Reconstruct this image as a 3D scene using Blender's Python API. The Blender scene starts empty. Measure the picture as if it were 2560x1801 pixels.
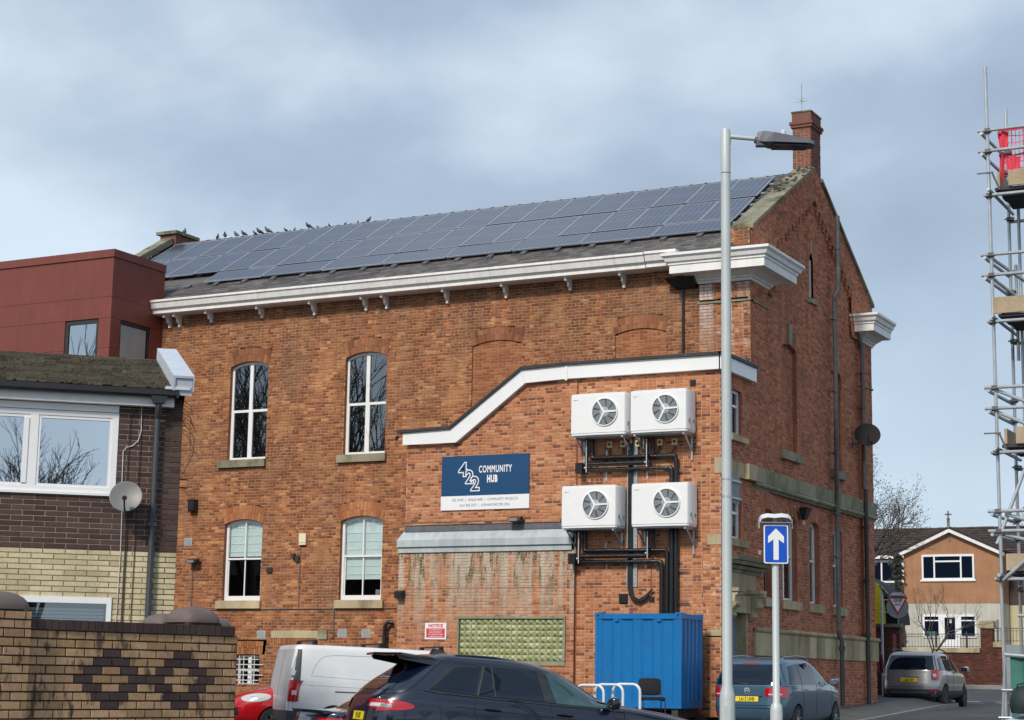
import bpy, math, random
from mathutils import Vector, Matrix, noise as mnoise
random.seed(7)
SC = bpy.context.scene
COL = SC.collection
R = math.radians
# ---------------------------------------------------------------- camera
YAW, PITCH, ROLL, FPX = R(-27.545), R(9.731), R(0.948), 4634.3
CAM = Vector((0, 0, 1.6))
fw = Vector((math.sin(YAW) * math.cos(PITCH), math.cos(YAW) * math.cos(PITCH), math.sin(PITCH)))
rt = Vector((math.cos(YAW), -math.sin(YAW), 0)); up = rt.cross(fw)
rt, up = math.cos(ROLL) * rt + math.sin(ROLL) * up, -math.sin(ROLL) * rt + math.cos(ROLL) * up
cd = bpy.data.cameras.new('camera'); cam = bpy.data.objects.new('camera', cd); COL.objects.link(cam)
m = Matrix((rt, up, -fw)).transposed().to_4x4(); m.translation = CAM; cam.matrix_world = m
cd.sensor_width = 36; cd.lens = 36 * FPX / 2560; cd.clip_start = .1; cd.clip_end = 6000
SC.camera = cam
# ---------------------------------------------------------------- sun, sky, exposure
SUN_AZ, SUN_EL = R(181), R(39)
SUN_STRENGTH, SKY_STRENGTH, EXPOSURE = 2.6, 0.14, 0.26
sd = bpy.data.lights.new('sun', 'SUN'); sd.energy = SUN_STRENGTH; sd.angle = R(9); sd.color = (1, .93, .84)
so = bpy.data.objects.new('sun', sd); COL.objects.link(so)
tosun = Vector((math.sin(SUN_AZ) * math.cos(SUN_EL), math.cos(SUN_AZ) * math.cos(SUN_EL), math.sin(SUN_EL)))
so.rotation_euler = tosun.to_track_quat('Z', 'Y').to_euler(); so.location = (0, -20, 40)
w = bpy.data.worlds.new('World'); SC.world = w; w.use_nodes = True
nt = w.node_tree; nt.nodes.clear()
def wn(t, **k):
    n = nt.nodes.new(t)
    for a, b in k.items(): setattr(n, a, b)
    return n
sky = wn('ShaderNodeTexSky', sky_type='NISHITA', sun_disc=False, sun_elevation=SUN_EL, sun_rotation=SUN_AZ)
tc = wn('ShaderNodeTexCoord')
mp = wn('ShaderNodeMapping'); mp.inputs['Scale'].default_value = (1, 1, 1.7); mp.inputs['Location'].default_value = (.1, .75, .5)
n1 = wn('ShaderNodeTexNoise'); n1.inputs['Scale'].default_value = 4.2; n1.inputs['Detail'].default_value = 5; n1.inputs['Roughness'].default_value = .46; n1.inputs['Distortion'].default_value = .15
rp = wn('ShaderNodeValToRGB')
e = rp.color_ramp.elements
e[0].position = .37; e[0].color = (2.0, 2.5, 3.2, 1)
e[1].position = .68; e[1].color = (4.3, 4.95, 5.65, 1)
x = e.new(.52); x.color = (2.6, 3.2, 4.0, 1)
sx = wn('ShaderNodeSeparateXYZ')
hz = wn('ShaderNodeMapRange'); hz.inputs['From Min'].default_value = 0; hz.inputs['From Max'].default_value = .26; hz.inputs['To Min'].default_value = 1; hz.inputs['To Max'].default_value = 0
mh = wn('ShaderNodeMix', data_type='RGBA'); mh.inputs['B'].default_value = (4.9, 5.9, 6.8, 1)
mhf = wn('ShaderNodeMath', operation='MULTIPLY'); mhf.inputs[1].default_value = .6
mx = wn('ShaderNodeMix', data_type='RGBA'); mx.inputs['Factor'].default_value = .9
bg = wn('ShaderNodeBackground'); bg.inputs['Strength'].default_value = SKY_STRENGTH
ow = wn('ShaderNodeOutputWorld')
L = nt.links.new
L(tc.outputs['Generated'], mp.inputs['Vector']); L(mp.outputs['Vector'], n1.inputs['Vector'])
L(n1.outputs['Fac'], rp.inputs['Fac']); L(tc.outputs['Generated'], sx.inputs['Vector']); L(sx.outputs['Z'], hz.inputs['Value'])
L(hz.outputs['Result'], mhf.inputs[0]); L(mhf.outputs[0], mh.inputs['Factor'])
L(rp.outputs['Color'], mh.inputs['A']); L(sky.outputs['Color'], mx.inputs['A']); L(mh.outputs['Result'], mx.inputs['B'])
L(mx.outputs['Result'], bg.inputs['Color']); L(bg.outputs['Background'], ow.inputs['Surface'])
SC.view_settings.view_transform = 'Standard'; SC.view_settings.look = 'None'
SC.view_settings.exposure = EXPOSURE; SC.view_settings.gamma = 1
# ---------------------------------------------------------------- materials
MT = {}
def _new(name):
    m = bpy.data.materials.new(name); m.use_nodes = True; t = m.node_tree
    b = t.nodes['Principled BSDF']; MT[name] = m
    return m, t, b
def node(t, ty, **k):
    n = t.nodes.new(ty)
    for a, b in k.items():
        if a in ('op',): n.operation = b
        elif isinstance(a, str) and a.startswith('i_'):
            n.inputs[a[2:]].default_value = b
        else: setattr(n, a, b)
    return n
def mulcol(t, src, facsrc, lo, hi):
    """colour * (lo..hi by factor)"""
    mr = node(t, 'ShaderNodeMapRange'); mr.inputs['To Min'].default_value = lo; mr.inputs['To Max'].default_value = hi
    mr.inputs['From Min'].default_value = .3; mr.inputs['From Max'].default_value = .7
    t.links.new(facsrc, mr.inputs['Value'])
    vm = node(t, 'ShaderNodeVectorMath', op='SCALE'); t.links.new(src, vm.inputs[0]); t.links.new(mr.outputs[0], vm.inputs['Scale'])
    return vm.outputs[0]
def wnoise(t, scale, detail=3, stretch=(1, 1, 1), rough=.55):
    g = node(t, 'ShaderNodeNewGeometry'); mp = node(t, 'ShaderNodeMapping'); mp.inputs['Scale'].default_value = stretch
    n = node(t, 'ShaderNodeTexNoise'); n.inputs['Scale'].default_value = scale; n.inputs['Detail'].default_value = detail; n.inputs['Roughness'].default_value = rough
    t.links.new(g.outputs['Position'], mp.inputs['Vector']); t.links.new(mp.outputs['Vector'], n.inputs['Vector'])
    return n.outputs['Fac']
def patch(t, src, facsrc, col, a, b, amt=1.0):
    mr = node(t, 'ShaderNodeMapRange'); mr.inputs['From Min'].default_value = a; mr.inputs['From Max'].default_value = b; mr.inputs['To Max'].default_value = amt
    t.links.new(facsrc, mr.inputs['Value'])
    mx = node(t, 'ShaderNodeMix', data_type='RGBA'); t.links.new(mr.outputs[0], mx.inputs['Factor']); t.links.new(src, mx.inputs['A'])
    mx.inputs['B'].default_value = (*col, 1)
    return mx.outputs['Result']
def rgb(t, c):
    n = node(t, 'ShaderNodeRGB'); n.outputs[0].default_value = (*c, 1); return n.outputs[0]
def bumpn(t, b, fac, dist, strength=.6):
    bp = node(t, 'ShaderNodeBump'); bp.inputs['Distance'].default_value = dist; bp.inputs['Strength'].default_value = strength
    t.links.new(fac, bp.inputs['Height']); t.links.new(bp.outputs[0], b.inputs['Normal'])
def plain(name, c, rough=.6, metal=0, var=.12, scale=4, bump=0, spec=None, coat=0, streak=None, patches=()):
    m, t, b = _new(name)
    s = rgb(t, c)
    if var:
        s = mulcol(t, s, wnoise(t, scale, 4), 1 - var, 1 + var)
        s = mulcol(t, s, wnoise(t, scale * 9, 2), 1 - var * .5, 1 + var * .5)
    if streak: s = mulcol(t, s, wnoise(t, 1.6, 3, (4, 4, .35)), 1 - streak, 1 + streak * .4)
    for (sc, col, a, bb, amt) in patches: s = patch(t, s, wnoise(t, sc, 5), col, a, bb, amt)
    t.links.new(s, b.inputs['Base Color'])
    b.inputs['Roughness'].default_value = rough; b.inputs['Metallic'].default_value = metal
    if coat: b.inputs['Coat Weight'].default_value = coat; b.inputs['Coat Roughness'].default_value = .04
    if spec is not None: b.inputs['Specular IOR Level'].default_value = spec
    if bump: bumpn(t, b, wnoise(t, scale * 12, 3), bump)
    return m
def pieces(name, cols, rough=.9, big=None, stain=.12, fine=.1, extra=(), zband=None, spec=.3):
    """material for laid pieces: each piece draws its own colour from the ramp"""
    m, t, b = _new(name)
    g = node(t, 'ShaderNodeNewGeometry'); oi = node(t, 'ShaderNodeObjectInfo')
    ad = node(t, 'ShaderNodeMath', op='ADD'); t.links.new(g.outputs['Random Per Island'], ad.inputs[0]); t.links.new(oi.outputs['Random'], ad.inputs[1])
    fr = node(t, 'ShaderNodeMath', op='FRACT'); t.links.new(ad.outputs[0], fr.inputs[0])
    cr = node(t, 'ShaderNodeValToRGB'); el = cr.color_ramp.elements
    el[0].position = cols[0][0]; el[0].color = (*cols[0][1], 1); el[1].position = cols[-1][0]; el[1].color = (*cols[-1][1], 1)
    for p, c in cols[1:-1]:
        k = el.new(p); k.color = (*c, 1)
    t.links.new(fr.outputs[0], cr.inputs['Fac']); s = cr.outputs['Color']
    if big: s = patch(t, s, wnoise(t, big[0], 4), big[1], big[2], big[3], big[4])
    for (sc, st, col, a, bb, amt) in extra: s = patch(t, s, wnoise(t, sc, 4, st), col, a, bb, amt)
    if zband: # (z0,z1,col,noise scale): streaky stain fading downwards from z1 to z0
        g2 = node(t, 'ShaderNodeNewGeometry'); sp = node(t, 'ShaderNodeSeparateXYZ'); t.links.new(g2.outputs['Position'], sp.inputs[0])
        mr = node(t, 'ShaderNodeMapRange'); mr.inputs['From Min'].default_value = zband[0]; mr.inputs['From Max'].default_value = zband[1]
        t.links.new(sp.outputs['Z'], mr.inputs['Value'])
        ns = wnoise(t, 1.5, 4, (3.4, 3.4, .16)); mr2 = node(t, 'ShaderNodeMapRange'); mr2.inputs['From Min'].default_value = .40; mr2.inputs['From Max'].default_value = .54
        t.links.new(ns, mr2.inputs['Value']); mu = node(t, 'ShaderNodeMath', op='MULTIPLY'); t.links.new(mr.outputs[0], mu.inputs[0]); t.links.new(mr2.outputs[0], mu.inputs[1])
        mu2 = node(t, 'ShaderNodeMath', op='MULTIPLY'); t.links.new(mu.outputs[0], mu2.inputs[0]); mu2.inputs[1].default_value = zband[3]
        mx = node(t, 'ShaderNodeMix', data_type='RGBA'); t.links.new(mu2.outputs[0], mx.inputs['Factor']); t.links.new(s, mx.inputs['A']); mx.inputs['B'].default_value = (*zband[2], 1); s = mx.outputs['Result']
        if len(zband) > 4:
            pw = node(t, 'ShaderNodeMath', op='POWER'); t.links.new(mr.outputs[0], pw.inputs[0]); pw.inputs[1].default_value = 2.2
            m3 = node(t, 'ShaderNodeMapRange'); m3.inputs['From Min'].default_value = .54; m3.inputs['From Max'].default_value = .60; t.links.new(wnoise(t, 2.3, 5, (2.6, 2.6, .5), .7), m3.inputs['Value'])
            m4 = node(t, 'ShaderNodeMath', op='MULTIPLY'); t.links.new(pw.outputs[0], m4.inputs[0]); t.links.new(m3.outputs[0], m4.inputs[1])
            mx = node(t, 'ShaderNodeMix', data_type='RGBA'); t.links.new(m4.outputs[0], mx.inputs['Factor']); t.links.new(s, mx.inputs['A']); mx.inputs['B'].default_value = (*zband[4], 1); s = mx.outputs['Result']
    s = mulcol(t, s, wnoise(t, 1.1, 4, (2.2, 2.2, .5)), 1 - stain, 1 + stain * .6)
    s = mulcol(t, s, wnoise(t, 30, 2), 1 - fine, 1 + fine)
    t.links.new(s, b.inputs['Base Color']); b.inputs['Roughness'].default_value = rough; b.inputs['Specular IOR Level'].default_value = spec
    bumpn(t, b, wnoise(t, 60, 2), .004, .5)
    return m
HALL = [(0, (.16, .060, .030)), (.3, (.24, .088, .040)), (.6, (.32, .118, .050)), (.8, (.39, .155, .064)), (.93, (.45, .20, .085)), (1, (.54, .28, .125))]
pieces('hall_brick', HALL, big=(1.0, (.48, .235, .10), .53, .66, .7), stain=.26, zband=(9.6, 11.7, (.13, .075, .045), .6), extra=((.45, (1, 1, .8), (.17, .085, .05), .52, .66, .55), (3.4, (1, 1, 2.2), (.55, .30, .14), .60, .66, .8), (2.4, (1, 1, 1.6), (.18, .11, .08), .60, .74, .5), (.55, (1, 1, .45), (.22, .13, .08), .56, .72, .45)))
plain('hall_mortar', (.46, .235, .130), .95, var=.18, scale=1.5, streak=.16, patches=((.8, (.33, .20, .13), .52, .68, .6), (2.2, (.56, .36, .22), .6, .7, .5)))
pieces('pilaster_brick', HALL, stain=.2, zband=(9.3, 11.0, (.62, .56, .52), .95), extra=((5, (1, 1, 1), (.55, .50, .46), .60, .66, .6),))
GAB = [(0, (.29, .10, .056)), (.35, (.41, .15, .082)), (.7, (.49, .185, .102)), (1, (.55, .235, .135))]
pieces('chimney_brick', [(0, (.15, .07, .055)), (.5, (.20, .09, .068)), (1, (.26, .12, .09))], stain=.2)
pieces('gable_brick', GAB, big=(.5, (.30, .125, .075), .5, .7, .5), stain=.2)
plain('gable_mortar', (.60, .34, .22), .95, var=.14, scale=1.3, streak=.12)
ANX = [(0, (.17, .068, .045)), (.16, (.23, .088, .052)), (.22, (.40, .15, .068)), (.6, (.46, .185, .085)), (.85, (.52, .24, .12)), (1, (.56, .30, .17))]
pieces('annex_brick', ANX, big=(.7, (.42, .15, .072), .5, .7, .45), stain=.16)
pieces('annex_stained_brick', ANX, big=(.8, (.40, .15, .08), .45, .7, .5), stain=.2, zband=(2.5, 4.1, (.46, .44, .36), 1.0, (.10, .11, .05)), extra=((1.3, (1, 1, .6), (.55, .42, .33), .62, .72, .5),))
pieces('annex_old_brick', ANX, stain=.18, extra=((7, (1, 1, 1), (.60, .50, .42), .60, .66, .8), (9, (1, 1, 1), (.2, .1, .07), .62, .68, .7)))
plain('annex_mortar', (.56, .32, .19), .95, var=.14, scale=1.6, streak=.14)
pieces('arch_brick', [(0, (.30, .105, .045)), (.5, (.39, .15, .062)), (1, (.47, .21, .09))], stain=.15)
pieces('infill_brick', [(0, (.25, .09, .042)), (.5, (.33, .125, .055)), (1, (.40, .17, .075))], stain=.2)
pieces('arch_old_brick', [(0, (.19, .075, .038)), (.5, (.27, .105, .05)), (1, (.37, .165, .075))], stain=.2)
pieces('dark_brown_brick', [(0, (.052, .032, .028)), (.5, (.074, .046, .039)), (1, (.098, .064, .052))], stain=.12, rough=.75)
plain('light_joint', (.32, .24, .19), .95, var=.2)
pieces('cream_brick', [(0, (.46, .39, .23)), (.5, (.56, .48, .30)), (1, (.63, .55, .37))], stain=.16, extra=((1.0, (1, 1, .5), (.40, .34, .2), .55, .75, .5),))
plain('dark_joint', (.22, .17, .10), .95, var=.2)
pieces('buff_brick', [(0, (.38, .225, .115)), (.4, (.48, .295, .155)), (.75, (.57, .37, .20)), (1, (.50, .285, .18))], stain=.2, extra=((9, (1, 1, .45), (.07, .05, .035), .56, .66, .85), (2.6, (1, 1, .7), (.12, .09, .055), .55, .72, .6)))
plain('soot_joint', (.055, .038, .028), .95, var=.25)
pieces('umber_brick', [(0, (.066, .040, .036)), (1, (.092, .058, .050))], stain=.14, rough=.7, extra=((5, (1, 1, .6), (.04, .028, .022), .6, .7, .6),))
pieces('slate', [(0, (.075, .07, .072)), (.4, (.11, .10, .10)), (.8, (.145, .135, .13)), (1, (.18, .16, .14))], rough=.7, stain=.2, extra=((2.2, (1, 1, 1), (.13, .12, .08), .60, .72, .5),), spec=.4)
pieces('moss_tile', [(0, (.045, .038, .031)), (.5, (.068, .057, .047)), (1, (.10, .086, .068))], rough=.95, stain=.2, extra=((3.2, (1, 1, 1), (.09, .09, .035), .56, .68, .6), (11, (1, 1, 1), (.16, .15, .10), .60, .68, .6)))
pieces('stone_block', [(0, (.33, .27, .165)), (.5, (.44, .365, .225)), (1, (.53, .44, .275))], rough=.9, stain=.22, extra=((1.7, (1, 1, .5), (.17, .15, .11), .52, .70, .65),))
pieces('mossy_stone', [(0, (.22, .21, .14)), (.5, (.28, .26, .175)), (1, (.34, .31, .21))], rough=.95, stain=.2, extra=((6, (1, 1, 1), (.40, .40, .33), .60, .68, .8), (2, (1, 1, 1), (.13, .14, .07), .52, .66, .6)))
plain('lichen_coping', (.22, .21, .145), .95, var=.25, scale=2, bump=.01, patches=((1.1, (.075, .085, .045), .48, .60, .9), (9, (.42, .42, .36), .64, .7, .8)))
plain('white_paint', (.82, .81, .775), .5, var=.05, scale=2, streak=.09, patches=((2.6, (.55, .52, .42), .62, .72, .45),))
plain('white_upvc', (.82, .82, .81), .3, var=.02)
plain('stained_upvc', (.80, .79, .75), .35, var=.04, patches=((3, (.60, .42, .2), .62, .7, .7),))
plain('grey_paint', (.34, .35, .35), .6, var=.1, streak=.12)
plain('pale_grey_flashing', (.42, .47, .47), .55, var=.08, scale=1.5, streak=.16)
plain('lead', (.13, .135, .15), .5, var=.18, metal=.2)
plain('black_plastic', (.018, .018, .02), .35, var=.1)
plain('iron_pipe', (.085, .085, .088), .6, var=.25, scale=3, patches=((5, (.16, .15, .14), .58, .68, .6),))
plain('dark_iron', (.03, .028, .026), .6, var=.25, scale=3, patches=((3, (.10, .06, .045), .58, .7, .5),))
plain('insulation', (.012, .012, .013), .22, var=.15, scale=8, bump=.006)
plain('galvanised', (.46, .49, .50), .42, metal=.55, var=.13, scale=5)
plain('lamp_column_paint', (.50, .545, .54), .5, var=.045, scale=2, metal=.1)
plain('lantern_grey', (.10, .105, .12), .5, var=.08)
plain('sheet_grey', (.24, .27, .29), .6, var=.06)
plain('sign_blue', (.007, .058, .150), .35, var=.03)
plain('road_blue', (.0, .08, .52), .4, var=.02)
plain('sign_white', (.82, .82, .82), .4, var=.02)
plain('notice_red', (.62, .045, .07), .45, var=.04)
plain('navy_ink', (.05, .07, .13), .5, var=0)
plain('ink_black', (.01, .01, .01), .5, var=0)
plain('plate_yellow', (.80, .62, .02), .4, var=.02)
plain('container_blue', (.0, .155, .42), .42, var=.07, scale=2, streak=.07, patches=((7, (.10, .075, .06), .69, .73, .7), (1.3, (.02, .11, .28), .5, .7, .35)))
plain('cladding', (.195, .050, .034), .5, var=.08, scale=1.2, streak=.12, spec=.45)
plain('lime_render', (.0, .0, .0), .9) if False else None
plain('orange_render', (.38, .195, .105), .95, var=.12, scale=1.2, streak=.1, bump=.01)
plain('cream_render', (.50, .485, .41), .9, var=.07, scale=1.5, streak=.12)
plain('far_wall', (.075, .05, .042), .9, var=.15)
plain('timber', (.42, .32, .21), .8, var=.16, scale=3, streak=.1)
plain('ply_dark', (.04, .04, .05), .8, var=.2)
plain('red_net', (.75, .045, .08), .6, var=.1)
plain('green_net', (.035, .15, .11), .7, var=.2, scale=2)
plain('cream_plastic', (.78, .70, .50), .45, var=.03)
plain('brass_yellow', (.78, .60, .30), .5, var=.05)
plain('vent_grey', (.36, .38, .40), .5, var=.1)
plain('dark_red_brick', (.13, .042, .03), .9, var=.25, scale=2)
plain('grey_dish', (.17, .18, .175), .45, var=.08, scale=4, patches=((6, (.26, .17, .09), .54, .66, .75),))
plain('dark_dish', (.024, .020, .020), .75, var=.12, spec=.2)
plain('bark', (.12, .10, .085), .9, var=.2)
plain('leaf', (.09, .075, .03), .9, var=.3)
plain('ivy', (.022, .022, .014), .8, var=.3)
plain('blind_cloth', (.80, .86, .84), .9, var=.03, scale=3)
plain('room_dark', (.02, .019, .018), .95, var=0)
plain('cable_grey', (.16, .15, .14), .7, var=.1)
plain('soft_white', (.62, .63, .62), .6, var=.04)
plain('coat_red', (.10, .012, .014), .9, var=.15)
plain('coat_dark', (.012, .01, .012), .9, var=.1)
plain('skin', (.50, .30, .22), .6, var=.03)
plain('hair', (.30, .20, .12), .8, var=.15)
plain('feather_grey', (.095, .098, .115), .8, var=.2, scale=30)
plain('feather_dark', (.03, .034, .04), .7, var=.2)
plain('tyre', (.015, .015, .016), .8, var=.1)
plain('alloy', (.45, .46, .48), .3, metal=.9, var=.04)
plain('kiosk_yellow', (.85, .72, .03), .4, var=.03)
plain('chair_fabric', (.010, .010, .012), .85, var=.15)
def paint(name, c, metal=.35, rough=.28, coat=1.0, dirt=.05):
    plain(name, c, rough, metal=metal, var=dirt, scale=1.5, coat=coat)
paint('paint_navy', (.002, .008, .026), .15); paint('paint_blue', (.05, .105, .165), .15)
paint('paint_white', (.78, .79, .79), 0, .3); paint('paint_red', (.50, .004, .008), .1); paint('paint_silver', (.36, .355, .34), .6, .32, dirt=.12)
paint('paint_midnight', (.006, .016, .045), .15); paint('trim_gloss_black', (.006, .006, .007), .0, .12)
plain('trim_black', (.014, .014, .015), .5, var=.1); plain('chrome', (.75, .75, .76), .12, metal=1, var=0)
plain('grey_bumper', (.05, .052, .055), .55, var=.15)
def glassy(name, c=(.012, .014, .016), rough=.03, spec=.5, coat=0):
    m, t, b = _new(name); b.inputs['Base Color'].default_value = (*c, 1); b.inputs['Roughness'].default_value = rough; b.inputs['Specular IOR Level'].default_value = spec
    b.inputs['Coat Weight'].default_value = coat
    return m
glassy('tinted_glass', (.004, .010, .022), .03, .55)
glassy('cabin_glass', (.03, .075, .085), .03, .7)
glassy('lamp_red', (.42, .004, .012), .12, .6, 1); glassy('lamp_clear', (.55, .56, .56), .1, .6, 1); glassy('lamp_amber', (.75, .16, .01), .12, .6, 1)
glassy('lens_grey', (.20, .20, .19), .2, .6)
def clearglass(name, tint, refl, rough=.01, wave=0, f0=None):
    m = bpy.data.materials.new(name); m.use_nodes = True; t = m.node_tree; MT[name] = m; t.nodes.clear()
    o = node(t, 'ShaderNodeOutputMaterial'); tr = node(t, 'ShaderNodeBsdfTransparent'); tr.inputs[0].default_value = (*tint, 1)
    gl = node(t, 'ShaderNodeBsdfGlossy'); gl.inputs['Roughness'].default_value = rough; gl.inputs['Color'].default_value = (.9, .95, 1, 1)
    fr = node(t, 'ShaderNodeFresnel'); fr.inputs[0].default_value = 1.5
    ad = node(t, 'ShaderNodeMath', op='ADD'); ad.inputs[1].default_value = refl; ad.use_clamp = True; t.links.new(fr.outputs[0], ad.inputs[0])
    mx = node(t, 'ShaderNodeMixShader'); t.links.new(ad.outputs[0], mx.inputs[0]); t.links.new(tr.outputs[0], mx.inputs[1]); t.links.new(gl.outputs[0], mx.inputs[2]); t.links.new(mx.outputs[0], o.inputs[0])
    if wave:
        bp = node(t, 'ShaderNodeBump'); bp.inputs['Distance'].default_value = wave; t.links.new(wnoise(t, 1.7, 2), bp.inputs['Height']); t.links.new(bp.outputs[0], gl.inputs['Normal'])
clearglass('window_glass', (.85, .9, .9), .03); clearglass('far_glass', (.5, .55, .55), .05); clearglass('bright_glass', (.6, .65, .65), .60); clearglass('mid_glass', (.7, .75, .75), .17)
def cellmat():
    m, t, b = _new('solar_cells'); tcn = node(t, 'ShaderNodeTexCoord'); sp = node(t, 'ShaderNodeSeparateXYZ'); t.links.new(tcn.outputs['Object'], sp.inputs[0])
    def lines(ax, per, wd):
        a = node(t, 'ShaderNodeMath', op='DIVIDE'); a.inputs[1].default_value = per; t.links.new(sp.outputs[ax], a.inputs[0])
        f = node(t, 'ShaderNodeMath', op='FRACT'); t.links.new(a.outputs[0], f.inputs[0])
        g = node(t, 'ShaderNodeMath', op='LESS_THAN'); g.inputs[1].default_value = wd / per; t.links.new(f.outputs[0], g.inputs[0]); return g.outputs[0]
    l1 = lines('X', .158, .016); l2 = lines('Y', .83, .022)
    mxx = node(t, 'ShaderNodeMath', op='MAXIMUM'); t.links.new(l1, mxx.inputs[0]); t.links.new(l2, mxx.inputs[1])
    mc = node(t, 'ShaderNodeMix', data_type='RGBA'); mc.inputs['A'].default_value = (.018, .026, .052, 1); mc.inputs['B'].default_value = (.15, .175, .23, 1)
    t.links.new(mxx.outputs[0], mc.inputs['Factor']); t.links.new(mc.outputs['Result'], b.inputs['Base Color'])
    b.inputs['Roughness'].default_value = .3; b.inputs['Specular IOR Level'].default_value = .7; b.inputs['Coat Weight'].default_value = .5; b.inputs['Coat Roughness'].default_value = .07; b.inputs['Coat IOR'].default_value = 1.5
cellmat()
plain('alu_frame', (.40, .43, .49), .5, metal=.1, var=.04)
def groundmat():
    m, t, b = _new('asphalt')
    s = rgb(t, (.052, .053, .056)); s = mulcol(t, s, wnoise(t, .5, 5), .75, 1.25); s = mulcol(t, s, wnoise(t, 40, 3), .75, 1.25)
    s = patch(t, s, wnoise(t, .25, 3), (.07, .068, .064), .5, .7, .8)
    t.links.new(s, b.inputs['Base Color']); b.inputs['Roughness'].default_value = .85; bumpn(t, b, wnoise(t, 80, 2), .01)
groundmat()
plain('paving', (.085, .085, .085), .9, var=.2, scale=2, bump=.005); plain('kerb', (.24, .235, .22), .85, var=.15, scale=3); plain('road_paint', (.55, .55, .52), .7, var=.2, scale=6)
plain('gable_plain', (.33, .125, .072), .92, var=.2, scale=5, bump=.004); plain('hall_plain', (.29, .115, .055), .92, var=.2, scale=5, bump=.004); plain('annex_plain', (.38, .15, .075), .92, var=.2, scale=5, bump=.004); plain('fan_back', (.15, .17, .185), .6, var=.04)
plain('emblem_silver', (.66, .68, .70), .35, metal=.2, var=0); plain('dark_grey_pipe', (.055, .058, .065), .5, var=.08); plain('moss_clump', (.062, .062, .026), .95, var=.35, scale=9); plain('cap_white', (.55, .60, .66), .5, var=.05, streak=.08); plain('cable_brown', (.06, .035, .025), .8, var=.2)
plain('cap_brown', (.135, .10, .09), .7, var=.10, scale=3, bump=.004, patches=((14, (.19, .15, .13), .6, .7, .5),)); plain('van_rear_grey', (.40, .41, .42), .4, var=.05); plain('pressing_grey', (.42, .44, .45), .5, var=0)
pieces('brown_tile', [(0, (.045, .032, .028)), (.5, (.06, .044, .038)), (1, (.08, .06, .05))], stain=.15)
pieces('wall_red_brick', [(0, (.08, .03, .022)), (.5, (.125, .042, .03)), (1, (.17, .06, .04))], stain=.25)
plain('notice_pink', (.42, .12, .11), .7, var=.1); plain('kiosk_black', (.008, .009, .012), .7, var=.1); glassy('mid_grey_glass', (.10, .12, .14), .15, .6); plain('give_red', (.50, .02, .03), .45, var=.05)
plain('coupler_steel', (.13, .125, .12), .6, metal=.4, var=.25); plain('red_net_cloth', (.72, .06, .10), .7, var=.1); plain('dark_green_cloth', (.012, .035, .030), .8, var=.3); plain('sack_green', (.012, .028, .024), .7, var=.2)
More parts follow.
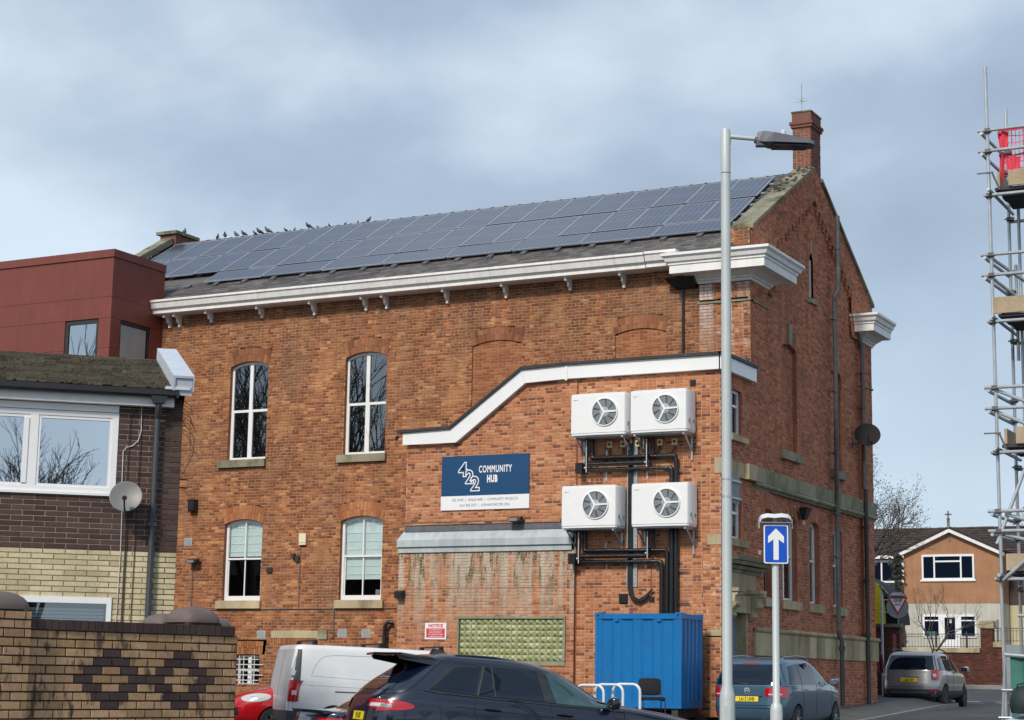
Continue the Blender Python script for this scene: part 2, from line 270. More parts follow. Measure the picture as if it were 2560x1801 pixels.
# ---------------------------------------------------------------- helpers
WM = {}
def V3(*a): return Vector(a)
def tagp(o, label=None, cat=None, group=None, kind=None):
    if label: o['label'] = label
    if cat: o['category'] = cat
    if group: o['group'] = group
    if kind: o['kind'] = kind
    return o
def thing(name, label, cat, loc=(0, 0, 0), rz=0, group=None, mat=None):
    o = bpy.data.objects.new(name, None); COL.objects.link(o); o.empty_display_size = .3
    M = mat.copy() if mat else Matrix.Translation(loc) @ Matrix.Rotation(rz, 4, 'Z')
    o.matrix_world = M; WM[o] = M
    return tagp(o, label, cat, group)
class MB:
    def __init__(s, M=None): s.v = []; s.f = []; s.mi = []; s.M = M
    def add(s, vs, fs):
        n = len(s.v)
        s.v += [(s.M @ Vector(p)) if s.M else Vector(p) for p in vs]; s.f += [tuple(i + n for i in q) for q in fs]
    def box(s, x0, x1, y0, y1, z0, z1):
        s.add([(x, y, z) for z in (z0, z1) for y in (y0, y1) for x in (x0, x1)], [(0, 2, 3, 1), (4, 5, 7, 6), (0, 1, 5, 4), (2, 6, 7, 3), (0, 4, 6, 2), (1, 3, 7, 5)])
    def hexa(s, p): # 8 points: bottom 4 ccw, top 4 ccw
        s.add(p, [(3, 2, 1, 0), (4, 5, 6, 7), (0, 1, 5, 4), (1, 2, 6, 5), (2, 3, 7, 6), (3, 0, 4, 7)])
    def fbox(s, F, s0, s1, v0, v1, d0, d1):
        s.hexa([F(s0, v0, d0), F(s1, v0, d0), F(s1, v1, d0), F(s0, v1, d0), F(s0, v0, d1), F(s1, v0, d1), F(s1, v1, d1), F(s0, v1, d1)])
    def tube(s, a, b, r, n=8, r2=None, cap=True):
        a = Vector(a); b = Vector(b); d = (b - a)
        if d.length < 1e-6: return
        d.normalize(); q = d.orthogonal().normalized(); e = d.cross(q); r2 = r if r2 is None else r2
        vs = [a + (q * math.cos(t) + e * math.sin(t)) * r for t in [2 * math.pi * i / n for i in range(n)]] + [b + (q * math.cos(t) + e * math.sin(t)) * r2 for t in [2 * math.pi * i / n for i in range(n)]]
        fs = [(i, (i + 1) % n, n + (i + 1) % n, n + i) for i in range(n)]
        if cap: fs += [tuple(range(n))[::-1], tuple(range(n, 2 * n))]
        s.add(vs, fs)
    def path(s, pts, r, n=8):
        pts = [Vector(p) for p in pts]; k = len(pts); rings = []; prev = None
        for i, p in enumerate(pts):
            d = (pts[min(i + 1, k - 1)] - pts[max(i - 1, 0)]).normalized()
            if prev is None: q = d.orthogonal().normalized()
            else: q = (prev - d * prev.dot(d)).normalized()
            prev = q; e = d.cross(q); rr = r[i] if isinstance(r, (list, tuple)) else r
            rings.append([p + (q * math.cos(t) + e * math.sin(t)) * rr for t in [2 * math.pi * j / n for j in range(n)]])
        fs = []
        for i in range(k - 1):
            for j in range(n): fs.append((i * n + j, i * n + (j + 1) % n, (i + 1) * n + (j + 1) % n, (i + 1) * n + j))
        fs += [tuple(range(n))[::-1], tuple(range((k - 1) * n, k * n))]
        s.add([p for q in rings for p in q], fs)
    def lathe(s, prof, c=(0, 0, 0), axis='z', n=20, T=None):
        vs = []
        for (r, h) in prof:
            for j in range(n):
                a = 2 * math.pi * j / n; p = (r * math.cos(a), r * math.sin(a), h)
                if axis == 'y': p = (p[0], p[2], -p[1])
                if axis == 'x': p = (p[2], p[0], p[1])
                p = Vector(p)
                if T: p = T @ p
                vs.append(p + Vector(c))
        fs = []
        for i in range(len(prof) - 1):
            for j in range(n): fs.append((i * n + j, i * n + (j + 1) % n, (i + 1) * n + (j + 1) % n, (i + 1) * n + j))
        fs += [tuple(range(n))[::-1], tuple(range((len(prof) - 1) * n, len(prof) * n))]
        s.add(vs, fs)
    def prism(s, pts, d): # polygon (3d pts) pushed along d
        n = len(pts); d = Vector(d); pts = [Vector(p) for p in pts]
        s.add(pts + [p + d for p in pts], [tuple(range(n))[::-1], tuple(range(n, 2 * n))] + [(i, (i + 1) % n, n + (i + 1) % n, n + i) for i in range(n)])
    def grid(s, fn, nu, nv):
        s.add([fn(i / nu, j / nv) for i in range(nu + 1) for j in range(nv + 1)], [(i * (nv + 1) + j, (i + 1) * (nv + 1) + j, (i + 1) * (nv + 1) + j + 1, i * (nv + 1) + j + 1) for i in range(nu) for j in range(nv)])
    def arc(s, F, s0, s1, lo, hi, d0, d1, n=10): # strip between curves lo(s), hi(s), thickness d0..d1
        for i in range(n):
            a = s0 + (s1 - s0) * i / n; b = s0 + (s1 - s0) * (i + 1) / n
            s.hexa([F(a, lo(a), d0), F(b, lo(b), d0), F(b, hi(b), d0), F(a, hi(a), d0), F(a, lo(a), d1), F(b, lo(b), d1), F(b, hi(b), d1), F(a, hi(a), d1)])
    def build(s, name, mat, parent=None, smooth=False, stuff=False, label=None, cat=None, group=None, origin=None, kind=None, fixn=True):
        me = bpy.data.meshes.new(name)
        if parent is not None: Mi = WM[parent].inverted()
        else:
            if origin is None:
                if s.v: origin = (sum(p.x for p in s.v) / len(s.v), sum(p.y for p in s.v) / len(s.v), min(p.z for p in s.v))
                else: origin = (0, 0, 0)
            Mi = Matrix.Translation(Vector(origin)).inverted()
        me.from_pydata([Mi @ p for p in s.v], [], s.f)
        if fixn and len(s.v) < 60000:
            import bmesh
            bm = bmesh.new(); bm.from_mesh(me); bmesh.ops.recalc_face_normals(bm, faces=bm.faces); bm.to_mesh(me); bm.free()
        me.update(); me.materials.append(MT[mat])
        if smooth:
            me.polygons.foreach_set('use_smooth', [True] * len(me.polygons))
        o = bpy.data.objects.new(name, me); COL.objects.link(o)
        if smooth == 'auto':
            try: me.set_sharp_from_angle(angle=R(38))
            except Exception: pass
        if parent is not None: o.parent = parent; WM[o] = WM[parent]
        else: o.location = origin; WM[o] = Matrix.Translation(Vector(origin))
        if stuff: o['kind'] = 'stuff'
        return tagp(o, label, cat, group, kind)
def frame(O, t, u=(0, 0, 1), n=None):
    O = Vector(O); t = Vector(t).normalized(); u = Vector(u).normalized(); n = Vector(n).normalized() if n else t.cross(u).normalized()
    def F(s, v, d=0): return O + t * s + u * v + n * d
    F.O, F.t, F.u, F.n = O, t, u, n
    return F
def copy_tree(o, parent=None, M=None):
    c = o.copy(); COL.objects.link(c)
    if parent is not None: c.parent = parent
    if M is not None: c.matrix_world = M; WM[c] = M
    for ch in o.children: copy_tree(ch, c)
    return c
def proj(p):
    d = Vector(p) - CAM; z = d.dot(fw)
    return (1280 + FPX * d.dot(rt) / z, 900.5 - FPX * d.dot(up) / z, z)
def intervals(poly, v):
    xs = []
    for i in range(len(poly)):
        (a, b), (c, d) = poly[i], poly[(i + 1) % len(poly)]
        if (b <= v < d) or (d <= v < b): xs.append(a + (c - a) * (v - b) / (d - b))
    xs.sort(); return [(xs[i], xs[i + 1]) for i in range(0, len(xs) - 1, 2)]
def subtract(iv, holes):
    for (h0, h1) in holes:
        out = []
        for (a, b) in iv:
            if h1 <= a or h0 >= b: out.append((a, b)); continue
            if h0 > a: out.append((a, h0))
            if h1 < b: out.append((h1, b))
        iv = out
    return iv
UNIT = {}
def unit(mat):
    if mat not in UNIT:
        me = bpy.data.meshes.new('brick')
        c = .02
        me.from_pydata([(-.5, -.5, 0), (.5, -.5, 0), (.5, .5, 0), (-.5, .5, 0), (-.49, -.46, 1), (.49, -.46, 1), (.49, .46, 1), (-.49, .46, 1)], [], [(4, 5, 6, 7), (0, 1, 5, 4), (1, 2, 6, 5), (2, 3, 7, 6), (3, 0, 4, 7)])
        me.materials.append(MT[mat]); UNIT[mat] = me
    return UNIT[mat]
def lay(F, poly, holes, Ln, H, joint, mat, mortar, par, indiv=300, name='brick', stuffname='brickwork', proud=.009, jit=.004, headers=6, bond=.5, tilt=0, wallname='wall', backing=True, seed=1, vis=None, special=None, minpx=10, vj=0, big=None):
    """courses of pieces on plane F inside polygon; returns nothing. special(row, idx, s)->material for odd pieces"""
    rnd = random.Random(seed)
    v0 = min(p[1] for p in poly); v1 = max(p[1] for p in poly); rows = int(math.ceil((v1 - v0) / H - 1e-6)); bk = MB(); P = []
    for r in range(rows):
        va = v0 + r * H; vb = min(va + H, v1); mid = (va + vb) / 2
        iv = intervals(poly, mid); hs = []
        for h in holes: hs += intervals(h, mid)
        iv = subtract(iv, hs)
        hd = headers and (r % headers == headers - 1); ln = Ln * .5 if hd else Ln
        off = (bond * Ln * (r % 2)) + (rnd.uniform(-.1, .1) * Ln if vj else 0)
        for (a, b) in iv:
            if backing: bk.add([F(a, va, 0), F(b, va, 0), F(b, vb, 0), F(a, vb, 0)], [(0, 1, 2, 3)])
            k = math.floor((a - off) / ln) - 1
            while off + k * ln < b:
                s0 = max(a, off + k * ln + joint / 2 + rnd.uniform(-1, 1) * jit * .4); s1 = min(b, off + (k + 1) * ln - joint / 2 + rnd.uniform(-1, 1) * jit * .4)
                if s1 - s0 > ln * .12: P.append((r, k, s0, s1, va + joint / 2, vb - joint / 2, proud + rnd.uniform(-1, 1) * jit))
                k += 1
    if backing and mortar: bk.build(wallname, mortar, par, fixn=False)
    sc = []
    for i, (r, k, s0, s1, a, b, d) in enumerate(P):
        if indiv == 0: break
        c = F((s0 + s1) / 2, (a + b) / 2, d)
        if vis and not vis((s0 + s1) / 2, (a + b) / 2): continue
        px, py, z = proj(c)
        if not (0 < px < 2560 and 0 < py < 1801): continue
        q0 = proj(F(s0, a, d)); q1 = proj(F(s1, b, d)); ext = max(abs(q1[0] - q0[0]), abs(q1[1] - q0[1]))
        if ext >= minpx: sc.append((abs((q1[0] - q0[0]) * (q1[1] - q0[1])), i))
    sc.sort(reverse=True); pick = {i for _, i in sc[:indiv]}
    st = {}
    Wi = WM[par].inverted() if par is not None else Matrix()
    for i, (r, k, s0, s1, a, b, d) in enumerate(P):
        mm = mat
        if special: mm = special(r, k, (s0 + s1) / 2, (a + b) / 2) or mat
        if i in pick:
            o = bpy.data.objects.new(name, unit(mm)); COL.objects.link(o); o.parent = par
            c = F((s0 + s1) / 2, (a + b) / 2, 0); n = F.n; u = F.u
            if tilt:
                u = (F.u * (b - a) - F.n * tilt).normalized(); n = F.t.cross(u)
            Mx = Matrix(((F.t * (s1 - s0)).to_4d(), (u * (b - a)).to_4d(), (n * (max(d, .003) + (tilt * .5 if tilt else 0))).to_4d(), (0, 0, 0, 1))).transposed()
            Mx[3][0] = Mx[3][1] = Mx[3][2] = 0; Mx[3][3] = 1; Mx.translation = c
            o.matrix_basis = Wi @ Mx
        else:
            mb = st.setdefault(mm, MB()); e = .003; t1 = tilt
            mb.add([F(s0, a, 0), F(s1, a, 0), F(s1, b, 0), F(s0, b, 0), F(s0 + e, a + e, d + t1), F(s1 - e, a + e, d + t1), F(s1 - e, b - e, d), F(s0 + e, b - e, d)], [(4, 5, 6, 7), (0, 1, 5, 4), (1, 2, 6, 5), (2, 3, 7, 6), (3, 0, 4, 7)])
    for mm, mb in st.items(): mb.build(stuffname, mm, par, stuff=True, fixn=False)
def archpoly(s0, s1, v0, v1, rise, n=8):
    return [(s0, v0), (s1, v0)] + [(s1 + (s0 - s1) * i / n, v1 - rise + rise * (1 - (1 - 2 * i / n) ** 2)) for i in range(n + 1)]
def voussoirs(F, s0, s1, v1, rise, h, mat, par, n=13, splay=.10, name='arch_brickwork', d=.012, seed=0):
    mb = MB(); rnd = random.Random(seed + int(s0 * 10)); top = lambda q: v1 - rise + rise * (1 - (2 * q - 1) ** 2)
    def pt(q, k, dd):
        sm = s0 + (s1 - s0) * q; return F(sm + (q - .5) * 2 * splay * k, top(q) + h * k - (1 if k else 0) * rise * .2 * (1 - (2 * q - 1) ** 2), dd)
    bk = [pt(i / 12, 0, .002) for i in range(13)] + [pt(1 - i / 12, 1, .002) for i in range(13)]
    mb2 = MB(); mb2.add(bk, [(i, i + 1, 24 - i, 25 - i) for i in range(12)])
    for i in range(n):
        a = (i + .06) / n; b = (i + .94) / n; cut = rnd.uniform(.35, .65)
        for (k0, k1) in ((0.0, cut - .015), (cut + .015, 1)):
            dd = d + rnd.uniform(-.003, .003)
            mb.hexa([pt(a, k0, 0), pt(b, k0, 0), pt(b, k1, 0), pt(a, k1, 0), pt(a, k0, dd), pt(b, k0, dd), pt(b, k1, dd), pt(a, k1, dd)])
    mb.build(name, mat, par, stuff=True)
    return mb2
def window(F, s0, s1, v0, v1, rise, par, style='cross', depth=.13, fr='white_upvc', glass='window_glass', blind=None, room=True, reveal='hall_plain', fw_=.065, name='window', trans=None, mull=None, sash=False):
    top = lambda s, ins=0: v1 - rise + rise * (1 - ((2 * (s - s0) / (s1 - s0)) - 1) ** 2) - ins
    rv = MB(); dd = -depth - .05
    rv.add([F(s0, v0, 0), F(s0, v0, dd), F(s0, top(s0), dd), F(s0, top(s0), 0)], [(0, 1, 2, 3)]); rv.add([F(s1, v0, 0), F(s1, v0, dd), F(s1, top(s1), dd), F(s1, top(s1), 0)], [(0, 1, 2, 3)])
    rv.add([F(s0, v0, 0), F(s1, v0, 0), F(s1, v0, dd), F(s0, v0, dd)], [(0, 1, 2, 3)])
    N = 10
    for i in range(N):
        a = s0 + (s1 - s0) * i / N; b = s0 + (s1 - s0) * (i + 1) / N
        rv.add([F(a, top(a), 0), F(b, top(b), 0), F(b, top(b), dd), F(a, top(a), dd)], [(0, 1, 2, 3)])
    rv.build('reveal', reveal, par, fixn=False)
    m = MB(); d0, d1 = -depth - .05, -depth + .02
    m.fbox(F, s0, s0 + fw_, v0, top(s0 + .0) , d0, d1); m.fbox(F, s1 - fw_, s1, v0, top(s1), d0, d1)
    m.arc(F, s0 + fw_, s1 - fw_, lambda s: top(s, fw_ * 1.2), lambda s: top(s), d0, d1)
    m.fbox(F, s0 + fw_, s1 - fw_, v0, v0 + fw_ * (1.7 if sash else 1.0), d0, d1)
    sm = (s0 + s1) / 2; a0, a1 = s0 + fw_, s1 - fw_
    tr = trans if trans is not None else (v0 + v1) / 2
    if style == 'cross':
        m.fbox(F, sm - .055, sm + .055, v0 + fw_, tr - .035, d0, d1 - .003); m.fbox(F, sm - .055, sm + .055, tr + .035, top(sm, fw_), d0, d1 - .003); m.fbox(F, a0, a1, tr - .035, tr + .035, d0, d1 - .002)
        if sash is False:
            for (b0, b1) in ((a0, sm - .055), (sm + .055, a1)):
                m.fbox(F, b0, b0 + .025, v0 + fw_, tr - .035, d0, d1 - .006)
    elif style == 'sash':
        m.fbox(F, sm - .018, sm + .018, v0 + fw_, tr - .03, d0 - .01, d1 - .03); m.fbox(F, sm - .018, sm + .018, tr, top(sm, fw_), d0, d1 - .003); m.fbox(F, a0, a1, tr - .03, tr + .02, d0, d1 - .001)
        m.fbox(F, a0, a0 + .03, v0 + fw_, tr - .03, d0 - .01, d1 - .03); m.fbox(F, a1 - .03, a1, v0 + fw_, tr - .03, d0 - .01, d1 - .03)
    elif style == 'top':
        m.fbox(F, a0, a1, tr - .03, tr + .03, d0, d1 - .002)
    elif style == 'tri' and mull:
        for q in mull: m.fbox(F, q - .04, q + .04, v0 + fw_, top(q, fw_), d0, d1 - .002)
    wo = m.build(name, fr, par)
    g = MB(); N = 8; gd = -depth - .015
    for i in range(N):
        a = a0 + (a1 - a0) * i / N; b = a0 + (a1 - a0) * (i + 1) / N
        g.add([F(a, v0 + fw_, gd), F(b, v0 + fw_, gd), F(b, top(b, fw_), gd), F(a, top(a, fw_), gd)], [(0, 1, 2, 3)])
    g.build('pane', glass, wo, fixn=False)
    if blind:
        b = MB(); b.add([F(a0, blind, gd - .06), F(a1, blind, gd - .06), F(a1, v1, gd - .06), F(a0, v1, gd - .06)], [(0, 1, 2, 3)])
        k = 0; q = v1
        while q > blind:
            b.fbox(F, a0, a1, q - .012, q, gd - .06, gd - .045); q -= .22
        b.fbox(F, a0, a1, blind, blind + .02, gd - .06, gd - .04)
        b.build('blind', 'blind_cloth', wo, fixn=False)
    if room:
        b = MB(); b.add([F(s0 - .3, v0 - .3, gd - 1.2), F(s1 + .3, v0 - .3, gd - 1.2), F(s1 + .3, v1 + .2, gd - 1.2), F(s0 - .3, v1 + .2, gd - 1.2), F(s0 - .3, v0 - .3, gd - .07), F(s1 + .3, v0 - .3, gd - .07), F(s1 + .3, v1 + .2, gd - .07), F(s0 - .3, v1 + .2, gd - .07)],
                        [(0, 1, 2, 3), (0, 1, 5, 4), (1, 2, 6, 5), (2, 3, 7, 6), (3, 0, 4, 7)])
        b.build('room', 'room_dark', wo, fixn=False)
    return wo
def sill(F, s0, s1, v0, v1, d, par, mat='mossy_stone', name='sill'):
    m = MB(); m.hexa([F(s0, v0, 0), F(s1, v0, 0), F(s1, v0, d), F(s0, v0, d), F(s0, v1, 0), F(s1, v1, 0), F(s1, v1 - .02, d), F(s0, v1 - .02, d)]); return m.build(name, mat, par)
def text(body, F, s, v, d, h, mat, par, name='lettering', sx=1.0, align='LEFT', bold=0, sp=1.0):
    c = bpy.data.curves.new('t', 'FONT'); c.body = body; c.size = h / .70; c.align_x = align; c.offset = bold; c.extrude = 0; c.space_character = sp; c.resolution_u = 3
    o = bpy.data.objects.new('t', c); COL.objects.link(o); dg = bpy.context.evaluated_depsgraph_get()
    me = bpy.data.meshes.new_from_object(o.evaluated_get(dg)); bpy.data.objects.remove(o)
    mb = MB(); mb.add([F(s + p.co.x * sx, v + p.co.y, d) for p in me.vertices], [tuple(q.vertices) for q in me.polygons])
    bpy.data.meshes.remove(me)
    return mb.build(name, mat, par, fixn=False)
def lerp(a, b, t): return a + (b - a) * t
def sm(a, b, x):
    t = max(0, min(1, (x - a) / (b - a))); return t * t * (3 - 2 * t)
def pl(tab, x):
    if x <= tab[0][0]: return tab[0][1]
    for (a, b), (c, d) in zip(tab, tab[1:]):
        if x <= c: return b + (d - b) * (x - a) / (c - a)
    return tab[-1][1]
ROAD = [(0, 0), (12, 0), (20, .1), (28, .22), (36, .36), (42, .45), (48, .66), (56, .90), (65, 1.0), (80, 1.3), (90, 1.55), (140, 1.9), (400, 3)]
YARD = [(0, 0), (12, 0), (20, .1), (27, .2), (31, .28), (36, .74), (38, .86), (40, .95), (60, 1.1), (90, 1.6), (400, 3)]
PATCH = []  # (x, y, heading vector, z0, slope)
def gz(x, y):
    k = sm(-15.0, -15.9, x) if y < 60 else 0
    z = lerp(pl(ROAD, y), pl(YARD, y), k)
    for (cx, cy, h, z0, sl) in PATCH:
        d = math.hypot(x - cx, y - cy); k = 1 - sm(3.0, 5.5, d)
        if k > 0: z = lerp(z, z0 + ((x - cx) * h[0] + (y - cy) * h[1]) * sl, k)
    return z
# ---------------------------------------------------------------- community hall
X0 = -15.34
HALLT = thing('brick_hall', 'large orange-red brick hall with slate roof, white gutter and gable facing the side street', 'building', (X0, 42, .8))
FS = frame((0, 42, 0), (1, 0, 0)); FP = frame((0, 41.9, 0), (1, 0, 0)); FE = frame((X0 - .09, 0, 0), (0, 1, 0)); FEP = frame((X0, 0, 0), (0, 1, 0))
wins = [(-30.82, -29.53, 7.46, 10.22, .14), (-27.0, -25.69, 7.46, 10.24, .14), (-30.80, -29.53, 3.57, 5.80, .13), (-27.0, -25.68, 3.57, 5.80, .13)]
holes = [archpoly(*q) for q in wins]
blinds = [(-23.08, -21.62, 7.3, 10.28, .12), (-18.98, -17.6, 7.3, 10.3, .12)]
holes += [archpoly(*q) for q in blinds] + [[(-23.6, -1), (-15.0, -1), (-15.0, 7.3), (-23.6, 7.3)], archpoly(-30.21, -29.46, 1.3, 2.10, .02), [(-29.1, 2.56), (-27.3, 2.56), (-27.3, 2.76), (-29.1, 2.76)]]
arch = [(q[0] - .13, q[1] + .13, q[3], .42, 'arch_old_brick') for q in wins[:2]] + [(q[0] - .13, q[1] + .13, q[3], .40, 'arch_brick') for q in wins[2:]]
def archhole(q, h=.41):
    s0, s1, v0, v1, r = q; n = 8
    lo = [(s0 + (s1 - s0) * i / n, v1 - r + r * (1 - (2 * i / n - 1) ** 2)) for i in range(n + 1)]
    hi = [(s1 + .1 - (s1 - s0 + .2) * i / n, v1 - r + h + r * .8 * (1 - (2 * i / n - 1) ** 2)) for i in range(n + 1)]
    return lo + hi
holes += [archhole(q) for q in wins] + [archhole(q, .36) for q in blinds] + [[(-30.35, 2.10), (-29.3, 2.10), (-29.25, 2.48), (-30.4, 2.48)]]
def vish(s, v):
    return v > pl([(-40, 0), (-24.2, 0), (-24, 7.9), (-22.6, 8.1), (-20.6, 9.7), (-15, 9.7)], s) and s > -31 and v < 11.3
lay(FS, [(-33.4, .6), (-16.6, .6), (-16.6, 11.75), (-33.4, 11.75)], holes, .235, .0795, .017, 'hall_brick', 'hall_mortar', HALLT, vis=vish, seed=3, vj=.1, wallname='south_wall')
lay(FP, [(-16.66, 7.2), (X0, 7.2), (X0, 11.25), (-16.66, 11.25)], [[(-17, 10.75), (-15, 10.75), (-15, 10.82), (-17, 10.82)]], .235, .0795, .017, 'pilaster_brick', 'hall_mortar', HALLT, indiv=0, seed=4, wallname='corner_pilaster')
b = MB(); b.add([FS(-16.66, 7.2), FP(-16.66, 7.2), FP(-16.66, 11.3), FS(-16.66, 11.3)], [(0, 1, 2, 3)]); b.build('pilaster_side', 'hall_plain', HALLT, fixn=False)
for q in blinds:
    F2 = frame((0, 42.03, 0), (1, 0, 0))
    lay(F2, archpoly(q[0], q[1], 7.3, q[3], q[4]), [], .235, .0795, .012, 'infill_brick', 'hall_mortar', HALLT, indiv=0, seed=int(-q[0]), wallname='blocked_opening', stuffname='infill_brickwork')
    voussoirs(FS, q[0], q[1], q[3], q[4], .36, 'arch_old_brick', HALLT).build('arch_joint', 'hall_mortar', HALLT, fixn=False)
for i, q in enumerate(wins):
    voussoirs(FS, q[0], q[1], q[3], q[4], .41, 'arch_old_brick' if i < 2 else 'arch_brick', HALLT).build('arch_joint', 'hall_mortar', HALLT, fixn=False)
    if i < 2: window(FS, q[0], q[1], q[2], q[3], q[4], HALLT, 'cross', trans=8.83, reveal='hall_plain', fr='stained_upvc' if i else 'white_upvc', glass='mid_glass')
    else: window(FS, q[0], q[1], q[2], q[3], q[4], HALLT, 'sash', trans=(4.72 if i == 2 else 4.74), blind=(4.78 if i == 2 else 4.12), fr='white_upvc', fw_=.075, sash=True)
sill(FS, -31.1, -29.5, 7.24, 7.46, .10, HALLT); sill(FS, -27.15, -25.62, 7.24, 7.46, .10, HALLT)
sill(FS, -30.95, -29.47, 3.35, 3.57, .10, HALLT, 'stone_block'); sill(FS, -27.08, -25.57, 3.35, 3.57, .10, HALLT, 'stone_block')
sill(FS, -29.1, -27.6, 2.56, 2.76, .03, HALLT, 'stone_block', 'lintel'); sill(FS, -27.6, -27.3, 2.53, 2.78, .05, HALLT, 'mossy_stone', 'lintel')
# leaflet card inside the right lower window
b = MB(); b.fbox(FS, -26.02, -25.88, 3.68, 3.85, -.3, -.28); b.fbox(FS, -25.86, -25.80, 3.66, 3.78, -.3, -.28); b.build('window_card', 'vent_grey', HALLT)
# barred basement window
wb = window(FS, -30.21, -29.46, 1.3, 2.10, .02, HALLT, 'cross', trans=1.7, depth=.1, fr='white_upvc', fw_=.05)
voussoirs(FS, -30.30, -29.37, 2.12, .02, .36, 'arch_brick', HALLT, n=12, splay=.02)
b = MB()
for q in [1.42, 1.56, 1.70, 1.84, 1.98]: b.tube(FS(-30.23, q, .05), FS(-29.3 if q in (1.56, 1.84) else -29.45, q, .05), .014, 6)
for q in [-30.1, -29.95, -29.7, -29.6]: b.tube(FS(q, 1.3, .04), FS(q, 2.08, .04), .014, 6)
b.build('window_bars', 'soft_white', HALLT)
# tile-creasing slip row over the blocked cellar light
b = MB()
for i in range(24): b.fbox(FS, -29.05 + i * .07, -29.05 + i * .07 + .05, 2.40, 2.555, .008, .02)
b.build('soldier_brickwork', 'arch_brick', HALLT, stuff=True)
# ---- east gable
apex = 47.0
outer = lambda y: 12.62 + (15.40 - 12.62) * (1 - abs(y - apex) / 5.0)
inner = lambda y: 14.50 - .60 * abs(y - apex)
gh = [archpoly(44.42, 45.6, 7.18, 10.20, .12), archpoly(48.42, 49.42, 7.12, 10.12, .12), archpoly(46.70, 47.05, 11.72, 12.98, .16), [(0, 6.3), (99, 6.3), (99, 6.7), (0, 6.7)]]
lw = [(44.36, 45.5, 3.62, 5.78, .12), (46.5, 47.32, 3.62, 5.78, .12), (48.46, 49.3, 3.62, 5.74, .12), (42.72, 43.5, 3.62, 5.78, .12)]
gh += [archpoly(*q) for q in lw]
lay(FE, [(43.0, 2.85), (51.1, 2.85), (51.1, inner(51.1)), (apex, inner(apex)), (43.0, inner(43.0))], gh, .225, .0785, .011, 'gable_brick', 'gable_mortar', HALLT, indiv=0, seed=8, wallname='gable_wall', stuffname='gable_brickwork')
b = MB(); b.fbox(FP, X0 - .05, X0 + .004, 7.2, 11.2, -.1, .004); b.build('corner_mortar', 'hall_mortar', HALLT)
lay(FEP, [(41.9, 2.85), (43.15, 2.85), (43.15, 11.3), (41.9, 11.3)], [[(0, 6.3), (99, 6.3), (99, 6.7), (0, 6.7)], [(42.72, 3.6), (43.5, 3.6), (43.5, 5.8), (42.72, 5.8)]], .225, .0785, .011, 'gable_brick', 'gable_mortar', HALLT, indiv=0, seed=9, wallname='pilaster', stuffname='gable_brickwork')
lay(FEP, [(51.0, 2.85), (52.05, 2.85), (52.05, 11.3), (51.0, 11.3)], [[(0, 6.3), (99, 6.3), (99, 6.7), (0, 6.7)]], .225, .0785, .011, 'gable_brick', 'gable_mortar', HALLT, indiv=0, seed=10, wallname='pilaster', stuffname='gable_brickwork')
lay(FEP, [(42, 11.2), (43.8, 11.2), (43.8, inner(43.8)), (apex, inner(apex)), (50.2, inner(50.2)), (50.2, 11.3), (52.05, 11.3), (52.05, outer(52)), (apex, outer(apex)), (42, outer(42))], [], .225, .0785, .011, 'gable_brick', 'gable_mortar', HALLT, indiv=0, seed=11, wallname='raking_band', stuffname='gable_brickwork')
b = MB() # soffit and thickness of the raking band, corbels below it
for sgn in (-1, 1):
    y1 = apex + sgn * 4.0
    b.hexa([FE(y1, inner(y1) - .0, 0), FE(apex, inner(apex), 0), FE(apex, inner(apex), .088), FE(y1, inner(y1), .088), FE(y1, inner(y1) + .03, 0), FE(apex, inner(apex) + .03, 0), FE(apex, inner(apex) + .03, .088), FE(y1, inner(y1) + .03, .088)])
b.build('band_soffit', 'lichen_coping', HALLT)
for i in range(-13, 14):
    if i == 0: continue
    y = apex + i * .285; v = inner(y)
    b = MB(); b.fbox(FE, y - .06, y + .06, v - .20, v + .02, 0, .07); b.fbox(FE, y - .09, y + .09, v - .10, v + .04, 0, .082); b.build('corbel', 'gable_brick', HALLT)
b = MB() # pilaster returns, plain core so no daylight passes
b.add([FE(43.15, 2.85, 0), FEP(43.15, 2.85, 0), FEP(43.15, 11.3, 0), FE(43.15, 11.3, 0)], [(0, 1, 2, 3)]); b.add([FE(51.0, 2.85, 0), FEP(51.0, 2.85, 0), FEP(51.0, 11.3, 0), FE(51.0, 11.3, 0)], [(0, 1, 2, 3)]); b.build('pilaster_return', 'gable_plain', HALLT, fixn=False)
FB = frame((X0 - .20, 0, 0), (0, 1, 0))
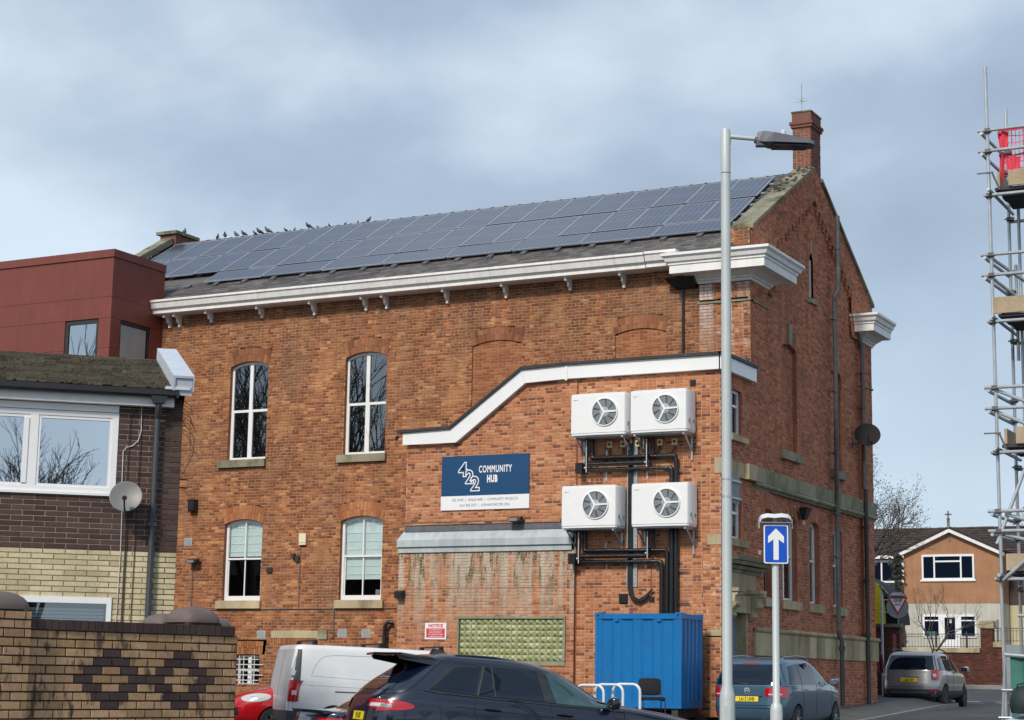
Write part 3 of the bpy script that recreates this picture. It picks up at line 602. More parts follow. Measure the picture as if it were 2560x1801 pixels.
for (q, sl) in (((44.42, 45.6, 7.40, 10.20, .12), (44.3, 45.72, 7.16, 7.40)), ((48.42, 49.42, 7.34, 10.12, .12), (48.3, 49.5, 7.10, 7.34))):
    lay(FB, archpoly(q[0], q[1], q[2], q[3], q[4]), [], .225, .0785, .011, 'gable_brick', 'gable_mortar', HALLT, indiv=0, seed=int(q[0]), wallname='blind_opening', stuffname='gable_brickwork')
    b = MB()
    b.add([FE(q[0], q[2], 0), FB(q[0], q[2], 0), FB(q[0], q[3] - .1, 0), FE(q[0], q[3] - .1, 0)], [(0, 1, 2, 3)]); b.add([FE(q[1], q[2], 0), FB(q[1], q[2], 0), FB(q[1], q[3] - .1, 0), FE(q[1], q[3] - .1, 0)], [(0, 1, 2, 3)])
    tp = lambda s: q[3] - .12 + .12 * (1 - (2 * (s - q[0]) / (q[1] - q[0]) - 1) ** 2)
    for i in range(6):
        a = lerp(q[0], q[1], i / 6); c = lerp(q[0], q[1], (i + 1) / 6); b.add([FE(a, tp(a), 0), FE(c, tp(c), 0), FB(c, tp(c), 0), FB(a, tp(a), 0)], [(0, 1, 2, 3)])
    b.build('reveal', 'gable_plain', HALLT, fixn=False); sill(FE, *sl, .12, HALLT)
    voussoirs(FE, q[0], q[1], q[3], q[4], .42, 'gable_brick', HALLT, n=11); c = (q[0] + q[1]) / 2
    b = MB(); b.hexa([FE(c - .10, q[3] - .02, 0), FE(c + .10, q[3] - .02, 0), FE(c + .10, q[3] - .02, .05), FE(c - .10, q[3] - .02, .05), FE(c - .15, q[3] + .52, 0), FE(c + .15, q[3] + .52, 0), FE(c + .15, q[3] + .52, .06), FE(c - .15, q[3] + .52, .06)]); b.build('keystone', 'mossy_stone', HALLT)
b = MB(); b.fbox(FE, 46.70, 47.05, 11.72, 12.84, -.2, -.12); b.build('slit_infill', 'gable_plain', HALLT)
b = MB(); b.fbox(FE, 46.72, 47.03, 11.8, 12.84, -.08, -.05); b.build('slit_board', 'cream_render', HALLT)
sill(FE, 46.55, 47.2, 11.60, 11.74, .1, HALLT)
b = MB(); b.fbox(FE, 46.80, 46.94, 13.0, 13.35, 0, .02); b.build('keystone', 'mossy_stone', HALLT)
for i, q in enumerate(lw):
    F_ = FE if i < 3 else FEP
    window(F_, q[0], q[1], q[2], q[3], q[4], HALLT, 'top', trans=4.75, depth=.16, reveal='gable_plain', fw_=.075, glass='mid_glass', blind=4.78)
    sill(F_, q[0] - .1, q[1] + .12, 3.40, 3.62, .1, HALLT, 'stone_block'); voussoirs(F_, q[0], q[1], q[3], q[4], .42, 'gable_brick', HALLT, n=9)
# string course: blocks + roll moulding, plinth blocks
def blocks(F, s0, s1, v0, v1, d0, d1, ln, mat, par, nm, seed=0, j=.004):
    rnd = random.Random(seed); s = s0
    while s < s1 - .05:
        e = min(s1, s + ln * rnd.uniform(.7, 1.3))
        if s1 - e < .2: e = s1
        k = rnd.uniform(-j, j); b = MB(); b.fbox(F, s + .004, e - .004, v0, v1, d0, d1 + k); b.build(nm, mat, par); s = e
blocks(FE, 42.0, 52.15, 6.36, 6.70, -.02, .16, .95, 'mossy_stone', HALLT, 'string_course_stone', 1)
b = MB()
s = 42.0
while s < 52.1:
    e_ = min(52.15, s + 1.45); b.tube(FE(s + .01, 6.30, .13), FE(e_ - .01, 6.30, .13), .058, 10); s = e_
b.fbox(FE, 42.0, 52.15, 6.20, 6.245, -.02, .115); b.build('string_roll', 'mossy_stone', HALLT)
FQ = frame((X0 + .06, 0, 0), (0, 1, 0))
blocks(FQ, 42.0, 52.15, 2.22, 2.76, -.2, 0, .62, 'stone_block', HALLT, 'plinth_stone', 2)
b = MB(); b.tube(FQ(42.0, 2.82, -.02), FQ(52.2, 2.82, -.02), .062, 10); b.fbox(FQ, 42.0, 52.15, 2.76, 2.88, -.2, -.04); b.build('plinth_roll', 'stone_block', HALLT)
lay(frame((X0 - .0, 0, 0), (0, 1, 0)), [(42, .6), (52.1, .6), (52.1, 2.22), (42, 2.22)], [], .225, .0785, .011, 'gable_brick', 'gable_mortar', HALLT, indiv=0, seed=13, wallname='base_wall', stuffname='gable_brickwork')
# hidden core: north and west faces, floor of roof, so the building is solid
b = MB(); b.box(-37.2, X0 - .75, 43.9, 52.0, .5, 12.0); b.build('core_wall', 'dark_red_brick', HALLT)
b = MB(); b.prism([(X0 - .42, 42.02, 12.0), (X0 - .42, 52.1, 12.0), (X0 - .42, apex, outer(apex) - .02)], (.2, 0, 0)); b.build('gable_back', 'dark_red_brick', HALLT)
b = MB(); b.box(X0 - .7, X0 - .21, 42.02, 52.1, 11.2, 12.62); b.box(X0 - .5, X0 - .21, 51.0, 52.1, .5, 12.0); b.build('gable_back', 'dark_red_brick', HALLT)
# ---- cornices
def cornice(rings, name):
    prof = [(.02, 11.265), (.05, 11.29), (.05, 11.32), (.11, 11.345), (.11, 11.37), (.19, 11.41), (.27, 11.445), (.30, 11.47), (.57, 11.47), (.57, 11.67), (.60, 11.68), (.60, 11.735), (.65, 11.755), (.68, 11.84), (.74, 11.89), (.74, 11.955)]
    b = MB(); vs = []; k = None
    for (o, z) in prof:
        pts = rings(o); k = len(pts); vs += [(x, y, z) for x, y in pts]
    pts = rings(.3); vs += [(x, y, 11.99) for x, y in pts]
    n = len(prof) + 1; fs = []
    for i in range(n - 1):
        for j in range(k - 1): fs.append((i * k + j, i * k + j + 1, (i + 1) * k + j + 1, (i + 1) * k + j))
    fs.append(tuple((n - 1) * k + j for j in range(k)))
    b.add(vs, fs); return b.build(name, 'white_paint', HALLT)
cornice(lambda o: [(-16.66 - o, 42.1), (-16.66 - o, 41.9 - o), (X0 + o, 41.9 - o), (X0 + o, 43.17 + o), (X0 - .3, 43.17 + o)], 'cornice')
cornice(lambda o: [(X0 - .3, 51.0 - o), (X0 + o, 51.0 - o), (X0 + o, 52.15), (X0 - .3, 52.15)], 'cornice')
b = MB(); b.fbox(FP, -16.70, X0 + .04, 10.76, 10.81, -.1, .04); b.fbox(FEP, 41.87, 43.2, 10.76, 10.81, -.1, .04); b.fbox(FEP, 50.96, 52.1, 10.0, 10.05, -.1, .04); b.build('neck_band', 'mossy_stone', HALLT)
# ---- roof
RS = Vector((0, 5.3, 3.22)).normalized(); FR = frame((0, 41.62, 12.04), (1, 0, 0), RS); RL = math.hypot(5.38, 3.27)
b = MB(); b.add([FR(-37.0, -.02, -.02), FR(X0 - .4, -.02, -.02), FR(X0 - .4, RL, -.02), FR(-37.0, RL, -.02)], [(0, 1, 2, 3)])
FRN = frame((0, 52.4, 12.04), (-1, 0, 0), (0, -5.3, 3.22)); b.add([FRN(37.0, 0, 0), FRN(-X0 + .4, 0, 0), FRN(-X0 + .4, RL, 0), FRN(37.0, RL, 0)], [(0, 1, 2, 3)])
roof = b.build('roof', 'slate', HALLT, fixn=False)
def visr(s, v): return True
lay(FR, [(-37, 0), (X0 - .45, 0), (X0 - .45, 1.6), (-37, 1.6)], [], .30, .165, .004, 'slate', None, roof, indiv=300, name='slate', stuffname='slates', proud=.014, jit=.003, headers=0, tilt=.012, backing=False, seed=21, vj=.3)
lay(FR, [(-16.5, 1.6), (X0 - .45, 1.6), (X0 - .45, RL), (-16.5, RL)], [], .30, .165, .004, 'slate', None, roof, indiv=0, stuffname='slates', proud=.014, headers=0, tilt=.012, backing=False, seed=22)
lay(FR, [(-37, 1.6), (-35.4, 1.6), (-35.4, RL), (-37, RL)], [], .30, .165, .004, 'slate', None, roof, indiv=0, stuffname='slates', proud=.014, headers=0, tilt=.012, backing=False, seed=23)
rc = V3(0, 47.0, 15.24)
xx = -36.9
rme = None
while xx < X0 - .6:
    M_ = Matrix.Translation((xx, 47.0, 15.24))
    if rme is None:
        b = MB(); h = [(-.13, -.03), (-.09, .035), (0, .075), (.09, .035), (.13, -.03)]
        for (x0_, x1_, k) in ((0, .44, 1), (.37, .44, 1.22)):
            vs = [(x, y * k, z * k) for x in (x0_, x1_) for (y, z) in h]; b.add(vs, [(i, i + 1, i + 6, i + 5) for i in range(4)] + [(0, 1, 2, 3, 4), (5, 6, 7, 8, 9)])
        rme = b.build('ridge_tile', 'slate', None, origin=(0, 0, 0)); me_ = rme.data; bpy.data.objects.remove(rme); rme = me_
    o = bpy.data.objects.new('ridge_tile', rme); COL.objects.link(o); o.parent = roof; o.matrix_basis = WM[HALLT].inverted() @ M_; xx += .45
# gable copings
def coping(xa, xb, base, nm, mat, yrange, n, th=.10):
    for i in range(n):
        a = lerp(yrange[0], yrange[1], i / n); c = lerp(yrange[0], yrange[1], (i + 1) / n) ; g = .006 if yrange[1] > yrange[0] else -.006
        b = MB(); za, zc = base(a), base(c - g); b.hexa([(xa, a, za), (xb, a, za), (xb, c - g, zc), (xa, c - g, zc), (xa, a, za + th), (xb, a, za + th), (xb, c - g, zc + th), (xa, c - g, zc + th)]); b.build(nm, mat, HALLT)
ob = lambda y: outer(y)
coping(X0 - .50, X0 + .07, ob, 'coping_stone', 'lichen_coping', (41.95, 46.75), 7)
coping(X0 - .50, X0 + .07, ob, 'coping_stone', 'lichen_coping', (52.25, 47.5), 7)
b = MB(); b.box(X0 - .52, X0 - .02, 41.94, 42.35, 11.98, 12.62); kn = b.build('kneeler', 'hall_mortar', HALLT)
lay(frame((0, 41.94, 0), (1, 0, 0)), [(X0 - .52, 11.98), (X0 - .02, 11.98), (X0 - .02, 12.62), (X0 - .52, 12.62)], [], .235, .0795, .015, 'hall_brick', None, kn, indiv=0, backing=False, seed=77)
b = MB(); b.box(X0 - .30, X0 - .02, 51.9, 52.3, 11.98, 12.5); b.build('kneeler', 'lead', HALLT)
# moss clumps on the right coping
b = MB(); rnd = random.Random(5)
for i in range(90):
    y = rnd.uniform(44.6, 46.9); x = X0 - rnd.uniform(-.05, .48); r_ = rnd.uniform(.025, .07); z = outer(y) + .10
    b.lathe([(r_, 0), (r_ * .8, r_ * .5), (r_ * .2, r_ * .75)], (x, y, z - .01), n=6)
b.build('moss', 'moss_tile', HALLT, stuff=True)
# chimneys
def stack(x0, x1, y0, y1, z0, z1, nm, cap='head'):
    c = thing('tmp', None, None) if 0 else None
    m = MB(); m.box(x0 + .012, x1 - .012, y0 + .012, y1 - .012, z0, z1); ch = m.build(nm, 'hall_mortar', HALLT)
    for F_, a, b_ in ((frame((0, y0 + .012, 0), (1, 0, 0)), x0, x1), (frame((x1 - .012, 0, 0), (0, 1, 0)), y0, y1)):
        lay(F_, [(a, z0), (b_, z0), (b_, z1), (a, z1)], [], .225, .0785, .012, 'chimney_brick', None, ch, indiv=0, headers=2, backing=False, seed=int(abs(x0)), stuffname='chimney_brickwork')
    return ch
ch = stack(-15.86, X0 + .0, 46.72, 47.56, 14.6, 16.52, 'chimney')
b = MB(); b.box(-15.90, X0 + .04, 46.68, 47.60, 16.50, 16.58); b.box(-15.93, X0 + .07, 46.65, 47.63, 16.58, 16.66); b.build('corbel_course', 'chimney_brick', ch)
b = MB(); b.box(-15.87, X0 + .01, 46.71, 47.57, 16.66, 16.92); b.build('chimney_head', 'chimney_brick', ch)
b = MB(); b.box(-15.89, X0 + .03, 46.69, 47.59, 16.92, 16.96); b.build('chimney_cap', 'lichen_coping', ch)
ch2 = stack(-37.35, -36.72, 46.75, 47.8, 14.9, 15.58, 'chimney'); b = MB(); b.box(-37.45, -36.63, 46.66, 47.9, 15.58, 15.68); b.build('chimney_cap', 'lichen_coping', ch2)
for i in range(5):
    a = lerp(41.9, 46.7, i / 5); c = lerp(41.9, 46.7, (i + 1) / 5) - .008; z = lambda y: 12.35 + (y - 41.9) * .6
    b = MB(); b.hexa([(-37.2, a, z(a)), (-36.78, a, z(a)), (-36.78, c, z(c)), (-37.2, c, z(c)), (-37.2, a, z(a) + .22), (-36.78, a, z(a) + .22), (-36.78, c, z(c) + .22), (-37.2, c, z(c) + .22)]); b.build('coping_stone', 'lichen_coping', HALLT)
# ---- gutter and brackets
gp = [(41.36, 12.09), (41.36, 12.03), (41.40, 12.00), (41.44, 11.86), (41.52, 11.80), (41.52, 11.72), (41.60, 11.70), (42.0, 11.70), (42.0, 12.02), (41.62, 12.02), (41.62, 12.09)]
gs = [-33.36, -31.5, -29.6, -27.8, -26.0, -24.2, -22.3, -20.5, -18.75, -17.95]
for a, c in zip(gs, gs[1:]):
    b = MB(); b.prism([(a + .003, y, z) for y, z in gp], (c - a - .006, 0, 0)); b.build('gutter', 'white_paint', HALLT)
b = MB(); b.prism([(-17.93, y, z + .01) for y, z in gp], (.85, 0, 0)); b.build('gutter', 'white_paint', HALLT)
for k, (x, sz) in enumerate([(-32.99, 1), (-32.64, 1), (-31.53, .7), (-29.78, .7), (-28.03, 1), (-26.36, 1), (-25.71, 1), (-23.83, 1), (-22.07, 1), (-20.22, .7), (-18.71, 1)]):
    b = MB(); q = [(41.62, 11.72), (41.62, 11.62), (41.78, 11.60), (41.80, 11.50), (41.90, 11.44 + .1 * (1 - sz)), (41.90, 11.36 + .18 * (1 - sz) / .3 * .3), (41.99, 11.36 + .18 * (1 - sz)), (41.99, 11.72)]
    b.prism([(x - .03, y, z) for y, z in q], (.06, 0, 0)); b.build('gutter_bracket', 'white_paint', HALLT)
# rainwater pipes
def pipe(x, y, z0, z1, r, cols, mat, top=None):
    b = MB(); b.tube((x, y, z0), (x, y, z1), r, 12)
    for z in cols: b.tube((x, y, z), (x, y, z + .09), r * 1.28, 12); b.box(x - .12, x, y - .11, y + .11, z + .02, z + .06)
    if top: b.path(top, r, 12)
    return b.build('downpipe', mat, HALLT, smooth='auto')
pipe(X0 + .12, 48.25, 2.95, 11.95, .062, [3.2, 4.9, 6.05, 7.7, 9.4, 11.4], 'iron_pipe', [(X0 + .12, 48.25, 11.92), (X0 + .14, 48.2, 12.05), (X0 + .2, 48.3, 12.2), (X0 + .2, 48.35, 12.3)])
b = MB(); b.tube((X0 + .2, 48.36, 12.25), (X0 + .2, 48.36, 14.35), .062, 12); b.tube((X0 + .2, 48.36, 12.3), (X0 + .2, 48.36, 12.4), .08, 12); b.tube((X0 + .2, 48.36, 13.4), (X0 + .2, 48.36, 13.5), .08, 12); b.build('downpipe', 'iron_pipe', HALLT, smooth='auto')
b = MB(); b.path([(X0 + .12, 48.25, 2.98), (X0 + .14, 48.25, 2.85), (X0 + .2, 48.25, 2.72), (X0 + .2, 48.25, 1.0)], .062, 12); b.tube((X0 + .2, 48.25, 2.45), (X0 + .2, 48.25, 2.58), .085, 12); b.build('downpipe', 'dark_iron', HALLT, smooth='auto')
pipe(X0 + .10, 50.85, 7.0, 11.2, .058, [9.3, 10.3], 'iron_pipe', [(X0 + .10, 50.85, 11.15), (X0 + .02, 50.75, 11.3), (X0 + .0, 50.7, 11.5)])
pipe(X0 + .12, 50.9, 1.0, 7.0, .062, [2.9, 4.4, 5.9], 'dark_iron')
b = MB(); b.tube((-17.12, 41.95, 8.6), (-17.12, 41.95, 11.3), .035, 8); b.box(-17.2, -17.04, 41.93, 41.99, 11.22, 11.25); b.build('downpipe', 'black_plastic', HALLT)
b = MB(); b.hexa([(-17.3, 41.85, 11.2), (-16.75, 41.85, 11.2), (-16.75, 42, 11.2), (-17.3, 42, 11.2), (-17.5, 41.6, 11.43), (-16.7, 41.6, 11.43), (-16.7, 42, 11.43), (-17.5, 42, 11.43)]); b.build('hopper', 'black_plastic', HALLT)
b = MB(); b.path([(-25.24, 41.9, 2.98), (-25.36, 41.86, 2.98), (-25.44, 41.86, 2.88), (-25.45, 41.86, 2.6), (-25.45, 41.86, .6)], .055, 10); b.build('soil_pipe', 'black_plastic', HALLT, smooth='auto')
# vents, conduits
for (x, z) in ((-32.03, 5.21), (-29.43, 2.65), (-26.84, 2.69), (-26.1, 2.69)):
    v = MB(); v.fbox(FS, x - .14, x + .14, z - .11, z + .11, 0, .015); vo = v.build('air_vent', 'vent_grey', HALLT); v = MB()
    for k in range(5): v.fbox(FS, x - .10 + k * .045, x - .085 + k * .045, z - .08, z + .08, .015, .026)
    v.build('vent_slot', 'soft_white' if k % 2 else 'vent_grey', vo)
b = MB(); b.path([FS(-33.3, 3.30, .03), FS(-31.8, 3.31, .03), FS(-28.3, 3.34, .03), FS(-25.2, 3.35, .03)], .014, 5); b.tube(FS(-31.82, 3.3, .03), FS(-31.82, 4.60, .03), .012, 5); b.tube(FS(-28.25, 3.35, .03), FS(-28.25, 4.64, .03), .012, 5); b.path([FS(-27.12, 3.34, .03), FS(-27.11, 2.6, .03), FS(-27.16, 2.55, .03)], .018, 6)
b.build('conduit', 'cable_grey', HALLT)
b = MB(); b.fbox(FS, -29.32, -29.14, 4.32, 4.46, 0, .06); b.build('wall_box', 'dark_iron', HALLT)
b = MB(); b.fbox(FS, -28.5, -28.40, 4.70, 4.82, 0, .10); b.fbox(FS, -28.38, -28.26, 4.6, 4.74, 0, .09); b.build('wall_sensor', 'dark_iron', HALLT)
# ---- things fixed to the hall
t = thing('alarm_box', 'small cream alarm box on the hall wall between the two lower windows', 'alarm box', (-28.16, 41.99, 5.05)); b = MB(); b.fbox(FS, -28.27, -28.05, 5.11, 5.36, .0, .09); b.build('cover', 'cream_plastic', t); b = MB(); b.fbox(FS, -28.27, -28.05, 5.05, 5.10, .0, .085); b.build('cover_base', 'cream_plastic', t)
t = thing('wall_speaker', 'dark box lamp high on the hall wall beside the brown house', 'wall lamp', (-31.86, 41.99, 6.0)); b = MB(); b.hexa([FS(-32.0, 6.02, 0), FS(-31.74, 6.02, 0), FS(-31.76, 6.05, .16), FS(-31.98, 6.05, .16), FS(-32.0, 6.38, 0), FS(-31.74, 6.38, 0), FS(-31.76, 6.38, .18), FS(-31.98, 6.38, .18)]); b.build('housing', 'black_plastic', t); b = MB(); b.fbox(FS, -31.96, -31.78, 6.08, 6.34, .16, .185); b.build('lens', 'trim_black', t)
def floodlight(c, F, s, v, lab, up_=.0, rod=True):
    t = thing('floodlight', lab, 'floodlight', F(s, v - .1, .0), group=None)
    b = MB(); b.hexa([F(s - .17, v - .07, .12), F(s + .17, v - .07, .12), F(s + .17, v - .05, .28), F(s - .17, v - .05, .28), F(s - .17, v + .07, .08), F(s + .17, v + .07, .08), F(s + .17, v + .03, .26), F(s - .17, v + .03, .26)]); b.build('housing', 'black_plastic', t)
    b = MB(); b.hexa([F(s - .14, v - .055, .285), F(s + .10, v - .055, .285), F(s + .10, v + .02, .27), F(s - .14, v + .02, .27), F(s - .14, v - .055, .29), F(s + .10, v - .055, .29), F(s + .10, v + .02, .275), F(s - .14, v + .02, .275)]); b.build('lens', 'lens_grey', t)
    b = MB(); b.fbox(F, s - .04, s + .04, v - .04, v + .04, 0, .12); b.tube(F(s - .19, v, .13), F(s + .19, v, .13), .012, 6); b.build('bracket', 'black_plastic', t); return t
floodlight(None, FS, -31.72, 4.66, 'black floodlight on the hall wall left of the lower left window')
t = thing('satellite_dish', 'dark satellite dish fixed to the gable wall over the far downpipe', 'satellite dish', (X0, 50.5, 8.1))
Td = Matrix.Rotation(R(-62), 4, 'X') @ Matrix.Rotation(0, 4, 'Z')
def dish(t, c, dr, r, mat, arm):
    q = Vector(dr).normalized().to_track_quat('Z', 'Y').to_matrix().to_4x4(); b = MB()
    prof = [(r * k, .16 * r * k * k) for k in (.05, .25, .45, .65, .82, .95, 1)] + [(r * 1.01, .16 * r - .008), (r * .8, .16 * r * .64 - .02), (r * .4, -.0), (.02, -.02)]
    b.lathe(prof, c, n=26, T=q); b.build('dish', mat, t, smooth=True)
    b = MB(); b.path([Vector(c) + q @ Vector((0, -r * .95, .1 * r)), Vector(c) + q @ Vector((0, -r * .85, r * .6)), Vector(c) + q @ Vector((0, -r * .55, r * 1.05))], .014, 6); e_ = Vector(c) + q @ Vector((0, -r * .5, r * 1.05)); b.tube(e_, e_ + (Vector(c) - e_) * .22, .035, 8); b.build('feed_arm', arm, t)
    return q
dish(t, (X0 + .33, 50.45, 8.48), (.30, -.80, .35), .36, 'dark_dish', 'trim_black'); b = MB(); b.path([(X0 + .01, 50.15, 8.2), (X0 + .2, 50.3, 8.25), (X0 + .3, 50.48, 8.4)], .018, 6); b.box(X0, X0 + .03, 50.08, 50.22, 8.1, 8.32); b.build('bracket', 'trim_black', t)
t = thing('wall_loudspeaker', 'dark wedge-shaped loudspeaker on the gable wall above the tall side windows', 'loudspeaker', (X0, 45.6, 5.7)); b = MB(); b.hexa([(X0, 45.62, 5.72), (X0 + .1, 45.55, 5.72), (X0 + .1, 45.75, 5.72), (X0, 45.8, 5.72), (X0, 45.42, 6.02), (X0 + .24, 45.38, 6.02), (X0 + .24, 45.75, 6.02), (X0, 45.85, 6.02)]); b.build('cabinet', 'trim_black', t); b = MB(); b.box(X0, X0 + .05, 45.66, 45.74, 5.6, 5.72); b.build('bracket', 'brass_yellow', t)
t = thing('sensor_box', 'tiny white and red sensor box on the gable wall above the stone door hood', 'sensor', (X0, 42.4, 4.6)); b = MB(); b.box(X0, X0 + .05, 42.36, 42.44, 4.62, 4.72); b.build('cover', 'soft_white', t); b = MB(); b.box(X0, X0 + .045, 42.36, 42.44, 4.59, 4.62); b.build('lens', 'notice_red', t)
t = thing('roof_aerial', 'thin metal aerial mast rising behind the right-hand chimney', 'aerial', (-15.78, 47.3, 15.2)); b = MB(); b.tube((-15.78, 47.3, 15.2), (-15.78, 47.3, 17.95), .014, 6); b.build('mast', 'galvanised', t); b = MB(); b.tube((-15.95, 47.3, 17.42), (-15.6, 47.3, 17.42), .008, 5); b.tube((-15.9, 47.3, 17.50), (-15.66, 47.3, 17.50), .006, 5); b.tube((-15.78, 47.2, 17.45), (-15.78, 47.4, 17.45), .012, 5); b.build('antenna_element', 'galvanised', t)
# ---- solar array
SA = thing('solar_array', 'blue-grey solar panels covering the street-side roof slope of the hall', 'solar panels', (-26, 43, 13)); PH = .13
def panel_mesh(wd, ht):
    b = MB(); b.box(0, wd, 0, ht, -.035, -.002)
    b.box(0, .018, 0, ht, -.036, .004); b.box(wd - .018, wd, 0, ht, -.036, .004); b.box(.018, wd - .018, 0, .018, -.036, .004); b.box(.018, wd - .018, ht - .018, ht, -.036, .004)
    o = b.build('solar_panel', 'alu_frame', None, origin=(0, 0, 0)); me = o.data; bpy.data.objects.remove(o)
    b = MB(); b.add([(.018, .018, 0), (wd - .018, .018, 0), (wd - .018, ht - .018, 0), (.018, ht - .018, 0)], [(0, 1, 2, 3)]); o = b.build('cell_sheet', 'solar_cells', None, origin=(0, 0, 0)); m2 = o.data; bpy.data.objects.remove(o); return me, m2
pm = panel_mesh(.985, 1.70); pmb = panel_mesh(1.99, .80)
rnd = random.Random(3)
def put(meshes, s, v):
    Mx = Matrix((FR.t.to_4d(), FR.u.to_4d(), FR.n.to_4d(), (0, 0, 0, 1))).transposed(); Mx[3][0] = Mx[3][1] = Mx[3][2] = 0; Mx.translation = FR(s, v, PH)
    Mx = Mx @ Matrix.Rotation(rnd.uniform(-.0025, .0025), 4, 'X') @ Matrix.Rotation(rnd.uniform(-.0025, .0025), 4, 'Y')
    o = bpy.data.objects.new('solar_panel', meshes[0]); COL.objects.link(o); o.parent = SA; o.matrix_basis = WM[SA].inverted() @ Mx; c = bpy.data.objects.new('cell_sheet', meshes[1]); COL.objects.link(c); c.parent = o
for i in range(20):
    x = -16.27 - 1.008 * (i + 1)
    put(pm, x + .01, 4.03); put(pm, x + .01, 2.20)
for i in range(8): put(pmb, -16.27 - 2.016 * (i + 1) + .012, 1.28)
b = MB()
for v in (1.45, 1.9, 2.6, 3.4, 4.4, 5.2): b.fbox(FR, -36.4 if v > 2 else -32.4, -16.16, v, v + .045, .04, .085)
b.build('mounting_rail', 'alu_frame', SA)
b = MB()
for i in range(17): b.fbox(FR, -17.0 - i * 1.0, -16.85 - i * 1.0, 1.08, 1.3, .0, .08)
b.build('roof_hook', 'lead', SA)
# pigeons
def pigeon(M, lab, k):
    t = thing('pigeon', lab, 'pigeon', mat=M, group='pigeons on the hall roof')
    b = MB(M); b.path([(-.17, 0, .06), (-.10, 0, .09), (-.03, 0, .12), (.04, 0, .15), (.085, 0, .19), (.10, 0, .235), (.115, 0, .262), (.125, 0, .275)], [.012, .038, .062, .066, .045, .027, .030, .012], 9); b.build('body', ('feather_grey', 'feather_dark')[k % 2], t, smooth=True)
    b = MB(M); b.path([(.125, 0, .262), (.155, 0, .252)], [.009, .002], 5); b.tube((.02, .02, 0), (.02, .02, .09), .006, 4); b.tube((.02, -.02, 0), (.02, -.02, .09), .006, 4); b.build('beak_and_legs', 'lamp_red' if 0 else 'coat_dark', t)
px = [-35.22, -34.92, -34.48, -34.18, -33.75, -33.57, -33.25, -32.58, -32.26, -31.72, -31.39, -30.96, -30.38, -29.92, -29.54]
ordn = ['first', 'second', 'third', 'fourth', 'fifth', 'sixth', 'seventh', 'eighth', 'ninth', 'tenth', 'eleventh', 'twelfth', 'thirteenth', 'fourteenth', 'fifteenth']
for i, x in enumerate(px):
    s = [.7, .95, .85, .8, .6, .85, .9, .5, .42, .85, .42, .40, .42, .42, .7][i]
    pigeon(Matrix.Translation((x, 46.97, 15.28)) @ Matrix.Rotation(rnd.uniform(0, 6.28), 4, 'Z') @ Matrix.Scale(s, 4), '%s pigeon along the roof ridge counted from the left-hand chimney' % ordn[i], i)
pigeon(Matrix.Translation((-36.85, 47.35, 15.66)) @ Matrix.Rotation(2, 4, 'Z'), 'pigeon standing on top of the left-hand chimney', 0)
# ---------------------------------------------------------------- annex
YA = 39.9
AN = thing('brick_annex', 'red-orange brick annex with white stepped fascia, carrying the blue sign in front of the hall', 'building', (-19.5, 40.5, .9))
FA = frame((0, YA, 0), (1, 0, 0)); FL = frame((-.125, YA - .06, 0), (1, 0, 0)); FAE = frame((X0, 0, 0), (0, 1, 0))
vis_a = lambda s, v: True
hp = [(-18.95, 7.2, -17.45, 8.3), (-17.45, 7.2, -15.9, 8.3), (-19.2, 5.05, -17.65, 6.1), (-17.4, 5.05, -15.9, 6.1)]
vis_a = lambda s, v: v > 3.1 and not any(a < s < c and b_ < v < d for a, b_, c, d in hp) and not (-22.7 < s < -20.25 and 5.6 < v < 7.0)
cover = [[(-22.72, 5.63), (-20.25, 5.63), (-20.25, 7.0), (-22.72, 7.0)]]
lay(FA, [(-23.74, 5.3), (-19.02, 5.3), (-19.02, 8.75), (-20.4, 8.72), (-22.3, 7.33), (-23.74, 7.33)], [], .226, .0745, .015, 'annex_brick', 'annex_mortar', AN, indiv=150, vis=vis_a, headers=4, seed=31, wallname='front_wall', vj=.1, jit=.003)
lay(FA, [(-19.0, .8), (X0, .8), (X0, 8.76), (-19.0, 8.76)], [[(-18.86 + 1.0, 3.37), (-17.66, 3.37), (-17.66, 3.57), (-17.86, 3.57)], [(-15.68, 2.62), (X0 + 1, 2.62), (X0 + 1, 2.76), (-15.68, 2.76)], [(-15.68, 4.69), (X0 + 1, 4.69), (X0 + 1, 4.93), (-15.68, 4.93)], [(-15.5, 6.33), (X0 + 1, 6.33), (X0 + 1, 6.7), (-15.5, 6.7)], [(-15.78, 2.76), (X0 + .1, 2.76), (X0 + .1, 4.69), (-15.78, 4.69)]], .226, .0745, .015, 'annex_brick', 'annex_mortar', AN, indiv=150, vis=vis_a, headers=2, seed=32, wallname='front_wall', jit=.003)
lay(FA, [(-15.78, 2.76), (X0, 2.76), (X0, 4.69), (-15.78, 4.69)], [], .226, .0745, .013, 'annex_old_brick', 'annex_mortar', AN, indiv=0, headers=2, seed=33, wallname='front_wall')
for a_, z0_, z1_ in ((-15.68, 2.62, 2.76), (-15.68, 4.69, 4.93), (-15.5, 6.33, 6.70)):
    b = MB(); b.fbox(FA, a_, X0 + .004, z0_, z1_, -.1, .01); b.build('quoin_stone', 'stone_block', AN)
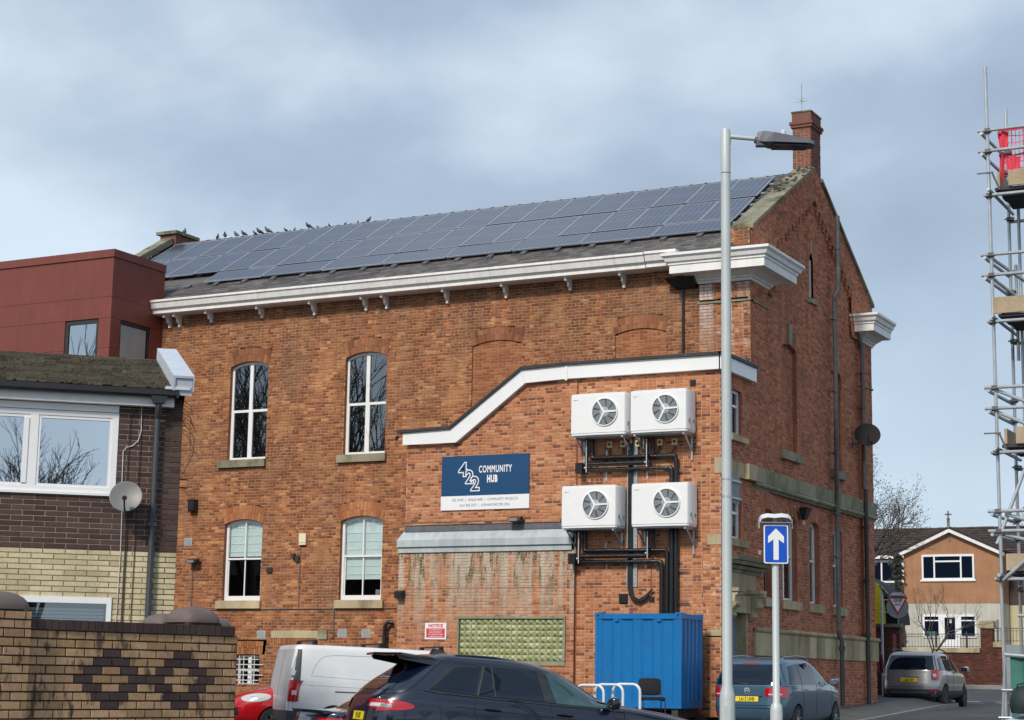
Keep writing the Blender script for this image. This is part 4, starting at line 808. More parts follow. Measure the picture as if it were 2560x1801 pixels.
# lower, thicker wall under the lead ledge
lay(FL, [(-23.74, .8), (-18.895, .8), (-18.895, 4.62), (-23.74, 4.62)], [[(-22.02, 2.0), (-19.1, 2.0), (-19.1, 3.06), (-22.02, 3.06)], [(-22.93, 2.5), (-22.33, 2.5), (-22.33, 2.9), (-22.93, 2.9)]], .226, .0745, .015, 'annex_stained_brick', 'annex_mortar', AN, indiv=0, headers=3, seed=34, wallname='lower_wall')
b = MB()
b.add([(-23.865, YA - .06, .8), (-23.865, 42, .8), (-23.865, 42, 5.0), (-23.865, YA - .06, 4.62)], [(0, 1, 2, 3)]); b.add([(-19.02, YA - .06, .8), (-19.02, YA + .2, .8), (-19.02, YA + .2, 4.7), (-19.02, YA - .06, 4.7)], [(0, 1, 2, 3)]); b.add([(-23.74, YA, 4.8), (-23.74, 42, 4.8), (-23.74, 42, 7.4), (-23.74, YA, 7.4)], [(0, 1, 2, 3)])
b.build('side_wall', 'annex_plain', AN, fixn=False)
b = MB(); b.fbox(FA, -19.01, -18.975, .8, 8.7, -.02, .004); b.build('movement_joint', 'arch_old_brick', AN)
b = MB(); b.fbox(FL, -23.7, -19.0, 3.735, 3.75, .0, .012); b.fbox(FA, -18.95, X0, 3.735, 3.75, .0, .012); b.build('damp_course', 'arch_old_brick', AN)
# ledge
b = MB(); yl = YA - .09
b.hexa([(-23.74, YA, 5.13), (-23.86, yl - .05, 4.90), (-19.03, yl - .05, 4.90), (-19.03, YA, 5.13), (-23.74, YA, 5.15), (-23.86, yl - .05, 4.93), (-19.03, yl - .05, 4.93), (-19.03, YA, 5.15)])
b.box(-23.88, -19.06, yl - .07, yl - .03, 4.76, 4.93); b.box(-23.87, -19.08, yl - .02, yl + .01, 4.62, 4.765); b.hexa([(-23.89, yl - .05, 4.76), (-23.86, yl - .05, 4.76), (-23.74, YA, 4.76), (-23.78, YA, 4.76), (-23.89, yl - .05, 4.93), (-23.86, yl - .05, 4.93), (-23.74, YA, 5.15), (-23.78, YA, 5.15)])
b.build('ledge_flashing', 'pale_grey_flashing', AN)
b = MB(); b.fbox(FA, -23.74, -19.05, 5.14, 5.28, 0, .03); b.build('lead_flashing', 'lead', AN)
b = MB(); b.fbox(FA, -23.74, -20.75, 5.36, 5.375, .0, .02); b.build('conduit', 'cable_grey', AN)
# roof and fascia following the stepped outline
prof = [(-23.95, 7.42), (-22.42, 7.42), (-20.42, 8.80), (-19.2, 8.84), (X0 + .03, 8.84)]
b = MB(); top = [(-23.95, 7.62), (-22.44, 7.66), (-20.47, 9.03), (-19.26, 9.07), (X0 + .04, 9.07)]; bot = [(-23.80, 7.32), (-22.28, 7.32), (-20.37, 8.70), (-19.2, 8.74), (X0 + .04, 8.74)]
for i in range(4):
    (a, za), (c, zc) = top[i], top[i + 1]; (a2, zb), (c2, zd) = bot[i], bot[i + 1]
    if i == 0: a = -23.81
    g = .004
    b = MB(); b.hexa([(a2, YA - .13, zb), (c2 - g, YA - .13, zd), (c2 - g, YA - .005, zd), (a2, YA - .005, zb), (a, YA - .13, za), (c - g, YA - .13, zc), (c - g, YA - .005, zc), (a, YA - .005, za)]); b.build('fascia_board', 'white_upvc', AN)
b = MB(); b.box(X0 + .005, X0 + .13, YA - .13, 41.98, 8.74, 9.07); b.build('fascia_board', 'white_upvc', AN)
b = MB(); b.box(-19.29, -19.23, YA - .145, YA - .12, 8.70, 9.09); b.build('fascia_joint', 'white_upvc', AN)
for i in range(4):
    (a, za), (c, zc) = top[i], top[i + 1]
    b = MB(); b.hexa([(a, YA - .19, za + .003), (c, YA - .19, zc + .003), (c, 41.99, zc + .003), (a, 41.99, za + .003), (a, YA - .19, za + .075), (c + (.09 if i == 3 else 0), YA - .19, zc + .075), (c + (.09 if i == 3 else 0), 41.99, zc + .075), (a, 41.99, za + .075)]); b.build('roof_edge', 'lead' if 0 else 'dark_iron', AN)
b = MB(); b.box(X0 + .02, X0 + .18, YA - .19, 41.98, 9.072, 9.145); b.build('roof_edge', 'dark_iron', AN)
b = MB(); b.fbox(FAE, 41.6, 41.99, 9.15, 9.32, -.5, -.02); b.build('lead_upstand', 'lead', AN)
b = MB(); b.path([(-23.95, YA - .1, 7.55), (-24.0, YA - .1, 7.50), (-24.02, YA - .1, 7.45)], .04, 8); b.build('gutter_end', 'black_plastic', AN)
# east side with windows, door and stone surround
eh = [[(40.45, .9), (41.45, .9), (41.45, 3.2), (40.45, 3.2)], [(40.55, 7.33), (41.28, 7.33), (41.28, 8.42), (40.55, 8.42)], [(40.5, 4.88), (41.25, 4.88), (41.25, 5.82), (40.5, 5.82)], [(39, 6.33), (43, 6.33), (43, 6.70), (39, 6.70)]]
FAE2 = frame((X0 - .005, 0, 0), (0, 1, 0))
lay(FAE2, [(YA, .8), (42.0, .8), (42.0, 8.76), (YA, 8.76)], eh, .226, .0745, .011, 'gable_brick', 'gable_mortar', AN, indiv=0, headers=4, seed=35, wallname='side_wall')
window(FAE2, 40.55, 41.28, 7.33, 8.42, .02, AN, 'top', trans=8.03, depth=.1, reveal='gable_plain', glass='mid_glass'); window(FAE2, 40.5, 41.25, 4.88, 5.82, .02, AN, 'top', trans=5.50, depth=.1, reveal='gable_plain', glass='mid_glass', blind=5.2)
sill(FAE2, 40.4, 41.5, 7.17, 7.32, .10, AN, 'stone_block'); sill(FAE2, 40.3, 41.45, 4.70, 4.87, .12, AN, 'stone_block')
voussoirs(FAE2, 40.45, 41.35, 8.43, .02, .28, 'gable_brick', AN, n=9)
for a, c in ((YA, 40.6), (40.6, 41.35), (41.35, 42.0)):
    b = MB(); b.fbox(FAE2, a + .004, c - .004, 6.335, 6.695, -.05, .05 if a < 41.3 else .16); b.build('string_course_stone', 'stone_block', AN)
DS = thing('stone_doorcase', 'weathered sandstone door hood with scrolled brackets on the corner entrance', 'doorcase', (X0, 41, 1.1))
for (y0, y1, z0, z1, d) in ((39.95, 42.55, 4.36, 4.46, .42), (40.0, 42.45, 4.27, 4.345, .34), (40.05, 42.35, 4.16, 4.235, .26), (40.1, 42.2, 4.08, 4.145, .18)):
    b = MB(); b.hexa([(X0, y0 + .1, z0), (X0 + d - .06, y0 + .1, z0), (X0 + d - .06, y1 - .12, z0), (X0, y1 - .12, z0), (X0, y0, z1), (X0 + d, y0, z1), (X0 + d, y1, z1), (X0, y1, z1)]); b.build('hood_moulding', 'mossy_stone', DS)
b = MB(); b.box(X0, X0 + .10, 40.2, 41.95, 3.72, 4.08); b.build('frieze_block', 'stone_block', DS)
for y in (40.15, 41.62):
    b = MB(); b.prism([(X0, y, 3.68), (X0 + .30, y, 3.68), (X0 + .30, y, 3.58), (X0 + .24, y, 3.54), (X0 + .22, y, 3.30), (X0 + .14, y, 3.22), (X0 + .10, y, 3.05), (X0, y, 3.0)], (0, .34, 0)); cb = b.build('scroll_bracket', 'stone_block', DS)
    b = MB(); b.box(X0 + .01, X0 + .34, y - .04, y + .38, 3.64, 3.72); b.build('bracket_cap', 'stone_block', cb)
    for q_, z_, r2_ in ((.2, 3.36, .07), (.1, 3.12, .05)): b = MB(); b.tube((X0 + q_, y - .02, z_), (X0 + q_, y + .36, z_), r2_, 10); b.build('scroll', 'stone_block', cb)
b = MB()
for k in range(4): b.tube((X0 + .06, 40.72 + k * .14, 3.60), (X0 + .18, 40.78 + k * .14, 3.68), .045, 7)
b.build('carved_rib', 'stone_block', DS)
b = MB(); b.box(X0 + .0, X0 + .08, 40.5, 41.6, 3.18, 3.58); b.build('lintel', 'stone_block', DS)
b = MB(); b.box(X0 - .30, X0 - .22, 40.45, 41.45, .95, 3.2); d_ = b.build('door', 'sheet_grey', DS); b = MB(); b.tube((X0 - .2, 40.56, 1.9), (X0 - .2, 40.56, 2.2), .015, 6); b.build('handle', 'chrome', d_)
b = MB(); b.box(X0 - .22, X0 + .03, 40.38, 40.46, .95, 3.2); b.box(X0 - .22, X0 + .03, 41.44, 41.52, .95, 3.2); b.build('jamb', 'stone_block', DS)
# green moulded tile panel in the blocked window
GP = thing('tile_panel', 'green panel of small pyramid-shaped tiles filling the blocked window behind the cars', 'wall panel', (-20.6, YA - .06, 2.0))
b = MB(); b.fbox(FL, -22.02, -19.10, 3.0, 3.06, -.03, .05); b.fbox(FL, -22.02, -21.97, 2.0, 3.0, -.03, .05); b.fbox(FL, -19.15, -19.10, 2.0, 3.0, -.03, .05); b.fbox(FL, -22.0, -19.1, 1.9, 2.0, -.03, .03); b.fbox(FL, -21.97, -19.15, 2.0, 3.0, -.05, -.03); b.build('frame', 'mossy_stone', GP)
plain('green_tile', (.37, .40, .20), .6, var=.2, scale=6, patches=((4, (.56, .58, .42), .52, .66, .7),))
rnd = random.Random(2); gw, gh_ = 2.82 / 18, 1.0 / 7
b = MB(); b.add([(-.5, -.5, 0), (.5, -.5, 0), (.5, .5, 0), (-.5, .5, 0), (.08, .05, 1)], [(0, 1, 4), (1, 2, 4), (2, 3, 4), (3, 0, 4)]); tmp = b.build('pyramid_tile', 'green_tile', None, origin=(0, 0, 0)); tm = tmp.data; bpy.data.objects.remove(tmp)
for r in range(7):
    for c in range(18):
        o = bpy.data.objects.new('pyramid_tile', tm); COL.objects.link(o); o.parent = GP
        o.matrix_basis = WM[GP].inverted() @ Matrix.Translation(FL(-21.97 + gw * (c + .5), 2.0 + gh_ * (r + .5), -.028)) @ Matrix.Rotation(R(90), 4, 'X') @ Matrix.Rotation(R(90 * rnd.randint(0, 3) + rnd.uniform(-4, 4)), 4, 'Z') @ Matrix.Diagonal((gw * .95, gh_ * .98, .085, 1))
# signs
t = thing('hub_sign', 'large navy and white community hub sign board on the annex wall', 'sign', FA(-21.48, 5.65, .02))
b = MB(); b.fbox(FA, -22.70, -20.27, 6.0, 6.985, .012, .045); b.build('blue_panel', 'sign_blue', t)
b = MB(); b.fbox(FA, -22.71, -20.26, 5.65, 5.997, .012, .045); b.build('white_panel', 'sign_white', t)
def outl(ch_, s, v, h, k):
    text(ch_, FA, s, v, .0470 + k * .0016, h, 'sign_white', t, bold=.030, sx=1.0); text(ch_, FA, s, v, .0478 + k * .0016, h, 'sign_blue', t, bold=.004, sx=1.0)
outl('4', -22.21, 6.49, .32, 0); outl('2', -22.02, 6.31, .31, 1); outl('2', -21.87, 6.13, .33, 2)
text('COMMUNITY', FA, -21.20, 6.56, .047, .165, 'sign_white', t, sx=.58, align='CENTER', bold=.006, sp=1.16)
text('HUB', FA, -21.28, 6.32, .047, .165, 'sign_white', t, sx=.58, align='CENTER', bold=.012, sp=1.12)
text('422 CAFE  |  VENUE HIRE  |  COMMUNITY PROJECTS', FA, -21.48, 5.865, .047, .064, 'navy_ink', t, sx=.80, align='CENTER', sp=1.08)
text('0161 850 3277  |  422MANCHESTER.ORG', FA, -21.48, 5.73, .047, .064, 'navy_ink', t, sx=.80, align='CENTER', sp=1.08)
t = thing('notice_sign', 'small red and white notice sign low on the annex wall beside the green panel', 'sign', FL(-22.63, 2.5, .02))
b = MB(); b.fbox(FL, -22.93, -22.33, 2.50, 2.90, .004, .02); b.build('board', 'sign_white', t)
b = MB(); b.fbox(FL, -22.89, -22.37, 2.54, 2.765, .02, .0215); b.build('red_field', 'notice_red', t)
text('NOTICE', FL, -22.63, 2.795, .0225, .075, 'notice_red', t, align='CENTER', sx=1.05, bold=.004)
for i, s_ in enumerate(('The management can not', 'accept responsibility for', 'loss or damage of property', 'or vehicles in this car park')): text(s_, FL, -22.63, 2.720 - i * .052, .0225, .026, 'sign_white', t, align='CENTER', sx=1.0, bold=.001)
floodlight(None, FA, -20.56, 5.38, 'black floodlight mounted just under the blue sign over the grey ledge')
t = thing('wall_lamp', 'small black wall lamp at the left corner of the annex under the ledge', 'wall lamp', FL(-23.65, 3.5, .02)); b = MB(); b.hexa([FL(-23.75, 3.55, 0), FL(-23.52, 3.55, 0), FL(-23.54, 3.5, .2), FL(-23.73, 3.5, .2), FL(-23.75, 3.7, 0), FL(-23.52, 3.7, 0), FL(-23.54, 3.66, .2), FL(-23.73, 3.66, .2)]); b.build('housing', 'black_plastic', t); b = MB(); b.fbox(FL, -23.69, -23.58, 3.48, 3.52, .06, .16); b.build('lens', 'lens_grey', t)
def grille(s0, s1, v0, v1, lab, mat):
    t = thing('extract_grille', lab, 'vent grille', FA((s0 + s1) / 2, v0, .02)); b = MB(); b.fbox(FA, s0, s1, v0, v1, 0, .02); b.build('plate', mat, t)
    b = MB(); n = 5
    for i in range(n):
        v = lerp(v0 + .02, v1 - .03, i / (n - 1)); b.fbox(FA, s0 + .02, s1 - .02, v, v + .012, .02, .035)
    b.build('louvre', mat, t)
grille(-17.88, -17.65, 3.36, 3.58, 'square black fan grille on the annex wall above the blue container', 'black_plastic'); grille(-17.12, -16.98, 3.38, 3.51, 'small dark red-brown vent right of the curled cables', 'dark_iron'); grille(-16.10, -15.95, 8.38, 8.54, 'small brown vent on the annex wall above the upper right heat pump', 'dark_iron')
# ---------------------------------------------------------------- heat pumps
def heatpump(M, lab, first=None):
    if first: o = copy_tree(first, None, M); o['label'] = lab; return o
    t = thing('heat_pump', lab, 'heat pump', mat=M, group='white heat pump units on the annex wall')
    W, D, H = 1.44, .52, 1.0; b = MB(M); n = 14; pts = []
    # plan outline with a gently bowed front (front is -y)
    def outl_(z, ins=0): return [(-W / 2 + ins, 0, z), (-W / 2 + ins, -D + .05, z)] + [(-W / 2 + ins + .03 + (W - 2 * ins - .06) * i / n, -D - .035 * (1 - (2 * i / n - 1) ** 2) + ins, z) for i in range(n + 1)] + [(W / 2 - ins, -D + .05, z), (W / 2 - ins, 0, z)]
    lv = [(0.0, .012), (.045, .012), (.05, 0), (.94, 0), (.945, .006), (.985, .006), (.995, .03)]; k = len(outl_(0)); vs = []
    for z, i_ in lv: vs += outl_(z, i_)
    fs = [(i * k + j, i * k + (j + 1) % k, (i + 1) * k + (j + 1) % k, (i + 1) * k + j) for i in range(len(lv) - 1) for j in range(k)] + [tuple(range(k))[::-1], tuple(range((len(lv) - 1) * k, len(lv) * k))]
    b.add(vs, fs); cas = b.build('casing', 'white_upvc', t, smooth='auto')
    cx, cz, r = .19, .53, .325; T = Matrix.Translation((cx, -D - .038, cz)) @ Matrix.Rotation(R(90), 4, 'X')
    b = MB(M @ T); b.lathe([(r + .01, -.03), (r + .01, .022), (r - .012, .022), (r - .02, -.005)], n=36); b.build('fan_ring', 'white_upvc', t, smooth='auto')
    b = MB(M @ T); b.lathe([(.0, .004), (r - .01, .004)], n=30); b.build('fan_recess', 'fan_back', t)
    b = MB(M @ T)
    for i in range(9):
        a = 2 * math.pi * i / 9
        p = lambda rr, aa, z: (rr * math.cos(aa), rr * math.sin(aa), z)
        for q in range(3): b.add([p(.12 + q * .06, a + q * .05, .006), p(.12 + (q + 1) * .06, a + (q + 1) * .05, .006), p(.12 + (q + 1) * .06, a + (q + 1) * .05 + .52, .012), p(.12 + q * .06, a + q * .05 + .5, .012)], [(0, 1, 2, 3)])
    b.build('fan_blade', 'fan_grey', t, fixn=False)
    b = MB(M @ T); b.lathe([(.12, .004), (.12, .016), (.09, .022), (0.001, .024)], n=24); b.build('fan_hub', 'vent_grey', t, smooth='auto')
    b = MB(M @ T)
    for a in (R(2), R(122), R(242)):
        d = Vector((math.cos(a), math.sin(a), 0)); q = Vector((-d.y, d.x, 0)); b.hexa([q * -.024 + Vector((0, 0, .020)), d * r + q * -.019 + Vector((0, 0, .016)), d * r + q * .019 + Vector((0, 0, .016)), q * .024 + Vector((0, 0, .020)), q * -.024 + Vector((0, 0, .036)), d * r + q * -.019 + Vector((0, 0, .03)), d * r + q * .019 + Vector((0, 0, .03)), q * .024 + Vector((0, 0, .036))])
    b.build('guard_spoke', 'white_upvc', t)
    b = MB(M); b.box(-.62, -.50, -D - .018, -D - .006, .84, .852); b.build('badge', 'vent_grey', t)
    b = MB(M); b.box(W / 2 - .004, W / 2 + .004, -.28, -.272, .02, .97); b.build('side_seam', 'vent_grey', t)
    for y in (-.40, -.14): b = MB(M); b.box(W / 2 + .002, W / 2 + .02, y - .035, y + .035, .22, .30); b.build('carry_handle', 'sheet_grey', t)
    for x in (-.60, .62):
        b = MB(M); b.box(x - .02, x + .02, -D + .02, .05, -.075, -.035); b.box(x - .02, x + .02, .02, .055, -.62, .1)
        b.hexa([(x - .012, -.42, -.075), (x + .012, -.42, -.075), (x + .012, .03, -.42), (x - .012, .03, -.42), (x - .012, -.40, -.045), (x + .012, -.40, -.045), (x + .012, .03, -.37), (x - .012, .03, -.37)]); b.build('wall_bracket', 'galvanised', t)
    b = MB(M); b.box(-.66, .68, -D + .06, -.02, -.035, -.0); b.build('base_tray', 'galvanised', t)
    return t
plain('fan_grey', (.185, .205, .225), .6, var=.04)
h1 = heatpump(Matrix.Translation((-18.20, YA - .07, 7.27)), 'upper left heat pump unit of the four, left edge over the movement joint')
heatpump(Matrix.Translation((-16.66, YA - .07, 7.27)), 'upper right heat pump unit of the four, highest near the annex corner', h1)
heatpump(Matrix.Translation((-18.42, YA - .07, 5.09)), 'lower left heat pump unit of the four, overlapping the end of the grey ledge', h1)
heatpump(Matrix.Translation((-16.62, YA - .07, 5.09)), 'lower right heat pump unit of the four, right of the cable tray', h1)
# pipework
PW = thing('heat_pump_pipework', 'black insulated pipe runs below the heat pumps dropping behind the blue container', 'pipework', (-17, YA - .1, 3))
yp = YA - .13
def run(pts, r=.05, nm='insulated_pipe', y=yp, mat='insulation', n=10):
    q = []
    P_ = [Vector((a, y, c)) for a, c in pts]
    for i, p in enumerate(P_):
        if 0 < i < len(P_) - 1:
            a = (P_[i - 1] - p).normalized(); c = (P_[i + 1] - p).normalized(); q += [p + a * .045, p + a * .012 + c * .012, p + c * .045]
        else: q.append(p)
    b = MB(); b.path(q, r, n); return b.build(nm, mat, PW, smooth='auto')
run([(-18.64, 7.26), (-18.63, 6.63)], .045, y=yp - .12); run([(-17.09, 7.2), (-17.08, 6.61)], .045, y=yp - .12); run([(-18.56, 7.26), (-18.55, 6.78), (-16.40, 6.76), (-16.40, 3.1)], .055); run([(-18.70, 6.62), (-17.0, 6.61)], .06, y=yp - .10); run([(-17.0, 7.2), (-16.98, 6.80)], .045)
run([(-18.83, 6.53), (-18.7, 6.50), (-16.50, 6.48), (-16.50, 3.1)], .055, y=yp - .02)
run([(-18.81, 5.06), (-18.81, 4.45)], .045, y=yp - .12); run([(-18.73, 5.06), (-18.72, 4.59), (-16.62, 4.57), (-16.62, 3.1)], .052); run([(-19.01, 4.45), (-17.01, 4.44)], .06, y=yp - .10); run([(-18.9, 4.33), (-16.75, 4.31), (-16.75, 3.1)], .052, y=yp - .02); run([(-17.05, 5.05), (-17.05, 4.44)], .042, y=yp - .12); run([(-16.98, 5.05), (-16.97, 4.60)], .042)
for (a, z0, z1) in ((-18.63, 7.2, 6.42), (-17.08, 7.15, 6.5), (-18.81, 5.02, 4.28), (-17.05, 5.0, 4.38)): 
    b = MB(); b.tube((a + .01, yp - .18, z1), (a + .01, yp - .18, z0), .011, 6); b.tube((a - .03, yp - .18, z1 + .12), (a - .03, yp - .15, z1 + .12), .02, 6); b.build('valve_rod', 'soft_white', PW)
for (x, z) in ((-18.9, 6.54), (-19.06, 4.40)): b = MB(); b.box(x, x + .18, yp - .2, yp + .12, z - .13, z + .12); b.build('valve_box', 'insulation', PW)
for (x, z) in ((-18.22, 6.82), (-18.22, 6.30), (-17.17, 6.30), (-18.22, 4.64), (-17.2, 4.66), (-18.2, 4.22), (-17.2, 4.22)): b = MB(); b.fbox(FA, x - .02, x + .02, z - .06, z + .14, .01, .03); b.build('strut_clip', 'galvanised', PW)
for z in (6.43, 4.12, 3.4): b = MB(); b.tube((-16.72, yp + .05, z), (-16.1, yp + .05, z), .010, 5); b.tube((-16.72, yp + .05, z - .035), (-16.1, yp + .05, z - .035), .010, 5); b.build('clamp_rod', 'iron_pipe', PW)
# cable tray
CT = thing('cable_tray', 'galvanised cable tray with black cables between the heat pumps, ending in a curl', 'cable tray', (-17.5, YA, 3.7))
b = MB(); b.fbox(FA, -17.66, -17.42, 3.73, 7.1, .02, .028); b.fbox(FA, -17.67, -17.65, 3.73, 7.1, .02, .06); b.fbox(FA, -17.43, -17.41, 3.73, 7.1, .02, .06); b.build('tray', 'galvanised', CT)
b = MB()
for i in range(32): b.fbox(FA, -17.48, -17.435, 3.80 + i * .1, 3.83 + i * .1, .028, .031)
b.build('tray_slot', 'sheet_grey', CT)
for k, (dx, dz) in enumerate(((0, 0), (.04, .03), (.075, .06))):
    b = MB(); b.path([(-17.61 + dx, YA - .07, 7.1), (-17.61 + dx, YA - .07, 3.75), (-17.58 + dx, YA - .08, 3.55 + dz * .4), (-17.48 + dx * .6, YA - .09, 3.42 + dz), (-17.33, YA - .10, 3.38 + dz), (-17.17 - dx * .2, YA - .09, 3.46 + dz), (-17.04 + dx * .6, YA - .08, 3.66 + dz * .4)], .026 if k < 2 else .018, 7); b.build('cable', 'black_plastic', CT, smooth='auto')
b = MB(); b.path([(-17.07, YA - .03, 3.7), (-17.06, YA - .03, 4.2)], .006, 4); b.path([(-17.02, YA - .03, 4.38), (-16.85, YA - .03, 4.55)], .005, 4); b.build('cable', 'black_plastic', CT)
for i, (x, lab) in enumerate(((-18.13, 'leftmost of the five yellow isolator switches under the upper heat pumps'), (-17.78, 'second from left of the five yellow isolator switches under the heat pumps'), (-17.40, 'middle one of the five yellow isolator switches, beside the diagonal bracket'), (-16.84, 'fourth from left of the five yellow isolator switches under the heat pumps'), (-16.47, 'rightmost of the five yellow isolator switches under the upper heat pumps'))):
    t = thing('isolator_switch', lab, 'switch', FA(x, 7.0, .02), group='isolator switches under the upper heat pumps')
    b = MB(); b.fbox(FA, x - .065, x + .065, 7.02, 7.17, .0, .07); b.build('case', 'brass_yellow', t); b = MB(); T = Matrix.Translation(FA(x, 7.10, .07)) @ Matrix.Rotation(R(90), 4, 'X'); b = MB(T); b.lathe([(.035, 0), (.035, .02), (.001, .022)], n=12); b.build('knob', 'black_plastic', t)
    b = MB(); b.path([FA(x - .02, 7.03, .04), FA(x - .02, 6.93, .04), FA(x - .06 if i > 2 else x + .01, 6.85, .05)], .009, 5); b.path([FA(x + .02, 7.03, .04), FA(x + .02, 6.94, .04), FA(x - .12 if i > 2 else x + .04, 6.84, .05)], .009, 5); b.build('cable', 'black_plastic', t)
# ---------------------------------------------------------------- container
CX0, CX1, CY0, CY1, CZ0, CZ1 = -17.68, -15.60, 38.15, 39.42, 1.0, 3.07
t = thing('storage_container', 'bright blue corrugated storage container standing against the annex wall', 'container', (-16.64, 38.8, .86))
def corr(F, s0, s1, v0, v1, d, per, depth, mat, nm, fr=.34):
    b = MB(); n = max(1, int(round((s1 - s0) / per))); p = (s1 - s0) / n; pts = [(s0, 0)]
    for i in range(n):
        a = s0 + i * p; pts += [(a + p * .12, 0), (a + p * .24, -depth), (a + p * (.24 + fr), -depth), (a + p * (.36 + fr), 0)]
    pts.append((s1, 0)); vs = [F(s, v, d + k) for v in (v0, v1) for s, k in pts]; m = len(pts); b.add(vs, [(i, i + 1, m + i + 1, m + i) for i in range(m - 1)]); return b.build(nm, mat, t, fixn=False)
FC = frame((0, CY0, 0), (1, 0, 0)); FCE = frame((CX1, 0, 0), (0, 1, 0))
b = MB()
for x in (CX0, CX1 - .07): b.box(x, x + .07, CY0, CY0 + .07, CZ0, CZ1)
for x in (CX0, CX1 - .07): b.box(x, x + .07, CY1 - .07, CY1, CZ0, CZ1)
b.build('corner_post', 'container_blue', t)
b = MB(); b.box(CX0 + .07, CX1 - .07, CY0, CY0 + .05, CZ1 - .13, CZ1 - .02); b.box(CX0 + .07, CX1 - .07, CY0, CY0 + .06, CZ0, CZ0 + .12); b.box(CX1 - .05, CX1, CY0 + .07, CY1 - .07, CZ1 - .12, CZ1 - .02); b.box(CX1 - .06, CX1, CY0 + .07, CY1 - .07, CZ0, CZ0 + .14); b.build('rail', 'container_blue', t)
corr(FC, CX0 + .07, CX1 - .07, CZ0 + .12, CZ1 - .13, -.012, .46, .035, 'container_blue', 'front_panel', .42)
corr(FCE, CY0 + .07, CY1 - .07, CZ0 + .14, CZ1 - .12, -.012, .21, .03, 'container_blue', 'side_panel')
b = MB(); b.box(CX0 + .03, CX1 - .03, CY0 + .03, CY1 - .03, CZ1 - .06, CZ1 - .012); b.box(CX0, CX0 + .02, CY0 + .05, CY1 - .05, CZ0, CZ1 - .05); b.box(CX0, CX1, CY1 - .02, CY1, CZ0, CZ1 - .05); b.build('roof_panel', 'container_blue', t)
for x in (CX0, CX1 - .15):
    for y in (CY0, CY1 - .13):
        b = MB(); b.box(x - .005, x + .155, y - .006, y + .135, CZ1 - .12, CZ1 + .012); c_ = b.build('corner_casting', 'container_blue', t)
        if y == CY0: b = MB(); T = Matrix.Translation((x + .07, y - .007, CZ1 - .055)) @ Matrix.Rotation(R(90), 4, 'X'); b = MB(T); b.lathe([(.026, -.002), (.026, .003)], n=10); b.build('casting_hole', 'ink_black', c_)
b = MB(); T = Matrix.Translation((CX1 - .18, 0, 0)); 
for x in (CX0 + .48, CX0 + 1.5): b.box(x, x + .1, CY0 - .03, CY0, CZ1 - .19, CZ1 - .13)
b.build('lock_keeper', 'container_blue', t)
b = MB(); b.box(CX0 + .1, CX0 + .25, CY0 + .05, CY1 - .05, .80, CZ0 - .002); b.box(CX1 - .25, CX1 - .1, CY0 + .05, CY1 - .05, .80, CZ0 - .002); b.build('bearer', 'dark_iron', t)
# chair and cycle hoops in front of it
t = thing('office_chair', 'black padded office chair standing in front of the blue container', 'chair', (-15.58, 36.35, .76)); Mc = Matrix.Translation((-15.56, 36.45, gz(-15.95, 36.45))) @ Matrix.Rotation(R(35), 4, 'Z')
def cushion(M, x0, x1, y0, y1, z0, z1, nm, par, mat, curve=0):
    b = MB(M); nx = 6
    def f(u, v):
        return None
    n = 8; ring = [(math.copysign(abs(math.cos(a)) ** .35, math.cos(a)), math.copysign(abs(math.sin(a)) ** .35, math.sin(a))) for a in [2 * math.pi * i / 28 for i in range(28)]]
    lv = [(z0, .90), (z0 + (z1 - z0) * .2, 1), (z0 + (z1 - z0) * .8, 1), (z1, .90)]
    vs = [((x0 + x1) / 2 + (x1 - x0) / 2 * c * k, (y0 + y1) / 2 + (y1 - y0) / 2 * s * k, z) for z, k in lv for c, s in ring]
    b.add(vs, [(i * 28 + j, i * 28 + (j + 1) % 28, (i + 1) * 28 + (j + 1) % 28, (i + 1) * 28 + j) for i in range(3) for j in range(28)] + [tuple(range(28))[::-1], tuple(range(84, 112))]); return b.build(nm, mat, par, smooth='auto')
cushion(Mc, -.25, .25, -.24, .22, .42, .49, 'seat', t, 'chair_fabric')
Mb = Mc @ Matrix.Translation((0, .24, .52)) @ Matrix.Rotation(R(82), 4, 'X'); cushion(Mb, -.24, .24, 0, .36, -.03, .03, 'backrest', t, 'chair_fabric')
for x in (-.23, .23):
    b = MB(Mc); b.path([(x, -.22, 0), (x, -.20, .41), (x, .20, .42), (x, .26, .60)], .012, 6); b.build('leg', 'trim_black', t); b = MB(Mc); b.path([(x, .24, 0), (x, .19, .41)], .012, 6); b.build('leg', 'trim_black', t)
def hoop(x, y, lab, wd=.72, rz=0):
    t = thing('cycle_hoop', lab, 'cycle stand', (x, y, gz(x, y)), R(rz), group='white cycle hoops by the container'); M = WM[t]; b = MB(M); r_ = .16; h = .76
    pts = [(-wd / 2, 0, -.05), (-wd / 2, 0, h - r_)] + [(-wd / 2 + r_ - r_ * math.cos(a), 0, h - r_ + r_ * math.sin(a)) for a in (R(22), R(45), R(68), R(90))] + [(wd / 2 - r_ + r_ * math.sin(a), 0, h - r_ + r_ * math.cos(a)) for a in (0, R(22), R(45), R(68))] + [(wd / 2, 0, h - r_), (wd / 2, 0, -.05)]
    b.path(pts, .03, 10); b.build('hoop', 'cycle_white', t, smooth='auto'); return t
plain('cycle_white', (.66, .72, .76), .4, var=.05)
hoop(-16.02, 36.15, 'right-hand white cycle hoop, in front of the black chair', .64, -4); hoop(-16.33, 35.95, 'middle white cycle hoop left of the black chair', .66, -4); hoop(-16.68, 35.75, 'left-hand white cycle hoop, mostly behind the dark car', .66, -4)
